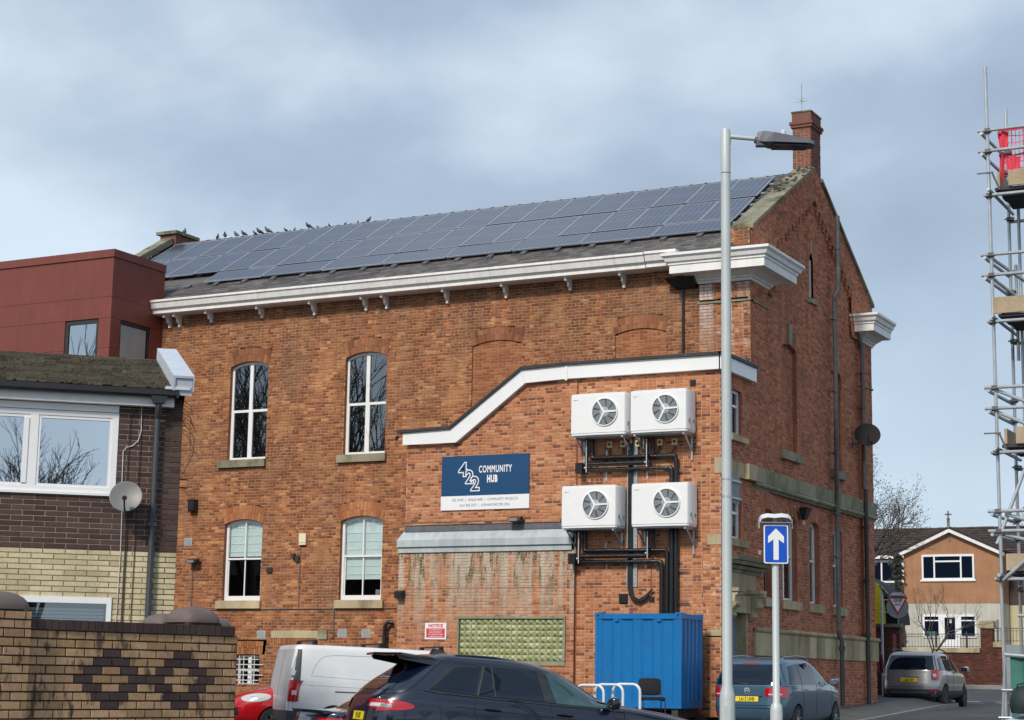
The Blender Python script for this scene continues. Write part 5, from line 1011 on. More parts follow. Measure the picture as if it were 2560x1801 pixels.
# ---------------------------------------------------------------- red clad building
RB = thing('red_clad_building', 'dark red metal-clad flat-roofed block behind the brown house on the left', 'building', (-36, 41, .9))
FRB = frame((0, 39.7, 0), (1, 0, 0)); FRE = frame((-33.3, 0, 0), (0, 1, 0))
def clad(F, s0, s1, holes, nm='cladding_panel'):
    zs = [.9, 3.2, 5.4, 7.5, 9.6, 10.45, 11.30, 11.9, 13.02]
    for a, c in zip(zs, zs[1:]):
        iv = subtract([(s0, s1)], [(h[0], h[1]) for h in holes if h[2] < (a + c) / 2 < h[3]])
        for (p, q) in iv: b = MB(); b.fbox(F, p + .003, q - .003, a + .004, c - .004, -.06, 0); b.build(nm, 'cladding', RB)
clad(FRB, -48, -41.2, []); clad(FRB, -41.2, -33.3, [(-34.92, -33.72, 9.6, 11.3)]); clad(FRE, 39.7, 42.0, [(40.12, 41.45, 9.6, 11.3)])
b = MB(); b.box(-48, -33.26, 39.66, 39.74, 13.02, 13.24); b.box(-33.34, -33.26, 39.74, 41.99, 13.02, 13.24); b.box(-48, -33.34, 39.74, 41.99, 13.1, 13.2); b.build('roof_capping', 'cladding', RB)
b = MB(); b.box(-48, -34.95, 39.77, 41.98, .5, 13.1); b.box(-33.7, -33.4, 39.77, 40.1, .5, 13.1); b.box(-34.95, -33.7, 39.77, 41, .5, 9.6); b.box(-34.95, -33.4, 39.77, 41.9, 11.3, 13.1); b.box(-34.9, -33.4, 41.47, 41.99, .5, 13.1); b.build('core_wall', 'cladding', RB)
window(FRB, -34.92, -33.72, 9.62, 11.3, .005, RB, 'none', depth=.05, fr='dark_iron', fw_=.10, glass='bright_glass', reveal='cladding', room=True)
window(FRE, 40.12, 41.45, 9.62, 11.3, .005, RB, 'none', depth=.05, fr='dark_iron', fw_=.07, glass='window_glass', reveal='cladding', room=False)
b = MB(); b.fbox(FRE, 40.17, 41.3, 9.7, 11.2, -.10, -.085); b.fbox(FRE, 41.3, 41.36, 9.7, 11.2, -.10, -.08); b.build('roller_blind', 'white_paint', RB)
# ---------------------------------------------------------------- brown house
azb = R(47); tb = V3(math.sin(azb), math.cos(azb), 0); AB = V3(-16.96, 21.97, 0); FBH = frame(AB, tb); nb = FBH.n
BH = thing('brown_brick_house', 'two-storey house of dark brown brick over cream brick with a mossy tiled roof', 'house', (-18, 21, .1))
hb = [[(-4.9, 4.16), (-.93, 4.16), (-.93, 5.5), (-4.9, 5.5)]]
visb = lambda s, v: s > -2.8
lay(FBH, [(-6.5, 3.335), (0, 3.335), (0, 5.47), (-6.5, 5.47)], hb, .318, .0775, .012, 'dark_brown_brick', 'light_joint', BH, indiv=170, name='brick', headers=0, seed=41, wallname='upper_wall', stuffname='upper_brickwork', vis=visb, proud=.007, jit=.002)
hb2 = [[(-2.19, 1.3), (-.90, 1.3), (-.90, 2.65), (-2.19, 2.65)]]
lay(FBH, [(-6.5, .0), (0, .0), (0, 3.33), (-6.5, 3.33)], hb2, .318, .0776, .012, 'cream_brick', 'dark_joint', BH, indiv=130, name='brick', headers=0, seed=42, wallname='lower_wall', stuffname='lower_brickwork', vis=visb, proud=.007, jit=.002)
b = MB(); b.prism([FBH(-.0, 0, 0), FBH(0, 5.6, 0), FBH(0, 6.45, -3), FBH(0, 5.6, -6), FBH(0, 0, -6)], -tb * .25); b.build('gable_wall', 'dark_brown_brick', BH)
b = MB(); b.prism([FBH(-.26, 0, -.25), FBH(-6.5, 0, -.25), FBH(-6.5, 0, -5.9), FBH(-.26, 0, -5.9)], (0, 0, 4.05)); b.build('core_wall', 'far_wall', BH)
b = MB(); b.fbox(FBH, -.93, -.25, 4.0, 5.45, -.4, -.25); b.build('inner_wall', 'far_wall', BH)
# windows
FW = FBH
m_ = MB(); d0, d1 = -.06, .015
m_.fbox(FW, -4.9, -.93, 4.16, 4.235, d0, d1); m_.fbox(FW, -4.9, -.93, 5.27, 5.345, d0, d1); m_.fbox(FW, -1.02, -.93, 4.235, 5.27, d0, d1); m_.fbox(FW, -2.19, -2.07, 4.235, 5.27, d0, d1); m_.fbox(FW, -3.5, -3.4, 4.235, 5.27, d0, d1)
for a, c in ((-2.07, -1.02), (-3.4, -2.19)):
    m_.fbox(FW, a, c, 4.235, 4.27, d0, d1 - .012); m_.fbox(FW, a, c, 5.225, 5.27, d0, d1 - .012); m_.fbox(FW, a, a + .035, 4.27, 5.225, d0, d1 - .012); m_.fbox(FW, c - .035, c, 4.27, 5.225, d0, d1 - .012)
m_.fbox(FW, -2.28, -2.205, 4.27, 5.225, d0, d1 + .008)
wo = m_.build('window', 'white_upvc', BH)
g = MB(); g.add([FW(-2.04, 4.27, -.03), FW(-1.05, 4.27, -.03), FW(-1.05, 5.23, -.03), FW(-2.04, 5.23, -.03)], [(0, 1, 2, 3)]); g.build('pane', 'bright_glass', wo, fixn=False)
g = MB(); g.add([FW(-3.4, 4.27, -.032), FW(-2.2, 4.27, -.032), FW(-2.2, 5.23, -.032), FW(-3.4, 5.23, -.032)], [(0, 1, 2, 3)]); g.build('pane', 'bright_glass', wo, fixn=False)
g = MB(); g.fbox(FW, -4.9, -.95, 4.1, 5.4, -1.2, -1.1); g.build('room', 'room_dark', wo)
b = MB(); b.fbox(FW, -4.9, -.935, 5.352, 5.45, -.02, .03); b.build('head_board', 'white_upvc', BH)
b = MB(); b.fbox(FW, -4.95, -.9, 4.12, 4.157, -.02, .045); b.build('window_board', 'white_upvc', BH)
m_ = MB(); m_.fbox(FW, -2.19, -.90, 2.56, 2.65, d0, .03); m_.fbox(FW, -.97, -.90, 1.3, 2.56, d0, .03); m_.fbox(FW, -2.19, -2.10, 1.3, 2.56, d0, .03); wo = m_.build('window', 'white_upvc', BH)
g = MB(); g.add([FW(-2.10, 1.3, -.03), FW(-.97, 1.3, -.03), FW(-.97, 2.56, -.03), FW(-2.10, 2.56, -.03)], [(0, 1, 2, 3)]); g.build('pane', 'mid_glass', wo, fixn=False)
g = MB()
for i in range(24): g.fbox(FW, -2.08, -1.0, 1.3 + i * .05, 1.3 + i * .05 + .038, -.10, -.095)
g.build('blind', 'blind_cloth', wo); g = MB(); g.fbox(FW, -2.2, -.9, 1.2, 2.7, -1, -.9); g.build('room', 'room_dark', wo)
# eaves
b = MB(); b.fbox(FW, -6.5, -.15, 5.46, 5.60, 0, .16); b.build('fascia_board', 'white_paint', BH)
b = MB(); cs = [(.16, 5.70), (.16, 5.60), (.20, 5.585), (.26, 5.585), (.30, 5.62), (.30, 5.70), (.285, 5.70), (.26, 5.63), (.18, 5.63), (.175, 5.70)]
b.prism([FW(-6.5, z, d) for d, z in cs], tb * 6.38); b.fbox(FW, -.135, -.10, 5.58, 5.715, .15, .31); b.build('gutter', 'black_plastic', BH)
b = MB(); b.hexa([FW(-.46, 5.5, .16), FW(-.30, 5.5, .16), FW(-.30, 5.5, .26), FW(-.46, 5.5, .26), FW(-.5, 5.6, .15), FW(-.26, 5.6, .15), FW(-.26, 5.6, .29), FW(-.5, 5.6, .29)]); b.path([FW(-.38, 5.5, .2), FW(-.38, 5.4, .18), FW(-.38, 5.28, .08), FW(-.38, .0, .08)], .045, 8)
for z in (2.2, 3.7): b.fbox(FW, -.44, -.32, z, z + .06, 0, .13)
b.build('downpipe', 'dark_grey_pipe', BH, smooth='auto')
# roof
RU = (V3(0, 0, .93) - nb * 3.2).normalized(); FRF = frame(FBH(0, 5.70, .20), tb, RU); rl = 3.36
b = MB(); b.add([FRF(-6.6, -.02, -.03), FRF(-.0, -.02, -.03), FRF(-.0, rl, -.03), FRF(-6.6, rl, -.03)], [(0, 1, 2, 3)]); b.add([FRF(-6.6, rl, -.03), FRF(0, rl, -.03), FRF(0, rl, -.03) - nb * 3.2 - V3(0, 0, .93), FRF(-6.6, rl, -.03) - nb * 3.2 - V3(0, 0, .93)], [(0, 1, 2, 3)]); b.add([FRF(0, -.02, -.03), FBH(0, 5.5, 0), FBH(0, 5.5, -6), FRF(0, rl, -.03)], [(0, 1, 2, 3)])
rf = b.build('roof', 'moss_tile', BH, fixn=False)
lay(FRF, [(-6.6, 0), (-.16, 0), (-.16, rl), (-6.6, rl)], [], .285, .255, .004, 'moss_tile', None, rf, indiv=200, name='roof_tile', stuffname='roof_tiles', proud=.024, jit=.007, headers=0, tilt=.045, backing=False, seed=44, vj=.08, vis=lambda s, v: s > -3)
b = MB(); rnd = random.Random(9)
for i in range(450):
    s = -2.9 + 2.75 * rnd.random() ** .75; v = (int(rnd.uniform(0, 13)) + rnd.choice([.02, .95, rnd.random()])) * .255; r_ = rnd.uniform(.010, .028)
    if v < rl: p = FRF(s, v, .045); b.lathe([(r_, -.01), (r_ * .8, r_ * .5), (r_ * .2, r_ * .8)], p, n=5)
b.build('moss', 'moss_clump', rf, stuff=True)
i = 0; s = -6.6
while s < -.3:
    b = MB(); q0 = FRF(s, rl, -.03); b.lathe([(.075, 0), (.075, .44)], n=8, T=(tb.to_track_quat('Z', 'Y').to_matrix().to_4x4()), c=q0); b.build('ridge_tile', 'moss_tile', rf); s += .45
# white parapet cap
FCP = FRF; pv = [(-.12, .55), (.56, 1.62), (1.63, 2.7), (2.71, 3.3)]
for a, c in pv:
    b = MB(); b.fbox(FCP, -.20, .11, a, c, .21, .245); b.fbox(FCP, -.20, -.165, a, c, .02, .21); b.fbox(FCP, .09, .11, a, c, .02, .21); b.build('parapet_cap', 'cap_white', BH)
b = MB(); b.fbox(FCP, -.16, .085, -.10, 3.3, -.05, .20); b.build('parapet', 'cap_white', BH)
b = MB(); b.fbox(FW, -.30, .06, 5.70, 5.745, .05, .33); b.build('verge_block', 'cap_white', BH)
# cables
def cab(pts, r=.006, mat='cable_grey'):
    b = MB(); b.path([FW(s, v, .02) for s, v in pts], r, 5); b.build('cable', mat, BH)
cab([(-.62, 5.75), (-.61, 5.45), (-.60, 5.1), (-.64, 4.95), (-.72, 4.87), (-.80, 4.85), (-.845, 4.78), (-.84, 4.3), (-.80, 4.15)], .007, 'soft_white'); cab([(-.15, 5.40), (-.5, 5.42), (-.68, 5.40), (-.76, 5.3), (-.77, 4.6), (-.75, 3.4), (-.76, .3)], .006, 'cable_brown'); cab([(-.60, 5.4), (-.60, 4.6), (-.61, 3.3), (-.63, .3)], .006, 'cable_brown'); cab([(-.82, 4.05), (-.81, 3.3), (-.84, 1.5)], .006, 'soft_white'); cab([(-.73, 3.9), (-.73, .3)], .006, 'cable_brown')
rnd = random.Random(4) # loose ends at the corner
b = MB()
for i in range(9):
    z = 5.6 - i * .06; p = FW(.01, z, -.1); b.path([p, p + tb * .10 + V3(0, 0, -.06), p + tb * rnd.uniform(.12, .22) + V3(0, 0, -rnd.uniform(.15, .35))], .006, 4)
b.path([FW(.0, 5.3, -.1), FW(.2, 5.05, -.1), FW(.18, 4.8, -.1), FW(.02, 4.45, -.1)], .005, 4)
for z in (4.42, 4.30): b.tube(FW(0, z, -.1), FW(.13, z, -.1), .012, 5)
b.build('loose_cable', 'cable_brown', BH)
t = thing('satellite_dish', 'rust-stained pale grey satellite dish on the brown house wall below the upper window', 'satellite dish', FW(-.8, 4.0, .0)); cdish = FW(-.79, 4.09, .30)
dish(t, cdish, nb * 1.0 + tb * -.15 + V3(0, 0, .32), .235, 'grey_dish', 'trim_black'); b = MB(); b.path([FW(-.72, 3.95, 0), FW(-.72, 3.98, .12), FW(-.79, 4.07, .24)], .02, 7); b.fbox(FW, -.78, -.66, 3.85, 4.05, 0, .02); b.build('bracket', 'trim_black', t)
# ---------------------------------------------------------------- boundary wall
azw = R(14); tw = V3(math.sin(azw), math.cos(azw), 0); AW = V3(-11.07, 12.34, 0); FWL = frame(AW, tw)
BW = thing('boundary_wall', 'soot-stained buff brick garden wall with a brown diamond brick pattern, bottom left', 'wall', AW + tw * 1.1)
BL, BH_ = .197, .0755
def diamonds(r, k, s, v):
    row = int((1.945 - v) / BH_); u = (s - .885) / BL; tab = {2: (0, 4), 3: (-.5, .5, 3.5, 4.5), 4: (-1, 1, 3, 5), 5: (-1.5, 1.5, 2.5, 5.5), 6: (-1, 1, 3, 5), 7: (-.5, .5, 3.5, 4.5), 8: (0, 4)}
    return 'umber_brick' if any(abs(u - q) < .3 for q in tab.get(row, ())) else None
H0 = 1.945 - 26 * BH_
def off0(): return
FWL2 = frame(AW + tw * (.885 - 4 * BL), tw); k0 = .885 - 4 * BL
lay(FWL2, [(-k0, H0), (2.32 - k0, H0), (2.32 - k0, 1.945), (-k0, 1.945)], [], BL, BH_, .012, 'buff_brick', 'soot_joint', BW, indiv=300, headers=0, seed=51, proud=.010, jit=.004, special=lambda r, k, s, v: diamonds(r, k, s + k0, v), wallname='core_wall')
s = -.0; rnd = random.Random(6); k = 0
while s < 2.27:
    b = MB(); g = rnd.uniform(-.002, .002); b.fbox(FWL, s + .003, min(s + .0725, 2.28), 1.948, 2.035 + g, -.235, .022 + g); b.build('coping_brick', 'umber_brick', BW); s += .0755
b = MB(); b.fbox(FWL, 0, 2.32, .0, 1.94, -.215, -.01); b.fbox(FWL, 0, 2.27, 1.94, 2.02, -.22, .01); b.build('backing', 'soot_joint', BW)
def pier(F, s0, s1, d0, d1, top_, par, seed, face=True):
    lay(frame(F(0, 0, d1), F.t), [(s0, H0), (s1, H0), (s1, H0 + int((top_ - H0) / BH_) * BH_), (s0, H0 + int((top_ - H0) / BH_) * BH_)], [], BL * 1.05, BH_, .012, 'buff_brick', 'soot_joint', par, indiv=60, headers=0, seed=seed, vis=lambda s, v: v > 1.1, wallname='pier_face', bond=.5)
    b = MB(); b.fbox(F, s0, s1, 0, top_, d0, d1 - .004); b.build('pier', 'soot_joint', par)
def cap(F, s0, s1, d0, d1, z, h, par):
    b = MB(); cx_, cy_ = (s0 + s1) / 2, (d0 + d1) / 2; rx, ry = (s1 - s0) / 2, (d1 - d0) / 2; n = 32; vs = []; lv = [(0, 1), (.16, 1.0), (.3, .975), (.5, .90), (.68, .78), (.84, .58), (.95, .34), (1, .08)]
    for (hh, k) in lv:
        for j in range(n):
            a = 2 * math.pi * j / n; c, s_ = math.cos(a), math.sin(a); vs.append(F(cx_ + math.copysign(abs(c) ** .45, c) * rx * k, z + h * hh, cy_ + math.copysign(abs(s_) ** .45, s_) * ry * k))
    b.add(vs, [(i * n + j, i * n + (j + 1) % n, (i + 1) * n + (j + 1) % n, (i + 1) * n + j) for i in range(len(lv) - 1) for j in range(n)] + [tuple(range(n))[::-1], tuple(range((len(lv) - 1) * n, len(lv) * n))]); return b.build('pier_cap', 'cap_brown', par, smooth='auto')
pier(FWL, -.46, -.045, -.25, .10, 2.10, BW, 61); cap(FWL, -.475, -.03, -.27, .115, 2.105, .155, BW)
pier(FWL, 1.93, 2.33, -.62, -.235, 2.07, BW, 62); cap(FWL, 1.91, 2.345, -.64, -.22, 2.07, .155, BW)
lay(frame(AW + tw * 2.33, -FWL.n), [(-.0, H0), (.235, H0), (.235, 1.94), (0, 1.94)], [], BL, BH_, .012, 'buff_brick', 'soot_joint', BW, indiv=0, seed=63, wallname='wall_end')
BW2 = thing('rear_boundary_wall', 'buff wall with two round-topped piers just showing behind the near garden wall', 'wall', (-12.2, 15.9, 0))
FW3 = frame((-12.36, 15.72, 0), tw)
for q, s_ in enumerate((0.02, .62)): pier(FW3, s_, s_ + .36, -.3, .06, 2.075, BW2, 64 + q); cap(FW3, s_ - .02, s_ + .38, -.32, .08, 2.08, .135, BW2)
# ---------------------------------------------------------------- lamp column, one-way sign
LX, LY = -8.0, 21.0
LC = thing('lamp_column', 'tall pale grey street lamp column with a dark lantern in front of the annex corner', 'street lamp', (LX, LY, gz(LX, LY)))
zb = gz(LX, LY)
b = MB(); b.lathe([(.092, zb - .4), (.092, 1.40), (.086, 1.46), (.062, 1.56), (.061, 4.0), (.0595, 7.82)], (LX, LY, 0), n=28); b.build('column', 'lamp_column_paint', LC, smooth='auto')
b = MB(); b.lathe([(.0615, 7.83), (.0615, 8.37), (.052, 8.395), (.02, 8.40)], (LX, LY, 0), n=28); b.build('column_sleeve', 'lamp_column_paint', LC, smooth='auto')
FD = frame((LX, LY, 0), rt - V3(0, 0, rt.z))  # faces the camera side
b = MB(); b.fbox(FD, -.045, .03, .55, 1.32, .075, .096); b.build('access_door', 'lamp_column_paint', LC)
b = MB(); b.tube(FD(.05, 8.30), FD(.40, 8.275), .028, 10); b.hexa([FD(.05, 8.19, -.006), FD(.06, 8.19, -.006), FD(.06, 8.19, .006), FD(.05, 8.19, .006), FD(.05, 8.28, -.006), FD(.12, 8.28, -.006), FD(.12, 8.28, .006), FD(.05, 8.28, .006)]); b.build('arm', 'lamp_column_paint', LC, smooth='auto')
b = MB(); b.tube(FD(.36, 8.265), FD(.46, 8.245), .042, 10); b.fbox(FD, .38, .50, 8.18, 8.25, -.05, .05); b.build('spigot', 'lantern_grey', LC)
b = MB()
pts = [(.40, .05, 8.24), (.47, .10, 8.215), (.55, .165, 8.20), (1.02, .165, 8.19), (1.10, .08, 8.19)]
tp = [(.40, .02, 8.36), (.47, .035, 8.375), (.60, .10, 8.34), (.98, .10, 8.27), (1.10, .06, 8.235)]
vs = []
for (s, wd, z), (s2, w2, z2) in zip(pts, tp): vs += [FD(s, z, -wd), FD(s, z, wd), FD(s2, z2, w2), FD(s2, z2, -w2)]
fs = [(i * 4 + j, i * 4 + (j + 1) % 4, i * 4 + 4 + (j + 1) % 4, i * 4 + 4 + j) for i in range(4) for j in range(4)] + [(0, 1, 2, 3), (16, 17, 18, 19)]
b.add(vs, fs); b.build('lantern', 'lantern_grey', LC)
b = MB(); b.fbox(FD, .58, 1.0, 8.17, 8.192, -.12, .12); b.build('lens', 'tinted_glass', LC)
b = MB(); b.lathe([(.035, 8.33), (.035, 8.375), (.025, 8.395), (.003, 8.40)], FD(.72, 0, .0), n=12); b.build('photocell', 'soft_white', LC)
t = thing('back_of_sign', 'grey back of a small sign clamped to the tall lamp column', 'sign', (LX + .1, LY, 3.7)); FD2 = frame((LX, LY, 0), Matrix.Rotation(R(62), 3, 'Z') @ (rt - V3(0, 0, rt.z)).normalized())
b = MB(); b.fbox(FD2, .10, .42, 3.74, 4.08, .0, .004); b.build('plate', 'sheet_grey', t)
for z in (3.80, 4.01):
    b = MB(); b.fbox(FD2, .04, .42, z - .012, z + .012, .004, .03); b.build('channel', 'galvanised', t); b = MB(); b.lathe([(.064, z - .012), (.064, z + .012)], (LX, LY, 0), n=20); b.build('clamp_band', 'galvanised', t)
SX, SY = -7.25, 20.6; zb = gz(SX, SY)
t = thing('one_way_sign_post', 'pale grey sign post with a blue one-way arrow sign under a white lantern', 'road sign', (SX, SY, zb)); FO = frame((SX, SY, 0), rt - V3(0, 0, rt.z))
b = MB(); b.lathe([(.072, zb - .4), (.072, 1.28), (.062, 1.34), (.041, 1.37), (.040, 3.50)], (SX, SY, 0), n=22); b.build('post', 'lamp_column_paint', t, smooth='auto')
def rrect(x0, x1, z0, z1, r, n=6):
    q = []
    for cx_, cz_, a0 in ((x1 - r, z1 - r, 0), (x0 + r, z1 - r, 90), (x0 + r, z0 + r, 180), (x1 - r, z0 + r, 270)): q += [(cx_ + r * math.cos(R(a0 + 90 * i / n)), cz_ + r * math.sin(R(a0 + 90 * i / n))) for i in range(n + 1)]
    return q
b = MB(); b.prism([FO(x, z, .055) for x, z in rrect(-.142, .142, 2.955, 3.405, .022)], FO.n * .012); b.build('plate', 'sign_white', t)
b = MB(); b.prism([FO(x, z, .0675) for x, z in rrect(-.128, .128, 2.969, 3.391, .016)], FO.n * .0015); b.build('blue_field', 'road_blue', t)
ar = [(-.030, 2.998), (.030, 2.998), (.030, 3.235), (.092, 3.19), (.092, 3.268), (0, 3.362), (-.092, 3.268), (-.092, 3.19), (-.030, 3.235)]
b = MB(); b.prism([FO(x, z, .070) for x, z in ar], FO.n * .0015); b.build('arrow', 'sign_white', t)
b = MB(); n = 10
prf = [(-.19, 3.475, .05), (-.165, 3.52, .075), (-.10, 3.535, .085), (-.02, 3.528, .085), (.06, 3.538, .085), (.14, 3.53, .08), (.175, 3.50, .065), (.19, 3.455, .045)]
vs = []
for s, z, wd in prf: vs += [FO(s, z - .05, -wd), FO(s, z - .05, wd + .05), FO(s, z, wd * .6 + .03), FO(s, z, -wd * .6)]
b.add(vs, [(i * 4 + j, i * 4 + (j + 1) % 4, i * 4 + 4 + (j + 1) % 4, i * 4 + 4 + j) for i in range(7) for j in range(4)] + [(0, 1, 2, 3), (28, 29, 30, 31)]); b.build('lantern_canopy', 'soft_white', t, smooth='auto')
b = MB(); b.fbox(FO, .188, .193, 3.36, 3.47, -.05, .08); b.fbox(FO, -.193, -.188, 3.36, 3.47, -.05, .08); b.fbox(FO, -.19, .19, 3.425, 3.432, -.06, .10); b.build('lantern_frame', 'vent_grey', t)
b = MB(); b.fbox(FO, -.045, .045, 3.05, 3.08, -.045, .056); b.fbox(FO, -.045, .045, 3.28, 3.31, -.045, .056); b.build('clip', 'galvanised', t)
# ---------------------------------------------------------------- vehicles
def catmull(tab, u):
    n = len(tab) - 1; u = max(0, min(n - 1e-6, u)); i = int(u); f = u - i
    p0, p1, p2, p3 = tab[max(i - 1, 0)], tab[i], tab[i + 1], tab[min(i + 2, n)]
    out = []
    for a, b_, c, d in zip(p0, p1, p2, p3):
        v = .5 * (2 * b_ + (c - a) * f + (2 * a - 5 * b_ + 4 * c - d) * f * f + (3 * b_ - 3 * c + d - a) * f ** 3); lo, hi = min(b_, c), max(b_, c); e_ = (hi - lo) * .0; out.append(max(lo - e_, min(hi + e_, v)))
    return out
class Car:
    def __init__(s, tab, M, t, nr=7.0, nf=4.5, xm_lo=None):
        s.tab, s.M, s.t, s.nr, s.nf = tab, M, t, nr, nf
    def sl(s, z):
        lo, hi = 0.0, len(s.tab) - 1
        for _ in range(28):
            m = (lo + hi) / 2
            if catmull(s.tab, m)[0] < z: lo = m
            else: hi = m
        return catmull(s.tab, (lo + hi) / 2)
    def side(s, x, z, e=0, sg=-1): # sg -1: right side (y<0)
        _, xr, xf, w_ = s.sl(z); xm = (xr + xf) / 2; h = (xf - xr) / 2; n = s.nr if x < xm else s.nf; x = max(x, xm - h * .974); k = max(0, 1 - min(1, abs((x - xm) / h)) ** n) ** (1 / n); return V3(x, sg * (w_ * k + e), z)
    def rear(s, y, z, e=0):
        _, xr, xf, w_ = s.sl(z); xm = (xr + xf) / 2; h = xm - xr; k = max(0, 1 - min(1, abs(y / w_)) ** s.nr) ** (1 / s.nr); return V3(xm - h * k - e, y, z)
    def front(s, y, z, e=0):
        _, xr, xf, w_ = s.sl(z); xm = (xr + xf) / 2; h = xf - xm; k = max(0, 1 - min(1, abs(y / w_)) ** s.nf) ** (1 / s.nf); return V3(xm + h * k + e, y, z)
    def body(s, mat, arches, slices=54, n=96, zcut=None):
        b = MB(s.M); vs = []; N = len(s.tab) - 1
        def quarter(e_):
            f = lambda a: max(0, 1 - a ** e_) ** (1 / e_); Q = [(f(.1 * i), .1 * i) for i in range(8)]; a0 = math.atan2(.7, f(.7)); a1 = math.pi / 2 - a0
            for i in range(1, 9):
                a = a0 + (a1 - a0) * i / 9; k = (math.cos(a) ** e_ + math.sin(a) ** e_) ** (-1 / e_); Q.append((k * math.cos(a), k * math.sin(a)))
            return Q + [(.1 * i, f(.1 * i)) for i in range(7, 0, -1)]
        QF, QR = quarter(s.nf), quarter(s.nr); OUT = QF + [(0, 1)] + [(-x, y) for x, y in reversed(QR)] + [(-x, -y) for x, y in QR[1:]] + [(0, -1)] + [(x, -y) for x, y in reversed(QF[1:])]; n = len(OUT)
        for i in range(slices + 1):
            z, xr, xf, w_ = catmull(s.tab, N * i / slices); xm = (xr + xf) / 2; h = (xf - xr) / 2
            for (c, q) in OUT: vs.append((xm + h * c, w_ * q, z))
        fs = [(i * n + j, i * n + (j + 1) % n, (i + 1) * n + (j + 1) % n, (i + 1) * n + j) for i in range(slices) for j in range(n)] + [tuple(range(n))[::-1], tuple(range(slices * n, slices * n + n))]
        b.add(vs, fs); o = b.build('body', mat, s.t, smooth=False)
        cut = MB(s.M); wmax = max(q[3] for q in s.tab)
        for (xw, rr, zw) in arches:
            for sg in (-1, 1): cut.tube((xw, sg * (wmax - .30), zw), (xw, sg * (wmax + .2), zw), rr, 28)
        if arches:
            co = cut.build('cut', mat, s.t); md = o.modifiers.new('b', 'BOOLEAN'); md.object = co; md.operation = 'DIFFERENCE'; md.solver = 'EXACT'
            dg = bpy.context.evaluated_depsgraph_get(); dg.update(); me = bpy.data.meshes.new_from_object(o.evaluated_get(dg)); o.modifiers.clear(); o.data = me; me.name = 'body'; bpy.data.objects.remove(co)
        o.data.polygons.foreach_set('use_smooth', [True] * len(o.data.polygons))
        try: o.data.set_sharp_from_angle(angle=R(40))
        except Exception: pass
        return o
    def patch(s, nm, mat, fn, nu=14, nv=8, par=None, thick=.004):
        """fn(u,v)->local point on surface; builds a thin shell"""
        b = MB(s.M); P = [[fn(i / nu, j / nv) for j in range(nv + 1)] for i in range(nu + 1)]; b.add([p for r in P for p in r], [(i * (nv + 1) + j, (i + 1) * (nv + 1) + j, (i + 1) * (nv + 1) + j + 1, i * (nv + 1) + j + 1) for i in range(nu) for j in range(nv)])
        return b.build(nm, mat, par or s.t, smooth=True)
    def sidepane(s, nm, mat, z0, z1, xl, xr_, sg=-1, e=.006, zt=None, zbt=None, **k):
        """xl(v), xr_(v) give the x limits for v in 0..1 from bottom to top; zt(x) optional top curve"""
        def fn(u, v):
            x = lerp(xl(v), xr_(v), u); za = zbt(x) if zbt else z0; zz = lerp(za, zt(x) if zt else z1, v); return s.side(x, zz, e, sg)
        return s.patch(nm, mat, fn, **k)
    def seam(s, pts, r=.005, nm='door_seam', mat='ink_black', e=.001, sg=-1, par=None):
        b = MB(s.M); q = []
        for (x, z), (x2, z2) in zip(pts, pts[1:]):
            for i in range(7): q.append(s.side(lerp(x, x2, i / 7), lerp(z, z2, i / 7), e, sg))
        q.append(s.side(pts[-1][0], pts[-1][1], e, sg)); b.path(q, r, 4); return b.build(nm, mat, par or s.t)
    def wheel(s, x, sg, r, w_, y, spokes=5, mat='alloy'):
        T = s.M @ Matrix.Translation((x, sg * y, r)) @ Matrix.Rotation(R(90 * (1 if sg < 0 else -1)), 4, 'X')
        g = thing('wheel', None, None, mat=T); g.parent = s.t; g.matrix_parent_inverse = Matrix(); g.matrix_basis = WM[s.t].inverted() @ T
        b = MB(T); b.lathe([(r * .66, -w_), (r * .96, -w_), (r, -w_ * .8), (r, -w_ * .2), (r * .97, 0), (r * .68, .012), (r * .66, -.02)], n=36); b.build('tyre', 'tyre', g, smooth='auto')
        b = MB(T); b.lathe([(r * .67, -.05), (r * .67, .006), (r * .63, .006), (r * .62, -.04)], n=32)
        b.lathe([(r * .15, -.04), (r * .15, .0), (r * .10, .008), (.002, .010)], n=14)
        for i in range(spokes):
            for dq in (-.13, .13):
                a = 2 * math.pi * i / spokes; d = V3(math.cos(a), math.sin(a), 0); q = V3(-d.y, d.x, 0); e1 = V3(math.cos(a + dq * 1.6), math.sin(a + dq * 1.6), 0)
                b.hexa([d * r * .1 + q * dq * .2 - q * .014 + V3(0, 0, -.03), e1 * r * .65 - q * .014 + V3(0, 0, -.03), e1 * r * .65 + q * .014 + V3(0, 0, -.03), d * r * .1 + q * dq * .2 + q * .014 + V3(0, 0, -.03), d * r * .1 + q * dq * .2 - q * .014 + V3(0, 0, -.002), e1 * r * .65 - q * .014 + V3(0, 0, .0), e1 * r * .65 + q * .014 + V3(0, 0, .0), d * r * .1 + q * dq * .2 + q * .014 + V3(0, 0, -.002)])
        b.build('rim', mat, g)
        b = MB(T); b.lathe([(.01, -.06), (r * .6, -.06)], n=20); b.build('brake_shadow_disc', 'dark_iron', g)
def carM(x, y, az, pitch=0, z=None, yoff=0):
    h = R(az); M = Matrix.Translation((x, y, gz(x, y) if z is None else z)) @ Matrix.Rotation(math.pi / 2 - h, 4, 'Z')
    return M @ Matrix.Rotation(R(pitch), 4, 'Y')
def corner_place(px_pt, az, W):  # rear right corner -> origin at rear centre
    h = R(az); l = V3(-math.cos(h), math.sin(h), 0); return V3(*px_pt, 0) + l * (W / 2)
def pframe(c, M, z):
    p0, p1 = c.rear(0, z - .05, .006), c.rear(0, z + .05, .006); return frame(M @ p0, M.to_3x3() @ V3(0, -1, 0), M.to_3x3() @ (p1 - p0))
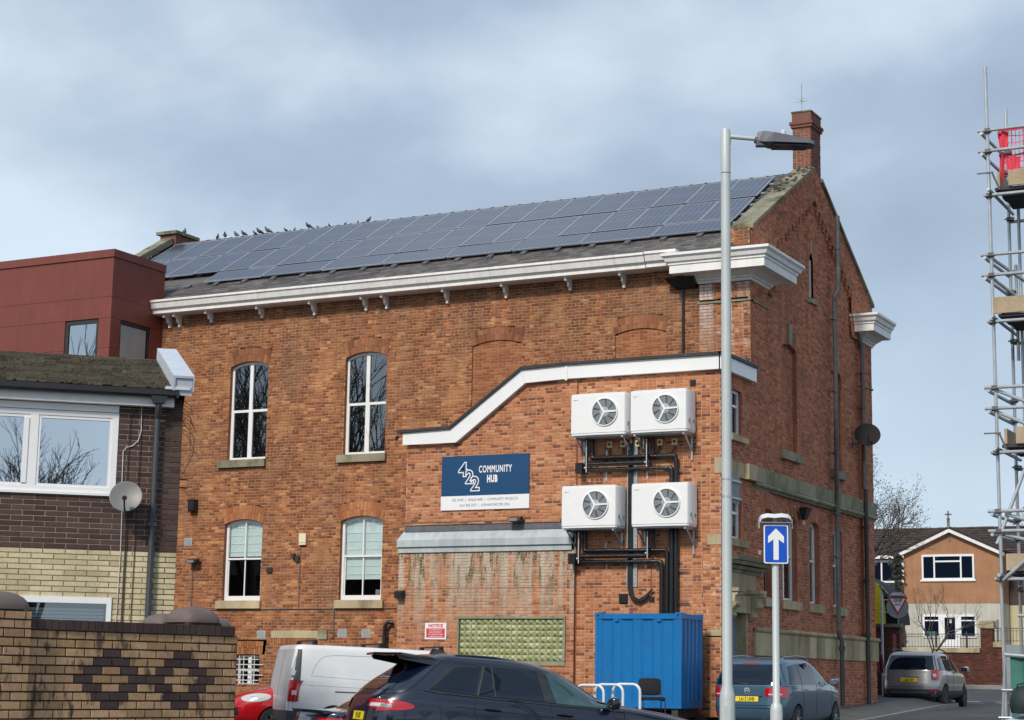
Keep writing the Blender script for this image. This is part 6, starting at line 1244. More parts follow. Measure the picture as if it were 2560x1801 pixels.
def plate(c, M, F, txt, mat='plate_yellow', par=None, w_=.52, h=.11, s=0, v=0, sx=1.0):
    b = MB(); b.fbox(F, s - w_ / 2, s + w_ / 2, v, v + h, .004, .012); po = b.build('number_plate', mat, par); text(txt, F, s, v + .018, .0135, .074, 'ink_black', po, align='CENTER', sx=.74 * sx, bold=.003, name='plate_lettering')
# --- dark blue estate / large SUV nearest the camera
SUVAZ, SP = 44, 3.4
o0 = corner_place((-12.84, 20.8), SUVAZ, 1.9); hv = (math.sin(R(SUVAZ)), math.cos(R(SUVAZ)))
cx_, cy_ = o0.x + hv[0] * 2.4, o0.y + hv[1] * 2.4
PATCH.append((cx_, cy_, hv, .11, -math.tan(R(SP))))
z0_ = .11 + 2.4 * math.tan(R(SP))
M = carM(o0.x, o0.y, SUVAZ, SP, z=z0_)
t = thing('parked_suv', 'dark navy estate-style SUV in the foreground with a gloss black roof spoiler', 'car', mat=M)
tab = [(.24, .25, 4.60, .86), (.34, .10, 4.78, .93), (.48, .03, 4.88, .975), (.66, .0, 4.92, .99), (.82, .0, 4.90, 1.0), (.93, .02, 4.88, .995), (1.02, .05, 4.82, .985), (1.09, .085, 4.66, .972), (1.15, .14, 4.30, .955), (1.19, .18, 3.85, .94), (1.215, .205, 3.50, .925), (1.25, .245, 3.34, .91), (1.36, .38, 3.12, .865), (1.50, .58, 2.86, .81), (1.60, .70, 2.62, .765), (1.665, .80, 2.40, .71), (1.705, .92, 2.16, .62), (1.725, 1.1, 1.95, .45), (1.73, 1.4, 1.7, .15)]
c = Car(tab, M, t, nr=6.0, nf=4.2); c.body('paint_navy', [(.93, .40, .37), (3.90, .40, .37)])
topz = lambda x: pl([(0.6, 1.30), (.85, 1.46), (1.15, 1.545), (1.6, 1.585), (2.3, 1.585), (2.65, 1.54), (3.0, 1.42), (3.3, 1.26), (3.45, 1.20)], x)
bel = lambda x: pl([(.6, 1.245), (.9, 1.215), (1.6, 1.19), (3.5, 1.15)], x)
E_ = .004
c.sidepane('window_surround', 'trim_gloss_black', 0, 0, lambda v: .66 + .30 * v, lambda v: lerp(3.50, 2.50, v), zt=lambda x: topz(x) + .022, zbt=lambda x: bel(x) - .022, e=.003, nu=40, nv=10)
c.sidepane('quarter_window', 'tinted_glass', 0, 0, lambda v: .74 + .34 * v ** 1.3, lambda v: lerp(1.36, 1.46, v), zt=topz, zbt=bel, e=.008, nu=16, nv=10)
c.sidepane('rear_door_window', 'tinted_glass', 0, 0, lambda v: lerp(1.42, 1.52, v), lambda v: lerp(2.33, 2.22, v), zt=topz, zbt=bel, e=.008, nu=20, nv=8)
c.sidepane('front_door_window', 'cabin_glass', 0, 0, lambda v: lerp(2.50, 2.38, v), lambda v: lerp(3.36, 2.66, v), zt=lambda x: topz(x) - .008, zbt=bel, e=.008, nu=24, nv=8)
c.sidepane('door_pillar', 'trim_gloss_black', 0, 0, lambda v: lerp(2.34, 2.23, v), lambda v: lerp(2.49, 2.37, v), zt=topz, zbt=bel, e=.010, nu=4, nv=6)
c.sidepane('window_post', 'grey_bumper', 0, 0, lambda v: lerp(1.385, 1.485, v), lambda v: lerp(1.41, 1.51, v), zt=topz, zbt=bel, e=.011, nu=2, nv=6)
c.sidepane('window_post', 'grey_bumper', 0, 0, lambda v: lerp(1.64, 1.60, v), lambda v: lerp(1.655, 1.615, v), zt=topz, zbt=bel, e=.011, nu=2, nv=6)
c.patch('window_trim', 'trim_gloss_black', lambda u, v: c.side(lerp(.66, 3.5, u), bel(lerp(.66, 3.5, u)) - .03 + .016 * v, .012), nu=40, nv=1)
for sg in (1,):
    c.sidepane('side_glass', 'tinted_glass', 0, 0, lambda v: .74 + .34 * v, lambda v: lerp(3.40, 2.60, v), sg=1, zt=topz, zbt=bel, e=.008, nu=20, nv=6)
c.patch('windscreen', 'cabin_glass', lambda u, v: c.front(lerp(-.80 + .12 * v, .80 - .12 * v, u), lerp(1.19, 1.60, v), .006), nu=16, nv=8)
c.patch('rear_window', 'tinted_glass', lambda u, v: c.rear(lerp(-.76 + .16 * v, .76 - .16 * v, u), lerp(1.19, 1.56, v), .006), nu=18, nv=8)
# the quarter between rear glass and side glass stays paint; spoiler reaches back over the glass
b = MB(M); sp = [(-.70, .80, 1.585), (-.72, .36, 1.665), (-.55, .22, 1.655), (0, .18, 1.66), (.55, .22, 1.655), (.72, .36, 1.665), (.70, .80, 1.585)]
top_ = [V3(x, y, z + .018) for y, x, z in sp]; bot_ = [V3(x, y, z - .012) for y, x, z in sp]; inn = [V3(.92, y * .86, 1.672 if abs(y) < .5 else 1.645) for y, x, z in sp]
b.add(top_ + bot_ + inn, [(i, i + 1, 15 + i, 14 + i) for i in range(6)] + [(i, i + 1, 8 + i, 7 + i) for i in range(6)] + [(7 + i, 8 + i, 15 + i, 14 + i) for i in range(6)]); b.build('roof_spoiler', 'trim_gloss_black', t)
for sg in (-1, 1): b = MB(M); b.hexa([(.36, sg * .70, 1.60), (.86, sg * .74, 1.54), (.86, sg * .70, 1.54), (.36, sg * .66, 1.60), (.30, sg * .70, 1.675), (.95, sg * .71, 1.62), (.95, sg * .67, 1.62), (.30, sg * .66, 1.675)]); b.build('spoiler_fin', 'trim_gloss_black', t)
b = MB(M); b.hexa([(.95, -.012, 1.70), (1.28, -.035, 1.715), (1.28, .035, 1.715), (.95, .012, 1.70), (1.00, -.006, 1.79), (1.06, -.008, 1.785), (1.06, .008, 1.785), (1.00, .006, 1.79)]); b.build('aerial_fin', 'trim_gloss_black', t)
for sg in (-1, 1):
    b = MB(M); q = [(x, sg * (c.sl(z)[3] * .90), z + .03) for x, z in ((1.02, 1.63), (1.15, 1.668), (1.4, 1.68), (1.7, 1.68), (1.95, 1.665), (2.15, 1.63), (2.28, 1.585))]; q[0] = (q[0][0], q[0][1], q[0][2] - .03); q = [(x, y, z - (.0 if i < 4 else (.012, .025, .05)[i - 4])) for i, (x, y, z) in enumerate(q)]
    b.path(q, .018, 6); b.build('roof_rail', 'trim_gloss_black', t, smooth='auto')
# lamps, seams, handles, mirror
c.patch('tail_lamp', 'lamp_red', lambda u, v: c.side(.045 + (.50 - .16 * abs(2 * v - 1) ** 2.5) * u, lerp(.905 + .03 * u, 1.06 - .012 * u, v), .012), nu=18, nv=6)
c.patch('tail_lamp', 'lamp_red', lambda u, v: c.rear(lerp(-.88, -.50, u), lerp(.93 + .03 * u, 1.06, v), .010), nu=14, nv=6)
c.patch('tail_lamp_insert', 'lens_grey', lambda u, v: c.side(.06 + .20 * u, lerp(.955, 1.005, v), .016), nu=10, nv=3)
c.patch('tail_lamp_insert', 'lamp_clear', lambda u, v: c.rear(lerp(-.84, -.58, u), lerp(.965, 1.01, v), .014), nu=10, nv=3)
c.patch('tail_lamp', 'lamp_red', lambda u, v: c.rear(lerp(.50, .86, u), lerp(.93, 1.06, v), .010), nu=14, nv=6)
c.seam([(.95, 1.63), (.80, 1.50), (.56, 1.27), (.40, 1.16), (.12, 1.12)], nm='tailgate_seam'); c.seam([(1.36, 1.17), (1.36, 1.0), (1.42, .80), (1.40, .62), (1.30, .45)]); c.seam([(2.42, 1.15), (2.46, .9), (2.44, .5), (2.40, .32)]); c.seam([(3.50, 1.14), (3.46, .9), (3.40, .5), (3.38, .32)]); c.seam([(3.52, 1.13), (3.95, 1.07), (4.4, .98)], nm='bonnet_seam')
c.seam([(.62, 1.02), (.88, 1.02), (.90, 1.0), (.90, .80), (.87, .78), (.64, .78), (.62, .80), (.62, 1.02)], r=.003, nm='fuel_flap')
c.seam([(1.1, 1.03), (2.2, .99), (3.4, .96), (4.2, .95)], r=.006, nm='crease', mat='paint_navy')
for x in (1.60, 2.62):
    p = c.side(x, 1.03, .03); b = MB(M); b.path([c.side(x - .11, 1.025, .0), c.side(x - .08, 1.03, .035), c.side(x, 1.03, .045), c.side(x + .09, 1.025, .04), c.side(x + .12, 1.02, .0)], [.012, .018, .020, .018, .012], 8); b.build('door_handle', 'trim_gloss_black', t, smooth='auto')
b = MB(M); b.path([(3.26, -.90, 1.19), (3.25, -1.0, 1.20), (3.24, -1.06, 1.24)], .025, 6); b.build('mirror_stalk', 'trim_gloss_black', t)
Tm = M @ Matrix.Translation((3.24, -1.10, 1.225))
def mirror_shell(Tm, mat, a=.10, bb=.125, cc=.078):
    b = MB(Tm); vs = []; nu_, nv_ = 20, 9
    for i in range(nv_ + 1):
        v = -1 + 2 * i / nv_; k = (1 - abs(v) ** 3.2) ** (1 / 3.2) if abs(v) < 1 else .02
        for j in range(nu_):
            a_ = 2 * math.pi * j / nu_; c_, s__ = math.cos(a_), math.sin(a_); xx_ = math.copysign(abs(c_) ** .7, c_); yy_ = math.copysign(abs(s__) ** .6, s__)
            if xx_ < 0: xx_ *= .45
            vs.append((a * xx_ * k, bb * yy_ * (1 if yy_ * 1 < 0 else .92) * (.25 + .75 * k), cc * v * (1 - .18 * yy_)))
    b.add(vs, [(i * nu_ + j, i * nu_ + (j + 1) % nu_, (i + 1) * nu_ + (j + 1) % nu_, (i + 1) * nu_ + j) for i in range(nv_) for j in range(nu_)] + [tuple(range(nu_))[::-1], tuple(range(nv_ * nu_, nv_ * nu_ + nu_))]); return b.build('door_mirror', mat, t, smooth='auto')
mirror_shell(Tm, 'trim_gloss_black')
Fr = frame(M @ V3(-.005, -.52, .72), M.to_3x3() @ V3(0, -1, .0), M.to_3x3() @ V3(.10, 0, 1)); plate(c, M, Fr, 'YJ14 SSF', par=t, w_=.52, h=.11, s=-.35, v=.055)
b = MB(M); b.box(-.01, .05, -.62, .62, .52, .64); b.build('bumper_insert', 'trim_black', t)
for sg in (-1, 1):
    for x in (.93, 3.90): c.wheel(x, sg, .37, .26, .975, 5)
# --- white van
VAZ, VP = 42, 1.6
o0 = corner_place((-21.24, 31.28), VAZ, 1.9); hv = (math.sin(R(VAZ)), math.cos(R(VAZ))); PATCH.append((o0.x + hv[0] * 2.5, o0.y + hv[1] * 2.5, hv, .28, -math.tan(R(VP)))); M = carM(o0.x, o0.y, VAZ, VP, z=.28 + 2.5 * math.tan(R(VP)) - .02)
t = thing('white_van', 'white panel van with roof bars parked behind the dark SUV', 'van', mat=M)
tab = [(.26, .12, 4.9, .86), (.38, .04, 5.05, .93), (.55, .0, 5.12, .955), (.75, .0, 5.14, .962), (.95, .01, 5.10, .962), (1.05, .02, 4.98, .96), (1.12, .03, 4.70, .955), (1.17, .035, 4.45, .95), (1.3, .05, 4.30, .93), (1.5, .08, 4.08, .90), (1.7, .115, 3.82, .865), (1.80, .135, 3.66, .84), (1.855, .17, 3.5, .80), (1.885, .28, 3.3, .70), (1.895, .6, 2.9, .3)]
c = Car(tab, M, t, nr=14, nf=5); c.body('paint_white', [(.95, .37, .33), (4.15, .37, .33)])
c.patch('rear_pillar', 'grey_bumper', lambda u, v: c.side(.08 + .14 * u + .03 * v, lerp(1.10, 1.78, v), .012), nu=6, nv=10)
c.patch('rear_door', 'van_rear_grey', lambda u, v: c.rear(lerp(-.86 + .05 * v, .86 - .05 * v, u), lerp(.42, 1.78, v), .006), nu=14, nv=12)
c.patch('door_gap', 'trim_black', lambda u, v: c.rear(lerp(-.006, .006, u), lerp(.45, 1.78, v), .010), nu=1, nv=8)
c.patch('tail_lamp', 'lamp_red', lambda u, v: c.side(.035 + .13 * u, lerp(.74, 1.16, v), .012), nu=6, nv=8); c.patch('tail_lamp', 'lamp_red', lambda u, v: c.rear(lerp(-.94, -.80, u), lerp(.74, 1.16, v), .012), nu=6, nv=8); c.patch('tail_lamp_band', 'lamp_clear', lambda u, v: c.side(.035 + .13 * u, lerp(.87, .96, v), .016), nu=6, nv=3); c.patch('tail_lamp', 'lamp_red', lambda u, v: c.rear(lerp(.80, .93, u), lerp(.74, 1.16, v), .012), nu=6, nv=8)
c.seam([(.45, 1.26), (.50, 1.42), (.60, 1.58), (.72, 1.66), (.95, 1.69), (2.1, 1.70)], r=.005, nm='panel_pressing', mat='pressing_grey'); c.seam([(.45, 1.26), (1.6, 1.22), (2.1, 1.22)], r=.004, nm='panel_pressing', mat='pressing_grey'); c.seam([(.25, 1.08), (1.2, 1.06), (2.1, 1.05)], r=.004, nm='panel_pressing', mat='pressing_grey')
c.seam([(2.2, 1.76), (2.2, 1.2), (2.2, .45)], r=.005, nm='sliding_door_seam', mat='pressing_grey'); c.seam([(2.2, 1.76), (3.3, 1.75)], r=.005, nm='sliding_door_seam', mat='pressing_grey'); c.seam([(.95, .965), (1.9, .965)], r=.012, nm='door_runner', mat='grey_bumper')
c.sidepane('cab_window', 'cabin_glass', 1.18, 1.66, lambda v: 3.35, lambda v: lerp(4.15, 3.72, v)); c.patch('windscreen', 'cabin_glass', lambda u, v: c.front(lerp(-.82, .82, u), lerp(1.22, 1.76, v), .006))
for z in (1.30, .52): b = MB(M); p = c.side(.06, z, .0); b.box(p.x - .06, p.x + .05, p.y - .03, p.y + .03, z - .05, z + .05); b.build('door_hinge', 'paint_white', t)
for x in (.55, 1.95, 3.25):
    b = MB(M); b.box(x - .02, x + .03, -.74, .74, 1.95, 1.98)
    for sg in (-1, 1): b.hexa([(x - .06, sg * .72, 1.85), (x + .06, sg * .72, 1.85), (x + .06, sg * .60, 1.87), (x - .06, sg * .60, 1.87), (x - .03, sg * .70, 1.98), (x + .03, sg * .70, 1.98), (x + .03, sg * .62, 1.98), (x - .03, sg * .62, 1.98)])
    b.build('roof_bar', 'trim_black', t)
for sg in (-1, 1):
    for x in (.95, 4.15): c.wheel(x, sg, .33, .22, .94, 6)
b = MB(M); b.box(-.02, .2, -.93, .93, .36, .56); b.build('rear_bumper', 'grey_bumper', t)
# --- saloon between them
AZ = 38; o0 = corner_place((-15.64, 24.0), AZ, 1.8); hv = (math.sin(R(AZ)), math.cos(R(AZ))); M = carM(o0.x, o0.y, AZ, 1.5, z=gz(o0.x + hv[0] * 2.2, o0.y + hv[1] * 2.2) - .16 + 2.2 * math.tan(R(1.5)))
t = thing('parked_saloon', 'dark blue saloon car, only its boot and tail lamp showing beside the SUV', 'car', mat=M)
tab = [(.24, .2, 4.4, .80), (.36, .05, 4.58, .87), (.52, .0, 4.64, .90), (.70, .0, 4.62, .91), (.82, .01, 4.5, .905), (.90, .03, 4.1, .895), (.955, .04, 3.7, .885), (.985, .08, 3.45, .87), (1.0, .20, 3.40, .86), (1.04, .62, 3.2, .835), (1.14, .82, 3.0, .77), (1.26, 1.10, 2.75, .70), (1.35, 1.38, 2.5, .63), (1.395, 1.6, 2.3, .53), (1.41, 1.8, 2.1, .25)]
c = Car(tab, M, t, nr=6, nf=4.2); c.body('paint_midnight', [(.98, .34, .31), (3.7, .34, .31)])
b = MB(M); b.hexa([(.06, -.74, .955), (.26, -.74, .99), (.26, .74, .99), (.06, .74, .955), (.0, -.72, 1.015), (.10, -.73, 1.012), (.10, .73, 1.012), (.0, .72, 1.015)]); b.build('boot_spoiler', 'trim_gloss_black', t)
c.patch('rear_window', 'tinted_glass', lambda u, v: c.rear(lerp(-.70, .70, u) * (1 - .12 * v), lerp(1.05, 1.33, v), .006)); tz = lambda x: pl([(.9, 1.14), (1.3, 1.29), (1.9, 1.345), (2.4, 1.30), (3.1, 1.05)], x)
c.sidepane('side_window', 'tinted_glass', 1.02, 1.33, lambda v: lerp(.98, 1.35, v), lambda v: lerp(3.05, 2.35, v), zt=tz, nu=20)
c.patch('tail_lamp', 'lamp_red', lambda u, v: c.rear(lerp(-.88, -.50, u), lerp(.72, .90, v), .01)); c.patch('tail_lamp', 'lamp_amber', lambda u, v: c.rear(lerp(-.80, -.62, u), lerp(.80, .87, v), .014)); c.patch('tail_lamp', 'lamp_red', lambda u, v: c.side(.03 + .22 * u, lerp(.74, .90, v), .01)); c.patch('tail_lamp', 'lamp_red', lambda u, v: c.rear(lerp(.50, .86, u), lerp(.72, .90, v), .01))
for sg in (-1, 1):
    for x in (.98, 3.7): c.wheel(x, sg, .31, .2, .885, 5)
# --- red car
M = carM(-19.95, 31.25, 222, 0); M = carM(-23.25, 32.1, 43 + 180, 0, z=.34)
t = thing('red_hatchback', 'bright red small car with its headlamp showing beside the end of the garden wall', 'car', mat=M @ Matrix.Translation((-3.9, 0, 0))); M = WM[t]
tab = [(.22, .2, 3.75, .74), (.34, .06, 3.88, .80), (.50, .0, 3.93, .83), (.66, .0, 3.90, .84), (.80, .01, 3.78, .84), (.90, .03, 3.55, .83), (.97, .05, 3.25, .82), (1.01, .07, 3.05, .81), (1.12, .12, 2.85, .77), (1.28, .22, 2.55, .70), (1.40, .34, 2.25, .64), (1.46, .5, 2.0, .55), (1.485, .9, 1.7, .25)]
c = Car(tab, M, t, nr=6, nf=3.2); c.body('paint_red', [(.72, .32, .29), (3.1, .33, .29)])
for sg in (-1, 1):
    c.patch('headlamp', 'lamp_clear', lambda u, v: c.side(lerp(3.18, 3.74, u), .80 - .05 * u + (v - .5) * .17 * math.sqrt(max(.0, 1 - (2 * u - 1) ** 2 * .96)), .012, sg), nu=14, nv=6); c.patch('headlamp_bulb', 'lamp_amber' if 0 else 'chrome', lambda u, v: c.side(lerp(3.46, 3.56, u), lerp(.74, .80, v), .018, sg), nu=4, nv=4)
    c.sidepane('side_window', 'tinted_glass', 1.04, 1.40, lambda v: lerp(.35, .6, v), lambda v: lerp(2.75, 2.25, v), sg=sg)
    for x in (.72, 3.1): c.wheel(x, sg, .29, .19, .82, 5)
c.patch('windscreen', 'cabin_glass', lambda u, v: c.front(lerp(-.68, .68, u), lerp(1.05, 1.38, v), .006)); c.patch('grille', 'trim_black', lambda u, v: c.front(lerp(-.5, .5, u), lerp(.42, .58, v), .006)); c.patch('rear_window', 'tinted_glass', lambda u, v: c.rear(lerp(-.6, .6, u), lerp(1.05, 1.36, v), .006))
# --- blue people carrier
hb_ = 0; M = carM(-14.22, 38.5, .0, 0, z=.47) @ Matrix.Rotation(R(-1.0), 4, 'Y') @ Matrix.Diagonal((.94, .97, .97, 1))
t = thing('blue_people_carrier', 'light blue people carrier parked by the gable, seen from behind between the two posts', 'car', mat=M)
tab = [(.24, .22, 4.6, .80), (.34, .08, 4.74, .87), (.46, .02, 4.80, .90), (.60, .0, 4.82, .91), (.76, .02, 4.80, .915), (.92, .04, 4.70, .915), (1.00, .05, 4.45, .91), (1.06, .06, 4.1, .905), (1.10, .07, 3.85, .90), (1.20, .11, 3.62, .875), (1.36, .20, 3.28, .82), (1.50, .29, 2.95, .765), (1.60, .37, 2.65, .72), (1.665, .46, 2.35, .655), (1.70, .62, 2.1, .54), (1.71, 1.0, 1.8, .25)]
c = Car(tab, M, t, nr=7, nf=4.2); c.body('paint_blue', [(.92, .36, .33), (3.75, .36, .33)])
c.patch('rear_window', 'tinted_glass', lambda u, v: c.rear(lerp(-.84 + .17 * v, .84 - .17 * v, u), lerp(1.10, 1.55, v), .006), nu=20); c.patch('brake_light', 'lamp_red', lambda u, v: c.rear(lerp(-.22, .22, u), lerp(1.575, 1.60, v), .01), nu=6, nv=2)
for sg in (-1, 1):
    c.patch('tail_lamp', 'lamp_red', lambda u, v: c.rear(sg * lerp(.42, .86, u), lerp(.86 - .04 * u, 1.03 + .03 * u, v), .012), nu=16, nv=6); c.patch('tail_lamp', 'lamp_red', lambda u, v: c.side(.05 + .22 * u, lerp(.83, 1.06 - .02 * u, v), .012, sg), nu=10, nv=6); c.patch('lamp_highlight', 'lamp_clear', lambda u, v: c.rear(sg * lerp(.50, .82, u), lerp(.885, .91, v), .016), nu=8, nv=2)
    tz = lambda x: pl([(.5, 1.50), (1.2, 1.57), (2.1, 1.57), (2.7, 1.47), (3.3, 1.25), (3.5, 1.16)], x)
    c.sidepane('quarter_window', 'tinted_glass', 1.10, 1.5, lambda v: lerp(.42, .62, v), lambda v: lerp(1.12, 1.14, v), zt=tz, sg=sg); c.sidepane('rear_door_window', 'tinted_glass', 1.09, 1.5, lambda v: lerp(1.22, 1.24, v), lambda v: lerp(2.16, 2.08, v), zt=tz, sg=sg); c.sidepane('front_door_window', 'cabin_glass', 1.09, 1.5, lambda v: lerp(2.24, 2.16, v), lambda v: lerp(3.35, 2.70, v), zt=tz, sg=sg)
    c.seam([(1.18, 1.55), (1.17, 1.08), (1.28, .8), (1.3, .5)], sg=sg); c.seam([(2.20, 1.55), (2.24, 1.08), (2.24, .4)], sg=sg); c.seam([(3.45, 1.08), (3.4, .5)], sg=sg)
    for x in (1.36, 2.36): b = MB(M); b.path([c.side(x, .98, 0, sg), c.side(x + .03, .985, .03, sg), c.side(x + .17, .985, .03, sg), c.side(x + .2, .98, 0, sg)], .011, 6); b.build('door_handle', 'paint_midnight', t)
    b = MB(M); b.path([(.62, sg * .60, 1.66), (.80, sg * .635, 1.715), (1.6, sg * .66, 1.735), (2.3, sg * .645, 1.70), (2.5, sg * .63, 1.64)], .016, 6); b.build('roof_rail', 'alloy', t, smooth='auto')
    mirror_shell(M @ Matrix.Translation((3.22, sg * 1.03, 1.15)) @ Matrix.Diagonal((1, -sg, 1, 1)), 'paint_blue')
    Tm = M @ Matrix.Translation((3.155, sg * 1.02, 1.14)); b = MB(Tm); b.box(-.014, -.008, -.09, .09, -.05, .05); b.build('mirror_glass', 'chrome', t)
    for x in (.92, 3.75): c.wheel(x, sg, .325, .21, .895, 5)
c.patch('windscreen', 'cabin_glass', lambda u, v: c.front(lerp(-.8, .8, u), lerp(1.14, 1.58, v), .006)); c.patch('rear_reflector', 'lamp_red', lambda u, v: c.rear(lerp(-.80, -.60, u), lerp(.40, .46, v), .01), nu=5, nv=2); c.patch('rear_reflector', 'lamp_red', lambda u, v: c.rear(lerp(.60, .80, u), lerp(.40, .46, v), .01), nu=5, nv=2); c.patch('bumper_step', 'paint_blue', lambda u, v: c.rear(lerp(-.84, .84, u), lerp(.60, .635, v), .022), nu=20, nv=2)
plate(c, M, pframe(c, M, .79), 'LA12 UHB', par=t, s=-.0, v=-.005)
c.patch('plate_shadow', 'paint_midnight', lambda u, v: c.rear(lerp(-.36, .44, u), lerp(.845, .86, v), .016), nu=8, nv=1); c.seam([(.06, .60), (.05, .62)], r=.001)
b = MB(M); q = [c.rear(lerp(-.76, .76, i / 12), .655, .004) for i in range(13)]; q = [c.rear(-.78, .83, .004), c.rear(-.77, .70, .004)] + q + [c.rear(.77, .70, .004), c.rear(.78, .83, .004)]; b.path(q, .005, 4); b.build('tailgate_seam', 'ink_black', t)
T = M @ Matrix.Translation((.038, .0, .965)) @ Matrix.Rotation(R(-90), 4, 'Y'); b = MB(T); b.lathe([(.062, .0), (.062, .012), (.060, .014)], n=24); lo = b.build('emblem_ring', 'emblem_silver', t); b = MB(T); b.lathe([(.053, .0), (.053, .0155)], n=24); b.build('emblem_disc', 'paint_midnight', t); Fe = frame(M @ V3(.036, 0, .0), M.to_3x3() @ V3(0, -1, 0), M.to_3x3() @ V3(.0, 0, 1))
def zig(F, pts, wd, nm, par, d=.020):
    b = MB()
    for (a, c_), (e2, f2) in zip(pts, pts[1:]):
        dx, dz = e2 - a, f2 - c_; l = math.hypot(dx, dz); nx, nz = -dz / l * wd / 2, dx / l * wd / 2; b.add([F(a - nx, c_ - nz, d), F(e2 - nx, f2 - nz, d), F(e2 + nx, f2 + nz, d), F(a + nx, c_ + nz, d)], [(0, 1, 2, 3)])
    return b.build(nm, 'emblem_silver', par, fixn=False)
zig(Fe, [(-.030, 1.012), (.0, .972), (.030, 1.012)], .010, 'emblem', t); zig(Fe, [(-.050, .995), (-.026, .918), (0, .962), (.026, .918), (.050, .995)], .010, 'emblem', t)
b = MB(M); b.path([c.rear(-.02, 1.12, .02), c.rear(.20, 1.135, .03), c.rear(.42, 1.13, .02)], .010, 5); b.build('rear_wiper', 'ink_black', t)
# --- silver 4x4
M = carM(-15.48, 55.9, -2.0, 0, z=.875) 
t = thing('silver_off_roader', 'silver off-roader with roof rails parked half on the kerb beyond the hall', 'car', mat=M)
tab = [(.34, .20, 4.45, .80), (.42, .06, 4.58, .88), (.54, .0, 4.64, .915), (.70, .0, 4.64, .925), (.86, .03, 4.60, .925), (1.0, .06, 4.45, .92), (1.09, .08, 4.1, .91), (1.14, .09, 3.7, .90), (1.22, .12, 3.50, .875), (1.38, .20, 3.2, .82), (1.54, .30, 2.85, .77), (1.64, .38, 2.55, .72), (1.70, .50, 2.25, .65), (1.735, .68, 2.0, .52), (1.745, 1.1, 1.7, .2)]
c = Car(tab, M, t, nr=6, nf=4.2); c.body('paint_silver', [(.92, .42, .37), (3.63, .42, .37)])
c.patch('rear_window', 'tinted_glass', lambda u, v: c.rear(lerp(-.80 + .12 * v, .80 - .12 * v, u), lerp(1.17, 1.60, v), .008), nu=20)
c.patch('lower_cladding', 'grey_bumper', lambda u, v: c.rear(lerp(-.90, .90, u), lerp(.35, .60, v), .012), nu=20, nv=4); c.patch('skid_strip', 'alloy', lambda u, v: c.rear(lerp(-.55, .55, u), lerp(.475, .51, v), .02), nu=12, nv=1)
for sg in (-1, 1):
    c.patch('tail_lamp', 'lamp_red', lambda u, v: c.rear(sg * lerp(.66, .88, u), lerp(.86, 1.18, v), .012), nu=8, nv=8); c.patch('tail_lamp', 'lamp_red', lambda u, v: c.side(.06 + .12 * u, lerp(.86, 1.16, v), .012, sg), nu=6, nv=8); T = M @ Matrix.Translation((.075, sg * .765, 1.0)) @ Matrix.Rotation(R(-90), 4, 'Y'); b = MB(T); b.lathe([(.06, -.01), (.06, .012), (.04, .02), (.002, .022)], n=16); b.build('reversing_lamp', 'lamp_clear', t)
    c.patch('rear_reflector', 'lamp_red', lambda u, v: c.rear(sg * lerp(.62, .84, u), lerp(.555, .60, v), .018), nu=5, nv=2)
    tz = lambda x: pl([(.4, 1.48), (.9, 1.60), (2.0, 1.61), (2.6, 1.50), (3.1, 1.30), (3.4, 1.2)], x)
    c.sidepane('rear_door_window', 'tinted_glass', 1.16, 1.5, lambda v: lerp(.42, .56, v), lambda v: lerp(1.95, 1.9, v), zt=tz, sg=sg); c.sidepane('front_door_window', 'tinted_glass', 1.16, 1.5, lambda v: lerp(2.05, 2.0, v), lambda v: lerp(3.25, 2.6, v), zt=tz, sg=sg)
    c.sidepane('sill_cladding', 'grey_bumper', .34, .56, lambda v: .1, lambda v: 4.3, sg=sg, nu=30); c.seam([(2.0, 1.15), (2.0, .5)], sg=sg); c.seam([(1.1, 1.15), (1.25, .6)], sg=sg)
    b = MB(M); b.path([(.55, sg * .60, 1.70), (.70, sg * .64, 1.785), (1.4, sg * .66, 1.80), (2.0, sg * .64, 1.77), (2.15, sg * .63, 1.70)], .02, 6); b.build('roof_rail', 'trim_black', t, smooth='auto')
    mirror_shell(M @ Matrix.Translation((3.08, sg * 1.05, 1.22)) @ Matrix.Diagonal((1, -sg, 1.15, 1)), 'paint_silver')
    Tm = M @ Matrix.Translation((3.01, sg * 1.04, 1.22)); b = MB(Tm); b.box(-.004, 0, -.09, .09, -.06, .06); b.build('mirror_glass', 'tinted_glass', t)
    for x in (.92, 3.63): c.wheel(x, sg, .365, .235, .91, 5, 'iron_pipe')
c.patch('windscreen', 'cabin_glass', lambda u, v: c.front(lerp(-.8, .8, u), lerp(1.2, 1.6, v), .006)); Fr = pframe(c, M, .86); plate(c, M, Fr, 'LS60 XSV', par=t, v=-.005, w_=.50, h=.125); b = MB(); b.fbox(Fr, -.10, .30, .145, .205, .0, .03); b.build('garnish', 'alloy', t)
b = MB(M); q = [c.rear(lerp(-.68, .68, i / 12), .66, .004) for i in range(13)]; b.path(q, .007, 4); b.build('tailgate_seam', 'trim_black', t); b = MB(M); b.path([c.rear(0, 1.18, .02), c.rear(-.1, 1.20, .03), c.rear(-.4, 1.19, .03)], .014, 5); b.build('rear_wiper', 'ink_black', t)
b = MB(M); b.box(.3, 4.2, -.7, .7, .26, .4); b.build('underbody', 'ink_black', t)
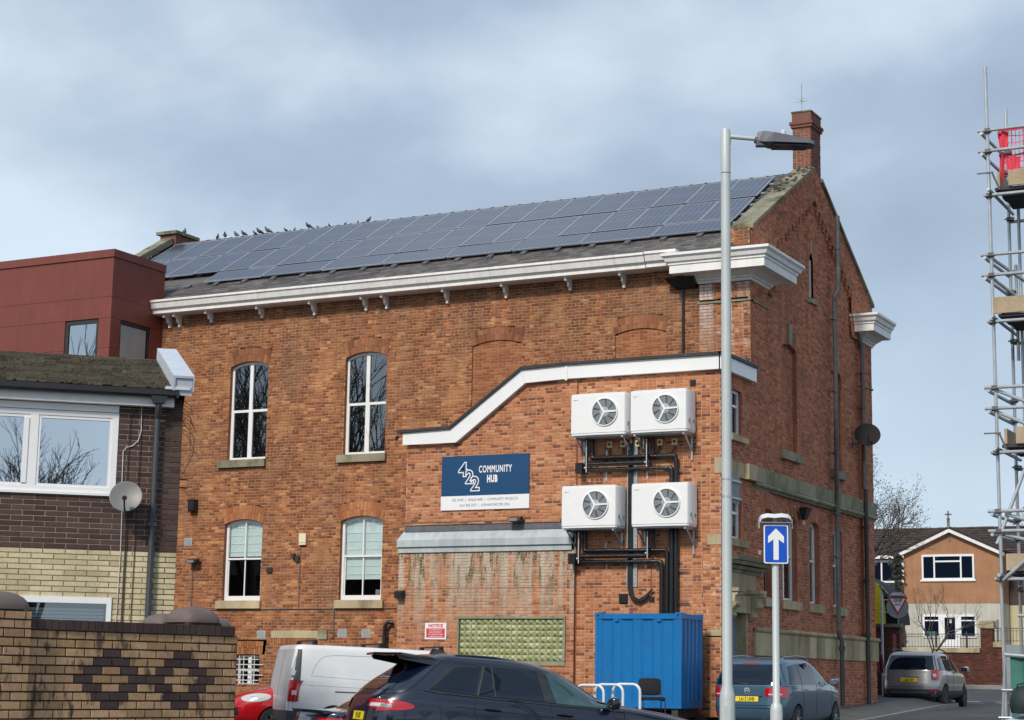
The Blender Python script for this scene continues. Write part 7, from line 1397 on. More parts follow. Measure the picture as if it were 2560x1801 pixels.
# ---------------------------------------------------------------- far house
YH = 95.0
GH = thing('gabled_house', 'far house with an orange-rendered gable, white ground floor and a cross on its ridge', 'house', (-24, 96, 3.4))
FH = frame((0, YH, 0), (1, 0, 0)); gz0 = 3.3
b = MB(); b.prism([FH(-26.45, 5.73, 0), FH(-21.53, 5.73, 0), FH(-21.53, 8.22, 0), FH(-24.0, 9.36, 0), FH(-26.45, 8.22, 0)], (0, 5.5, 0)); b.build('upper_wall', 'orange_render', GH)
b = MB(); b.fbox(FH, -26.45, -21.53, gz0, 5.725, -5.5, -.02); b.build('lower_wall', 'cream_render', GH)
for sg, x1 in ((-1, -26.72), (1, -21.27)):
    b = MB(); b.hexa([FH(-24.0, 9.33, -.1), FH(x1, 8.09, -.1), FH(x1, 8.09, .28), FH(-24.0, 9.33, .28), FH(-24.0, 9.53, -.1), FH(x1, 8.28, -.1), FH(x1, 8.28, .28), FH(-24.0, 9.53, .28)]); b.build('bargeboard', 'white_paint', GH)
    b = MB(); b.hexa([FH(-24.0, 9.535, -6), FH(x1, 8.285, -6), FH(x1, 8.285, .32), FH(-24.0, 9.535, .32), FH(-24.0, 9.64, -6), FH(x1 + sg * .04, 8.37, -6), FH(x1 + sg * .04, 8.37, .32), FH(-24.0, 9.64, .32)]); b.build('roof', 'moss_tile' if 0 else 'brown_tile', GH)
FHB = frame((0, YH + 2.0, 0), (1, 0, 0))
b = MB()
b.fbox(FHB, -42, -26.4, gz0, 8.3, -4, 0); b.fbox(FHB, -21.5, -8, 5.7, 8.3, -4, 0); b.build('wing_wall', 'far_wall', GH)
b = MB(); b.fbox(FHB, -21.5, -8, gz0, 5.69, -4, -.0); b.build('wing_lower_wall', 'cream_brick', GH)
for a, c in ((-42, -24.0), (-24.0, -8)):
    Fq = frame((0, YH + 1.7, 8.32), (1, 0, 0), (0, 2.6, 1.62))
    b = MB(); b.add([Fq(a, 0, 0), Fq(c, 0, 0), Fq(c, 3.06, 0), Fq(a, 3.06, 0)], [(0, 1, 2, 3)]); b.add([Fq(a, 3.06, 0), Fq(c, 3.06, 0), Fq(c, 3.06, 0) + V3(0, 2.6, -1.6), Fq(a, 3.06, 0) + V3(0, 2.6, -1.6)], [(0, 1, 2, 3)]); rr = b.build('roof', 'brown_tile', GH, fixn=False)
    lay(Fq, [(a, 0), (c, 0), (c, 3.06), (a, 3.06)], [], .33, .28, .006, 'brown_tile', None, rr, indiv=0, stuffname='roof_tiles', proud=.03, jit=.008, headers=0, tilt=.04, backing=False, seed=int(-a))
b = MB(); b.fbox(FHB, -42, -26.5, 8.16, 8.34, 0, .3); b.fbox(FHB, -21.5, -8, 8.16, 8.34, 0, .3); b.build('fascia_board', 'white_paint', GH)
window(FH, -25.50, -22.80, 6.92, 8.22, .01, GH, 'tri', mull=(-24.85, -23.48), depth=-.02, fr='white_upvc', fw_=.09, glass='tinted_glass', room=False, reveal='orange_render')
b = MB(); b.fbox(FH, -24.8, -23.52, 7.82, 7.90, -.02, .03); b.fbox(FH, -25.58, -22.72, 6.84, 6.92, -.02, .08); b.build('window_bar', 'white_upvc', GH)
window(FH, -25.50, -24.60, 3.98, 5.16, .01, GH, 'top', trans=4.85, depth=-.02, fr='white_upvc', fw_=.09, room=False, glass='tinted_glass', reveal='cream_render'); window(FH, -23.62, -22.75, 3.98, 5.16, .01, GH, 'top', trans=4.85, depth=-.02, fr='white_upvc', fw_=.09, room=False, glass='tinted_glass', reveal='cream_render')
b = MB(); b.fbox(FH, -24.60, -23.62, gz0, 5.16, -.03, .03); dr = b.build('door', 'white_upvc', GH); b = MB(); b.fbox(FH, -24.38, -23.84, 3.9, 5.0, .03, .036); b.build('door_pane', 'tinted_glass', dr); b = MB(); b.fbox(FH, -24.12, -24.02, 4.72, 4.92, .037, .042); b.build('door_notice', 'soft_white', dr)
b = MB(); b.fbox(FH, -25.35, -24.85, 4.08, 4.30, .02, .03); b.build('window_plant', 'green_net', GH)
window(FHB, -29.3, -27.0, 6.9, 8.1, .01, GH, 'tri', mull=(-28.2,), depth=-.02, fr='white_upvc', fw_=.1, room=False, glass='tinted_glass', reveal='far_wall')
b = MB(); b.box(-24.06, -23.94, YH - .36, YH - .24, 9.55, 10.02); b.build('finial_base', 'lichen_coping', GH)
b = MB(); b.box(-24.035, -23.965, YH - .33, YH - .27, 10.0, 10.42); b.box(-24.17, -23.83, YH - .33, YH - .27, 10.20, 10.27); b.lathe([(.08, 0), (.10, .04), (.03, .1)], (-24, YH - .3, 9.98), n=8); b.build('ridge_cross', 'cable_grey', GH)
b = MB(); b.fbox(FH, -21.75, -21.66, gz0, 4.9, 0, .08); b.fbox(FH, -24.05, -23.98, 8.9, 9.08, 0, .05); b.build('downpipe', 'cable_grey', GH)
# ground floor terrace, retaining wall with copings, pier, railings
RW = thing('retaining_wall', 'dark red brick retaining wall with stone copings below the far house', 'wall', (-23, 88, 1.6)); FRW = frame((0, 88, 0), (1, 0, 0))
lay(FRW, [(-26.6, 1.0), (-19.9, 1.0), (-19.9, 3.38), (-20.35, 3.38), (-20.35, 4.25), (-20.92, 4.25), (-20.92, 3.12), (-26.6, 3.12)], [], .225, .075, .012, 'gable_brick' if 0 else 'wall_red_brick', 'dark_iron' if 0 else 'soot_joint', RW, indiv=0, seed=71, headers=0)
b = MB(); b.box(-26.6, -19.9, 88.01, 88.5, 1, 3.1); b.box(-20.92, -20.35, 88.01, 88.45, 3.1, 4.25); b.build('core_wall', 'dark_red_brick', RW)
blocks(FRW, -26.6, -20.95, 3.12, 3.34, -.4, .08, .95, 'stone_block', RW, 'coping_stone', 3); blocks(FRW, -20.33, -19.85, 3.38, 3.62, -.4, .08, .6, 'stone_block', RW, 'coping_stone', 4)
b = MB(); b.hexa([FRW(-21.0, 4.25, -.5), FRW(-20.27, 4.25, -.5), FRW(-20.27, 4.25, .08), FRW(-21.0, 4.25, .08), FRW(-20.97, 4.60, -.45), FRW(-20.30, 4.60, -.45), FRW(-20.30, 4.60, .04), FRW(-20.97, 4.60, .04)]); b.build('pier_cap', 'stone_block', RW)
b = MB(); b.box(-19.9, -17, 88.1, 88.4, 1, 3.5); b.build('fence_screen', 'sheet_grey', RW)
RL_ = thing('railings', 'thin black iron railings standing on the retaining wall before the far house', 'railings', (-22, 88.2, 3.3)); FRR = frame((0, 88.15, 0), (1, 0, 0))
for a, c, z0, z1 in ((-24.55, -21.0, 3.34, 3.98), (-20.3, -18.6, 3.62, 4.26)):
    for z_, r2_ in ((z1, .018), (z1 - .12, .012), (z0 + .06, .015)): b = MB(); b.tube(FRR(a, z_, 0), FRR(c, z_, 0), r2_, 5); b.build('rail', 'dark_iron', RL_)
s = -24.5
while s < -18.6:
    if not (-21.0 < s < -20.3):
        b = MB(); z0, z1 = (3.34, 3.98) if s < -21 else (3.62, 4.26); b.tube(FRR(s, z0, 0), FRR(s, z1, 0), .011, 4); b.build('bar', 'dark_iron', RL_)
    s += .145
for s in (-24.55, -23.05, -21.0 + .0, -21.6):
    if s == -21.0: continue
    b = MB(); b.fbox(FRR, s - .045, s + .045, 3.3, 4.1, -.03, .03); b.build('post', 'dark_iron', RL_)
b = MB(); b.fbox(frame((0, 88.3, 0), (1, 0, 0)), -42, -26.6, 1.0, 3.4, -.4, 0); b.build('side_bank_wall', 'far_wall', RW)
terr = MB(); terr.box(-60, 20, 88.45, 130, 1.2, 3.3); terr.build('terrace', 'paving', None, kind='structure')
# brick wall with the black and yellow kiosk behind the hall
t = thing('side_wall', 'tall dark brick wall running out from behind the hall below the kiosk', 'wall', (-18, 59.6, 1)); Fk = frame((0, 59.5, 0), (1, 0, 0))
lay(Fk, [(-22, .8), (-16.75, .8), (-16.75, 3.42), (-22, 3.42)], [], .225, .075, .012, 'wall_red_brick', 'soot_joint', t, indiv=0, seed=72, headers=0); b = MB(); b.box(-22, -16.77, 59.51, 59.85, .8, 3.4); b.build('core_wall', 'dark_red_brick', t); b = MB(); b.box(-22, -16.68, 59.42, 59.95, 3.42, 3.53); b.build('coping', 'lichen_coping', t)
b = MB(); b.fbox(Fk, -16.97, -16.85, 2.5, 3.2, .0, .02); b.build('pink_notice', 'notice_pink', t)
t = thing('curved_kiosk', 'black and yellow curved kiosk above the brick wall beyond the hall corner', 'kiosk', (-18, 60.2, 3.5)); Fk = frame((0, 59.7, 0), (1, 0, 0))
arcp = lambda a, r=1: (-18.3 + 1.50 * r * math.sin(a), 3.53 + 1.58 * r * math.cos(a))
b = MB(); pts = [Fk(-19.4, 3.53, 0), Fk(-19.4, 5.11, 0)] + [Fk(*arcp(R(9 * i)), 0) for i in range(11)]; b.prism(pts, (0, 1.3, 0)); b.build('body', 'kiosk_black', t)
b = MB(); n = 12
for i in range(n): 
    a0, a1 = R(2 + 88 * i / n), R(2 + 88 * (i + 1) / n); p0, p1 = arcp(a0), arcp(a1); b.add([Fk(p0[0], p0[1], .03), Fk(p1[0], p1[1], .03), Fk(p1[0] - .035, p1[1], .03), Fk(p0[0] - .03, p0[1] - .04, .03)], [(0, 1, 2, 3)])
b.build('rim', 'soft_white', t, fixn=False)
b = MB(); pts = [Fk(-18.3, 4.42, .012)] + [Fk(*arcp(R(a), .97), .012) for a in (0, 10, 20, 30, 40, 50, 55)]; b.add(pts, [tuple(range(len(pts)))]); b.build('upper_glass', 'mid_grey_glass', t, fixn=False)
b = MB(); pts = [Fk(-18.6, 3.53, .05), Fk(-17.24, 3.53, .05), Fk(-17.25, 4.0, .05), Fk(-17.29, 4.3, .05), Fk(-17.36, 4.58, .05), Fk(-17.46, 4.78, .05), Fk(-17.62, 4.95, .05), Fk(-18.6, 5.05, .05)]; b.prism(pts, (0, .04, 0)); b.build('yellow_panel', 'kiosk_yellow', t)
# give way sign
GX, GY = -17.20, 59.1
t = thing('give_way_sign', 'red and white give way triangle before a round grey backing on a post', 'road sign', (GX, GY, gz(GX, GY) - .0)); FG = frame((GX, GY, 0), rt - V3(0, 0, rt.z))
b = MB(); b.lathe([(.045, .8), (.04, 4.5)], (GX, GY, 0), n=12); b.build('post', 'galvanised', t, smooth='auto')
cx_ = .50; tri = [(cx_ - .34, 4.38), (cx_ + .34, 4.38), (cx_, 3.80)]
b = MB(); b.lathe([(.36, 0), (.36, .012)], n=28, T=FG.n.to_track_quat('Z', 'Y').to_matrix().to_4x4(), c=FG(cx_, 4.06, .03)); b.build('round_backing', 'sheet_grey', t)
b = MB(); b.prism([FG(x, z, .055) for x, z in tri], FG.n * .01); b.build('red_triangle', 'give_red', t)
b = MB(); b.prism([FG(cx_ + (x - cx_) * .72, 4.187 + (z - 4.187) * .72, .067) for x, z in tri], FG.n * .003); b.build('white_field', 'sign_white', t)
text('GIVE', FG, cx_, 4.215, .073, .10, 'ink_black', t, align='CENTER', sx=.95, bold=.004); text('WAY', FG, cx_, 4.10, .073, .075, 'ink_black', t, align='CENTER', sx=.85, bold=.003)
b = MB(); b.hexa([FG(cx_ - .22, 4.42, -.1), FG(cx_ + .22, 4.42, -.1), FG(cx_ + .22, 4.42, .2), FG(cx_ - .22, 4.42, .2), FG(cx_ - .15, 4.52, -.08), FG(cx_ + .15, 4.53, -.08), FG(cx_ + .12, 4.53, .14), FG(cx_ - .12, 4.52, .14)]); b.build('lantern', 'vent_grey', t)
b = MB(); b.tube(FG(0, 4.28, .0), FG(.62, 4.28, .02), .018, 6); b.tube(FG(0, 3.89, .0), FG(.7, 3.87, .02), .018, 6); b.build('arm', 'galvanised', t)
# ---------------------------------------------------------------- person
def skin(name, verts, edges, radii, mat, M, par, sub=1):
    me = bpy.data.meshes.new(name); me.from_pydata([M @ Vector(v) for v in verts], edges, []); o = bpy.data.objects.new(name, me); COL.objects.link(o)
    md = o.modifiers.new('s', 'SKIN'); md.use_smooth_shade = True; sv = me.skin_vertices[0].data
    for i, r in enumerate(radii): sv[i].radius = (r, r) if not isinstance(r, tuple) else r; sv[i].use_root = (i == 0)
    m2 = o.modifiers.new('d', 'SUBSURF'); m2.levels = sub; m2.render_levels = sub
    dg = bpy.context.evaluated_depsgraph_get(); dg.update(); mm = bpy.data.meshes.new_from_object(o.evaluated_get(dg)); bpy.data.objects.remove(o)
    mb = MB(); mb.add([v.co for v in mm.vertices], [tuple(p.vertices) for p in mm.polygons]); return mb.build(name, mat, par, smooth=True)
PX, PY = -16.0, 54.0; zp = gz(PX, PY) + .06; Mp = Matrix.Translation((PX, PY, zp)) @ Matrix.Rotation(R(25), 4, 'Z')
t = thing('person', 'fair-haired person in a dark red coat with a dark bag beside the silver car', 'person', mat=Mp)
V_ = [(0, 0, .92), (0, 0, 1.10), (0, .01, 1.28), (0, .0, 1.40), (0, -.01, 1.47), (0, -.03, 1.56), (0, -.03, 1.64), (-.17, 0, 1.37), (-.24, .02, 1.10), (-.24, -.08, .88), (-.24, -.11, .80), (.17, 0, 1.37), (.24, .02, 1.10), (.25, -.06, .88), (.25, -.08, .80), (-.09, 0, .86), (-.10, -.06, .48), (-.10, .03, .09), (-.10, -.10, .04), (.09, 0, .86), (.10, .10, .48), (.10, .24, .12), (.10, .13, .05)]
E_ = [(0, 1), (1, 2), (2, 3), (3, 4), (4, 5), (5, 6), (3, 7), (7, 8), (8, 9), (9, 10), (3, 11), (11, 12), (12, 13), (13, 14), (0, 15), (15, 16), (16, 17), (17, 18), (0, 19), (19, 20), (20, 21), (21, 22)]
Rr = [.15, .14, .16, .12, .055, .085, .075, .075, .052, .04, .03, .075, .052, .04, .03, .095, .062, .045, .035, .095, .062, .045, .035]
skin('body', V_, E_, Rr, 'coat_dark', Mp, t)
skin('coat', [(0, .0, .72), (0, 0, .95), (0, 0, 1.12), (0, .01, 1.30), (0, 0, 1.41), (-.18, 0, 1.37), (-.25, .02, 1.10), (-.245, -.08, .90), (.18, 0, 1.37), (.25, .02, 1.10), (.255, -.06, .90)], [(0, 1), (1, 2), (2, 3), (3, 4), (4, 5), (5, 6), (6, 7), (4, 8), (8, 9), (9, 10)], [(.24, .18), (.21, .16), (.18, .15), (.20, .16), .10, .085, .065, .055, .085, .065, .055], 'coat_red', Mp, t)
b = MB(Mp); b.lathe([(.02, -.13), (.07, -.10), (.085, -.02), (.088, .04), (.06, .11), (.01, .135)], (0, -.035, 1.59), n=14); b.build('head', 'skin', t, smooth=True)
b = MB(Mp); b.lathe([(.06, -.20), (.10, -.10), (.105, 0), (.10, .06), (.07, .12), (.01, .15)], (0, .015, 1.60), n=14); b.build('hair', 'hair', t, smooth=True)
b = MB(Mp); b.box(-.36, -.22, -.14, .14, .55, .98); b.build('bag', 'coat_dark', t)
# ---------------------------------------------------------------- trees
def tree(name, lab, cat, base, h, seed, spread=1.0, leaves=0, mat='bark', depth=6, lean=(0, 0), r0=None, nsub=3, group=None, leafr=.05):
    rnd = random.Random(seed); t = thing(name, lab, cat, base, group=group); tr = MB(); br = MB(); lf = MB()
    def rec(p, d, l, r, k):
        q = p; pts = [p]; rr = [r]; n = 3
        for i in range(n):
            d = (d + V3(rnd.uniform(-1, 1), rnd.uniform(-1, 1), rnd.uniform(-.3, .6)) * .16).normalized(); q = q + d * l / n; pts.append(q); rr.append(lerp(r, r * .66, (i + 1) / n))
        (tr if k == 0 else br).path(pts, rr, 7 if k == 0 else (5 if k < 3 else 3))
        if k >= depth:
            for i in range(leaves):
                c = q + V3(*(rnd.gauss(0, 1) for _ in range(3))) * .13 * h / 10; a = rnd.uniform(0, 6.28); s_ = leafr * rnd.uniform(.6, 1.3); e1 = V3(math.cos(a), math.sin(a), rnd.uniform(-.8, .8)) * s_; e2 = V3(-math.sin(a), math.cos(a), rnd.uniform(-.8, .8)) * s_
                lf.add([c - e1 - e2, c + e1 - e2, c + e1 + e2, c - e1 + e2], [(0, 1, 2, 3)])
            return
        m = rnd.choice([2, 3, nsub]) if k else nsub + 1
        for i in range(m):
            a = rnd.uniform(0, 2 * math.pi); tilt = rnd.uniform(.35, .85) * spread; o_ = d.orthogonal().normalized(); o_ = (Matrix.Rotation(a, 3, d) @ o_); nd = (d * math.cos(tilt) + o_ * math.sin(tilt)); nd.z += .12; nd.normalize()
            rec(pts[-1] if rnd.random() < .6 or k == 0 else pts[-2], nd, l * rnd.uniform(.62, .85), r * .62, k + 1)
    rec(V3(*base) - V3(0, 0, .1), (V3(lean[0], lean[1], 1)).normalized(), h * .27, r0 or h * .016, 0)
    tr.build('trunk', mat, t, smooth=True); br.build('crown', mat, t, stuff=False, fixn=False, smooth=True)
    if leaves: lf.build('leaves', 'leaf', t, stuff=True, fixn=False)
    return t
tree('bare_tree', 'bare tree with a few brown leaves rising behind the right end of the hall', 'tree', (-23.5, 76, 1.2), 11.2, 11, .85, leaves=3, depth=7, leafr=.022)
tree('bare_tree', 'thin twiggy young tree standing close in front of the orange gabled house', 'tree', (-22.6, 84, 1.4), 6.4, 5, 1.0, depth=5, leaves=0, r0=.06, lean=(.25, 0))
tree('bare_tree', 'small bare tree above the far roofs behind the scaffold', 'tree', (-22.0, 108, 3), 9.5, 8, .9, depth=6, leaves=1)
b = MB(); rnd = random.Random(12)
for i in range(450):
    c = V3(-26.75 + rnd.gauss(0, .16), 94.75 - abs(rnd.gauss(0, .12)), rnd.uniform(3.3, 8.2)); s_ = rnd.uniform(.04, .09); a = rnd.uniform(0, 6.28); e1 = V3(math.cos(a), .3, math.sin(a)) * s_; e2 = V3(-math.sin(a), .2, math.cos(a)) * s_; b.add([c - e1 - e2, c + e1 - e2, c + e1 + e2, c - e1 + e2], [(0, 1, 2, 3)])
b.build('ivy', 'ivy', None, stuff=True, label='dark ivy climbing the left corner of the orange gabled house', cat='ivy', fixn=False)
# trees across the street behind the viewer, seen mirrored in the window panes
grp = 'bare street trees behind the viewer'
for i, (x, y, h) in enumerate(((-47, 14, 19), (-53, 7, 21), (-60, -1, 20), (-42, 21, 17), (-66, 6, 22), (14, 1, 11.5), (20, -7, 13), (27, -2, 12), (8, -6, 11), (24, 6, 11))):
    tree('bare_tree', 'bare street tree across the road, behind the viewer and seen mirrored in the windows', 'tree', (x, y, 0), h, 100 + i, .8, depth=6, group=grp, nsub=3)
# unseen terrace added behind the viewer to darken reflections in the hall's lower panes
t = thing('added_terrace', 'unseen dark brick terrace added behind the viewer to darken reflections in the lower windows', 'building', (-66, -8, 0)); tz_ = V3(-.82, .57, 0); Ft = frame((-46, -24, 0), tz_)
b = MB(); b.fbox(Ft, 0, 46, 0, 7.5, -7, 0); b.build('wall', 'dark_red_brick', t); b = MB(); b.prism([Ft(-.3, 7.5, .3), Ft(-.3, 10.6, -3.5), Ft(-.3, 7.5, -7.3)], tz_ * 46.6); b.build('roof', 'slate', t)
for i in range(11):
    for v in (1.2, 4.6): b = MB(); b.fbox(Ft, 1.6 + i * 4.1, 3.0 + i * 4.1, v, v + 1.7, 0, .05); b.build('window', 'tinted_glass', t)
# ---------------------------------------------------------------- scaffold
SF = thing('scaffold', 'tall tube scaffold with timber boards and red netting at the right edge', 'scaffold', (-5.7, 25.4, gz(-5.7, 25.4))); YS = 25.4; r_ = .0242
def tb_(a, c, mat='galvanised', nm='tube', r=r_): b = MB(); b.tube(a, c, r, 9); return b.build(nm, mat, SF, smooth='auto')
def coupler(p): b = MB(); p = V3(*p); b.box(p.x - .036, p.x + .036, p.y - .04, p.y + .04, p.z - .032, p.z + .032); b.box(p.x - .02, p.x + .06, p.y - .075, p.y + .02, p.z - .02, p.z + .025); b.tube((p.x - .06, p.y - .05, p.z), (p.x + .08, p.y - .05, p.z + .01), .012, 5); b.build('coupler', 'coupler_steel', SF)
xp = -5.76
tb_((xp + .03, YS, 3.1), (xp + .0, YS, 10.25)); tb_((xp + .05, YS, .0), (xp + .02, YS, 3.1))
for (z0, z1) in ((6.2, 9.95), (3.0, 6.4), (.1, 3.2)): tb_((xp + .02, YS + 1.15, z0), (xp + .02, YS + 1.15, z1))
tb_((xp + .16, YS + 1.15, 5.2), (xp + .16, YS + 1.15, 8.9)) ; tb_((xp + .10, YS + 1.15, 6.2), (xp + .10, YS + 1.15, 7.6))
tb_((xp + 2.3, YS, 0), (xp + 2.3, YS, 10.4)); tb_((xp + 2.3, YS + 1.15, 0), (xp + 2.3, YS + 1.15, 10.4))
for z in (9.30, 9.0, 7.51, 7.22, 5.64, 5.35, 3.94, 3.67):
    tb_((xp - .12, YS - .05, z), (xp + 2.6, YS - .05, z)); coupler((xp, YS, z))
    tb_((xp - .06, YS - .1, z - .05), (xp - .02, YS + 1.35, z - .05)); coupler((xp + .02, YS + 1.15, z - .02))
for z in (8.36, 6.56, 4.74, 3.02):
    tb_((xp - .05, YS - .05, z), (xp + 2.6, YS - .05, z)); tb_((xp + .0, YS + 1.2, z - .1), (xp + 2.6, YS + 1.2, z - .1)); tb_((xp + .04, YS - .2, z + .05), (xp + .04, YS + 1.35, z + .05)); coupler((xp, YS, z)); coupler((xp + .03, YS + 1.15, z - .08)); tb_((xp + 1.2, YS - .2, z + .05), (xp + 1.2, YS + 1.35, z + .05))
    for k in range(5):
        b = MB(); b.box(xp + .08 + .02 * (k % 2), xp + 2.9, YS + .02 + k * .235, YS + .02 + k * .235 + .222, z + .075, z + .113); b.build('scaffold_board', 'ply_dark', SF)
    b = MB(); b.box(xp + (.28 if z > 8 or z == 4.74 else (.0 if z == 6.56 else .1)), xp + 2.9, YS - .02, YS + .018, z + .12, z + .345); b.build('toe_board', 'timber', SF)
    b = MB(); b.box(xp + .12, xp + .158, YS, YS + 1.1, z + .12, z + .33); b.build('toe_board', 'timber', SF)
for (p, q) in (((xp, YS + .02, 7.48), (xp + .9, YS + 1.2, 6.8)), ((xp, YS + .02, 7.2), (xp + .8, YS + 1.2, 6.5)), ((xp, YS, 5.62), (xp + 1.6, YS + .1, 4.9)), ((xp, YS, 5.32), (xp + 1.5, YS + .1, 4.6)), ((xp + .1, YS, 3.9), (xp + 1.3, YS + .1, 3.55)), ((xp + .1, YS, 3.62), (xp + 1.3, YS + .1, 3.3)), ((xp - .02, YS, 3.5), (xp + .42, YS + .1, 4.66)), ((xp + .48, YS, 4.7), (xp + 1.0, YS + .1, 3.9)), ((xp + .06, YS - .08, 3.0), (xp + 1.1, YS - .08, 3.9)), ((xp + .4, YS + 1.0, 8.1), (xp + 1.1, YS + 1.0, 7.2)), ((xp + .35, YS + 1.0, 6.4), (xp + 1.1, YS + 1.0, 5.9))): tb_(p, q)
for z in (8.68, 5.0): b = MB(); b.box(xp - .15, xp + .08, YS - .03, YS - .02, z, z + .02); b.path([(xp + .06, YS - .03, z), (xp + .16, YS - .03, z - .25)], .014, 5); b.build('board_clip', 'coupler_steel', SF)
# red brick guard netting: strands and folds
b = MB(); rnd = random.Random(2)
for i in range(17):
    x = xp + .16 + i * .055; pts = [(x + rnd.uniform(-.012, .012), YS + .04 + rnd.uniform(-.03, .03), 9.32 - k * .11) for k in range(7)]; b.path(pts, .005 if i % 3 else .009, 4)
for k in range(8): b.path([(xp + .15 + i * .09, YS + .045 + rnd.uniform(-.02, .02), 9.30 - k * .093 + rnd.uniform(-.012, .012)) for i in range(12)], .014 if k in (0, 4) else .006, 4)
b.build('debris_netting', 'red_net', SF, stuff=True)
for (x0_, x1_, z0_, z1_) in ((.14, .30, 8.98, 9.30), (.16, .24, 8.5, 8.95), (.50, .68, 8.56, 8.98), (.24, .46, 8.66, 8.92), (.62, .80, 8.72, 8.9)):
    b = MB(); n = 7; vs = []
    for i in range(n + 1):
        u = i / n; x = xp + lerp(x0_, x1_, u); vs += [(x, YS + .02 + .03 * math.sin(u * 9), z1_ - .03 * rnd.random()), (x * 1 + (.5 - u) * .05, YS + .0 + .03 * math.cos(u * 8), z0_ + .06 * rnd.random())]
    b.add(vs, [(2 * i, 2 * i + 2, 2 * i + 3, 2 * i + 1) for i in range(n)]); b.build('net_fold', 'red_net_cloth', SF, fixn=False)
# dark sheeting inside the bottom lift
b = MB(); n = 14; vs = []
for i in range(n + 1):
    x = xp + .36 + i * .14; vs += [(x - .12 + .03 * math.sin(i * 2), YS + 1.6 + .06 * math.sin(i * 1.7), 3.0), (x + .16, YS + 1.6 + .05 * math.cos(i * 2.1), 1.9), (x + .28, YS + 1.6 + .05 * math.cos(i * 1.3), -.2)]
b.add(vs, [(3 * i + k, 3 * i + 3 + k, 3 * i + 4 + k, 3 * i + 1 + k) for i in range(n) for k in (0, 1)]); b.build('dark_sheeting', 'dark_green_cloth', SF, fixn=False)
tb_((xp + .30, YS + .4, 1.0), (xp + .28, YS + .4, 3.0)); tb_((xp + .15, YS + .4, 2.55), (xp + 1.4, YS + .4, 2.55))
# mesh fence, sack and slab
HF = thing('mesh_fence', 'temporary site fence panels with green mesh sheeting at the bottom right', 'fence', (-5.2, 24.3, 0)); F0 = V3(-5.62, 24.45, 0)
def ft(a, c, r=.019): b = MB(); b.tube(a, c, r, 8); b.build('fence_tube', 'galvanised', HF, smooth='auto')
gzf = gz(-5.6, 24.4)
ft((-5.62, 24.45, gzf), (-5.50, 24.45, 2.02)); ft((-5.50, 24.5, gzf), (-5.42, 24.5, 2.0)); ft((-5.50, 24.45, 2.0), (-3.0, 23.9, 1.82), .026); ft((-5.55, 24.42, 1.55), (-5.42, 24.46, 1.55), .014); ft((-5.60, 24.42, 1.20), (-5.44, 24.46, 1.20), .014); ft((-5.22, 24.4, gzf), (-5.20, 24.4, 3.0), .022)
b = MB(); n = 16; vs = []
for i in range(n + 1):
    u = i / n; x = lerp(-5.44, -3.0, u); y = lerp(24.46, 23.92, u) + .03 * math.sin(i * 1.9); vs += [(x, y, 1.98 - .16 * u), (x, y + .02 * math.cos(i), 1.2), (x, y, gzf)]
b.add(vs, [(3 * i + k, 3 * i + 3 + k, 3 * i + 4 + k, 3 * i + 1 + k) for i in range(n) for k in (0, 1)]); b.build('mesh_sheet', 'green_net', HF, fixn=False, stuff=True)
t = thing('rubble_sack', 'dark green lumpy sack leaning by the mesh fence at the bottom right corner', 'sack', (-4.95, 22.9, 1.0)); b = MB(); b.lathe([(.02, 0), (.17, .01), (.185, .12), (.17, .22), (.12, .30), (.05, .33), (.01, .335)], (-4.93, 22.9, 1.275), n=14); b.build('sack', 'sack_green', t, smooth=True); b = MB(); b.path([(-5.02, 22.82, 1.50), (-4.99, 22.8, 1.62), (-4.90, 22.8, 1.64), (-4.84, 22.82, 1.58)], .012, 6); b.build('handle', 'sack_green', t)
t = thing('pale_slab', 'pale grey sloping slab edge in the bottom right corner below the sack', 'slab', (-4.9, 22.7, 0)); b = MB(); b.hexa([(-5.24, 22.5, gz(-5, 22.5)), (-3.6, 22.5, gz(-5, 22.5)), (-3.6, 23.3, gz(-5, 22.5)), (-5.24, 23.3, gz(-5, 22.5)), (-5.20, 22.55, 1.16), (-3.7, 22.5, 1.275), (-3.7, 23.2, 1.275), (-5.02, 23.2, 1.275)]); b.build('slab', 'cap_white', t)
# ---------------------------------------------------------------- ground, pavement, road
xs = [-1800, -900, -400, -200, -120, -80, -60, -48] + [-44 + i * .8 for i in range(56)] + [2, 6, 12, 20, 40, 80, 200, 500, 1000, 1800]
ys = [-1200, -500, -200, -90, -40, -20, -8, 0, 5, 8] + [10 + i * .8 for i in range(64)] + [62 + i * 2.5 for i in range(14)] + [100, 120, 160, 250, 500, 1000, 2200]
b = MB(); b.add([(x, y, gz(x, y)) for x in xs for y in ys], [(i * len(ys) + j, (i + 1) * len(ys) + j, (i + 1) * len(ys) + j + 1, i * len(ys) + j + 1) for i in range(len(xs) - 1) for j in range(len(ys) - 1)])
b.build('ground', 'asphalt', None, kind='structure', smooth=True, fixn=False, origin=(0, 0, 0))
PV = thing('pavement', None, None, (-14.4, 50, .6)); PV['kind'] = 'structure'
b = MB(); kx = lambda y: -14.0 - max(0, y - 47) * .06 - max(0, y - 58) ** 2 * .15; ysn = [38 + i * 1.0 for i in range(26)]
vs = []
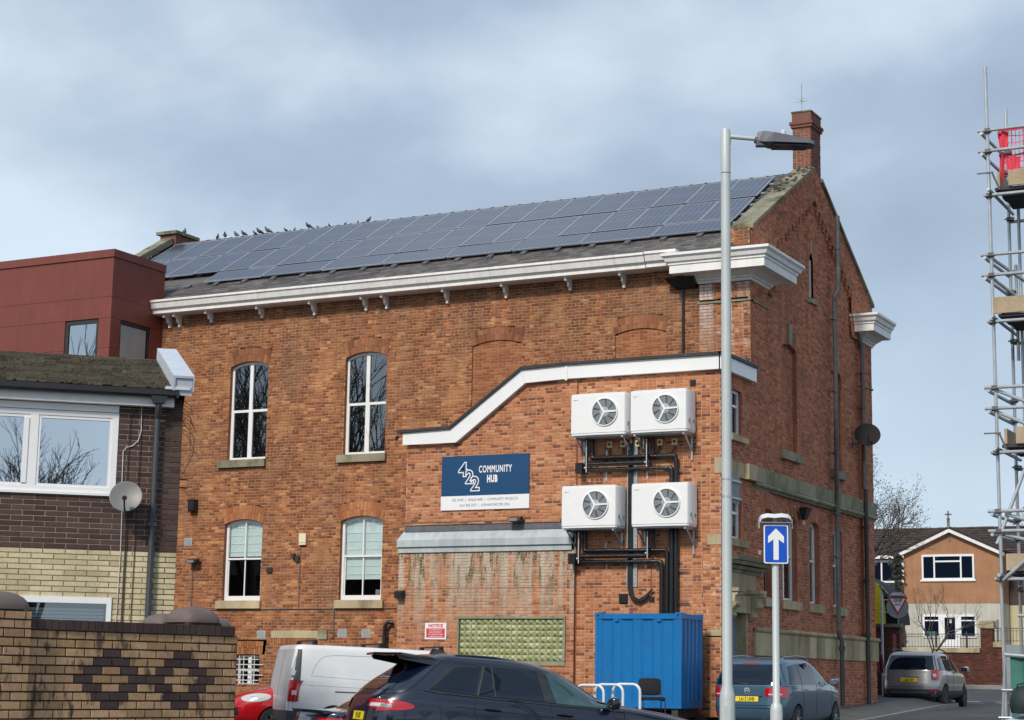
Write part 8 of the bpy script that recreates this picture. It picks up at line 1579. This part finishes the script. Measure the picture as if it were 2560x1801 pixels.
for y in ysn: vs += [(kx(y), y, gz(-14, y) + .125), (min(X0 + .08, kx(y) - .2), y, gz(-14, y) + .30), (min(X0, kx(y)) - 4.6 if y > 52.4 else X0 - 1.6, y, gz(-14, y) + .32)]
b.add(vs, [(3 * i + k, 3 * i + 3 + k, 3 * i + 4 + k, 3 * i + 1 + k) for i in range(25) for k in (0, 1)]); b.add([(kx(38), 38, 0), (X0 - 1.6, 38, 0), (X0 - 1.6, 38, gz(-14, 38) + .32), (X0 + .08, 38, gz(-14, 38) + .3), (kx(38), 38, gz(-14, 38) + .125)], [(0, 1, 2, 3, 4)]); b.build('paving', 'paving', PV, fixn=False)
for i in range(27):
    y0, y1 = 38 + i * .915, 38 + (i + 1) * .915 - .008; z0, z1 = gz(-14, y0), gz(-14, y1); x0_, x1_ = kx(y0), kx(y1)
    b = MB(); b.hexa([(x0_, y0, z0 - .1), (x0_ + .125, y0, z0 - .1), (x1_ + .125, y1, z1 - .1), (x1_, y1, z1 - .1), (x0_, y0, z0 + .125), (x0_ + .115, y0, z0 + .125), (x1_ + .115, y1, z1 + .125), (x1_, y1, z1 + .125)]); b.build('kerb_stone', 'kerb', PV)
b = MB(); b.box(-60, 10, 85.6, 85.75, 1.2, gz(0, 85.6) + .12); b.box(-60, 10, 85.75, 88.0, 1.2, gz(0, 88) + .14); b.build('far_pavement', 'kerb', None, kind='structure')
RM = thing('road_marking', None, None, (-14, 66, 1)); RM['kind'] = 'structure'
def mark(x0_, x1_, y0, y1):
    b = MB(); e = .008; b.add([(x0_, y0, gz(x0_, y0) + e), (x1_, y0, gz(x1_, y0) + e), (x1_, y1, gz(x1_, y1) + e), (x0_, y1, gz(x0_, y1) + e)], [(0, 1, 2, 3)]); b.build('painted_line', 'road_paint', RM, fixn=False)
for i, x in enumerate((-16.6, -15.4, -14.2, -13.0, -11.8)): mark(x, x + .65, 66.6, 67.0)
for x in (-16.9, -15.9, -14.9, -13.9): mark(x, x + .6, 64.6, 64.9)
for y in (56, 60.5, 51): mark(-11.6, -11.45, y, y + 2.2)
# distant low buildings and trees closing the street ends so no bare horizon shows between things
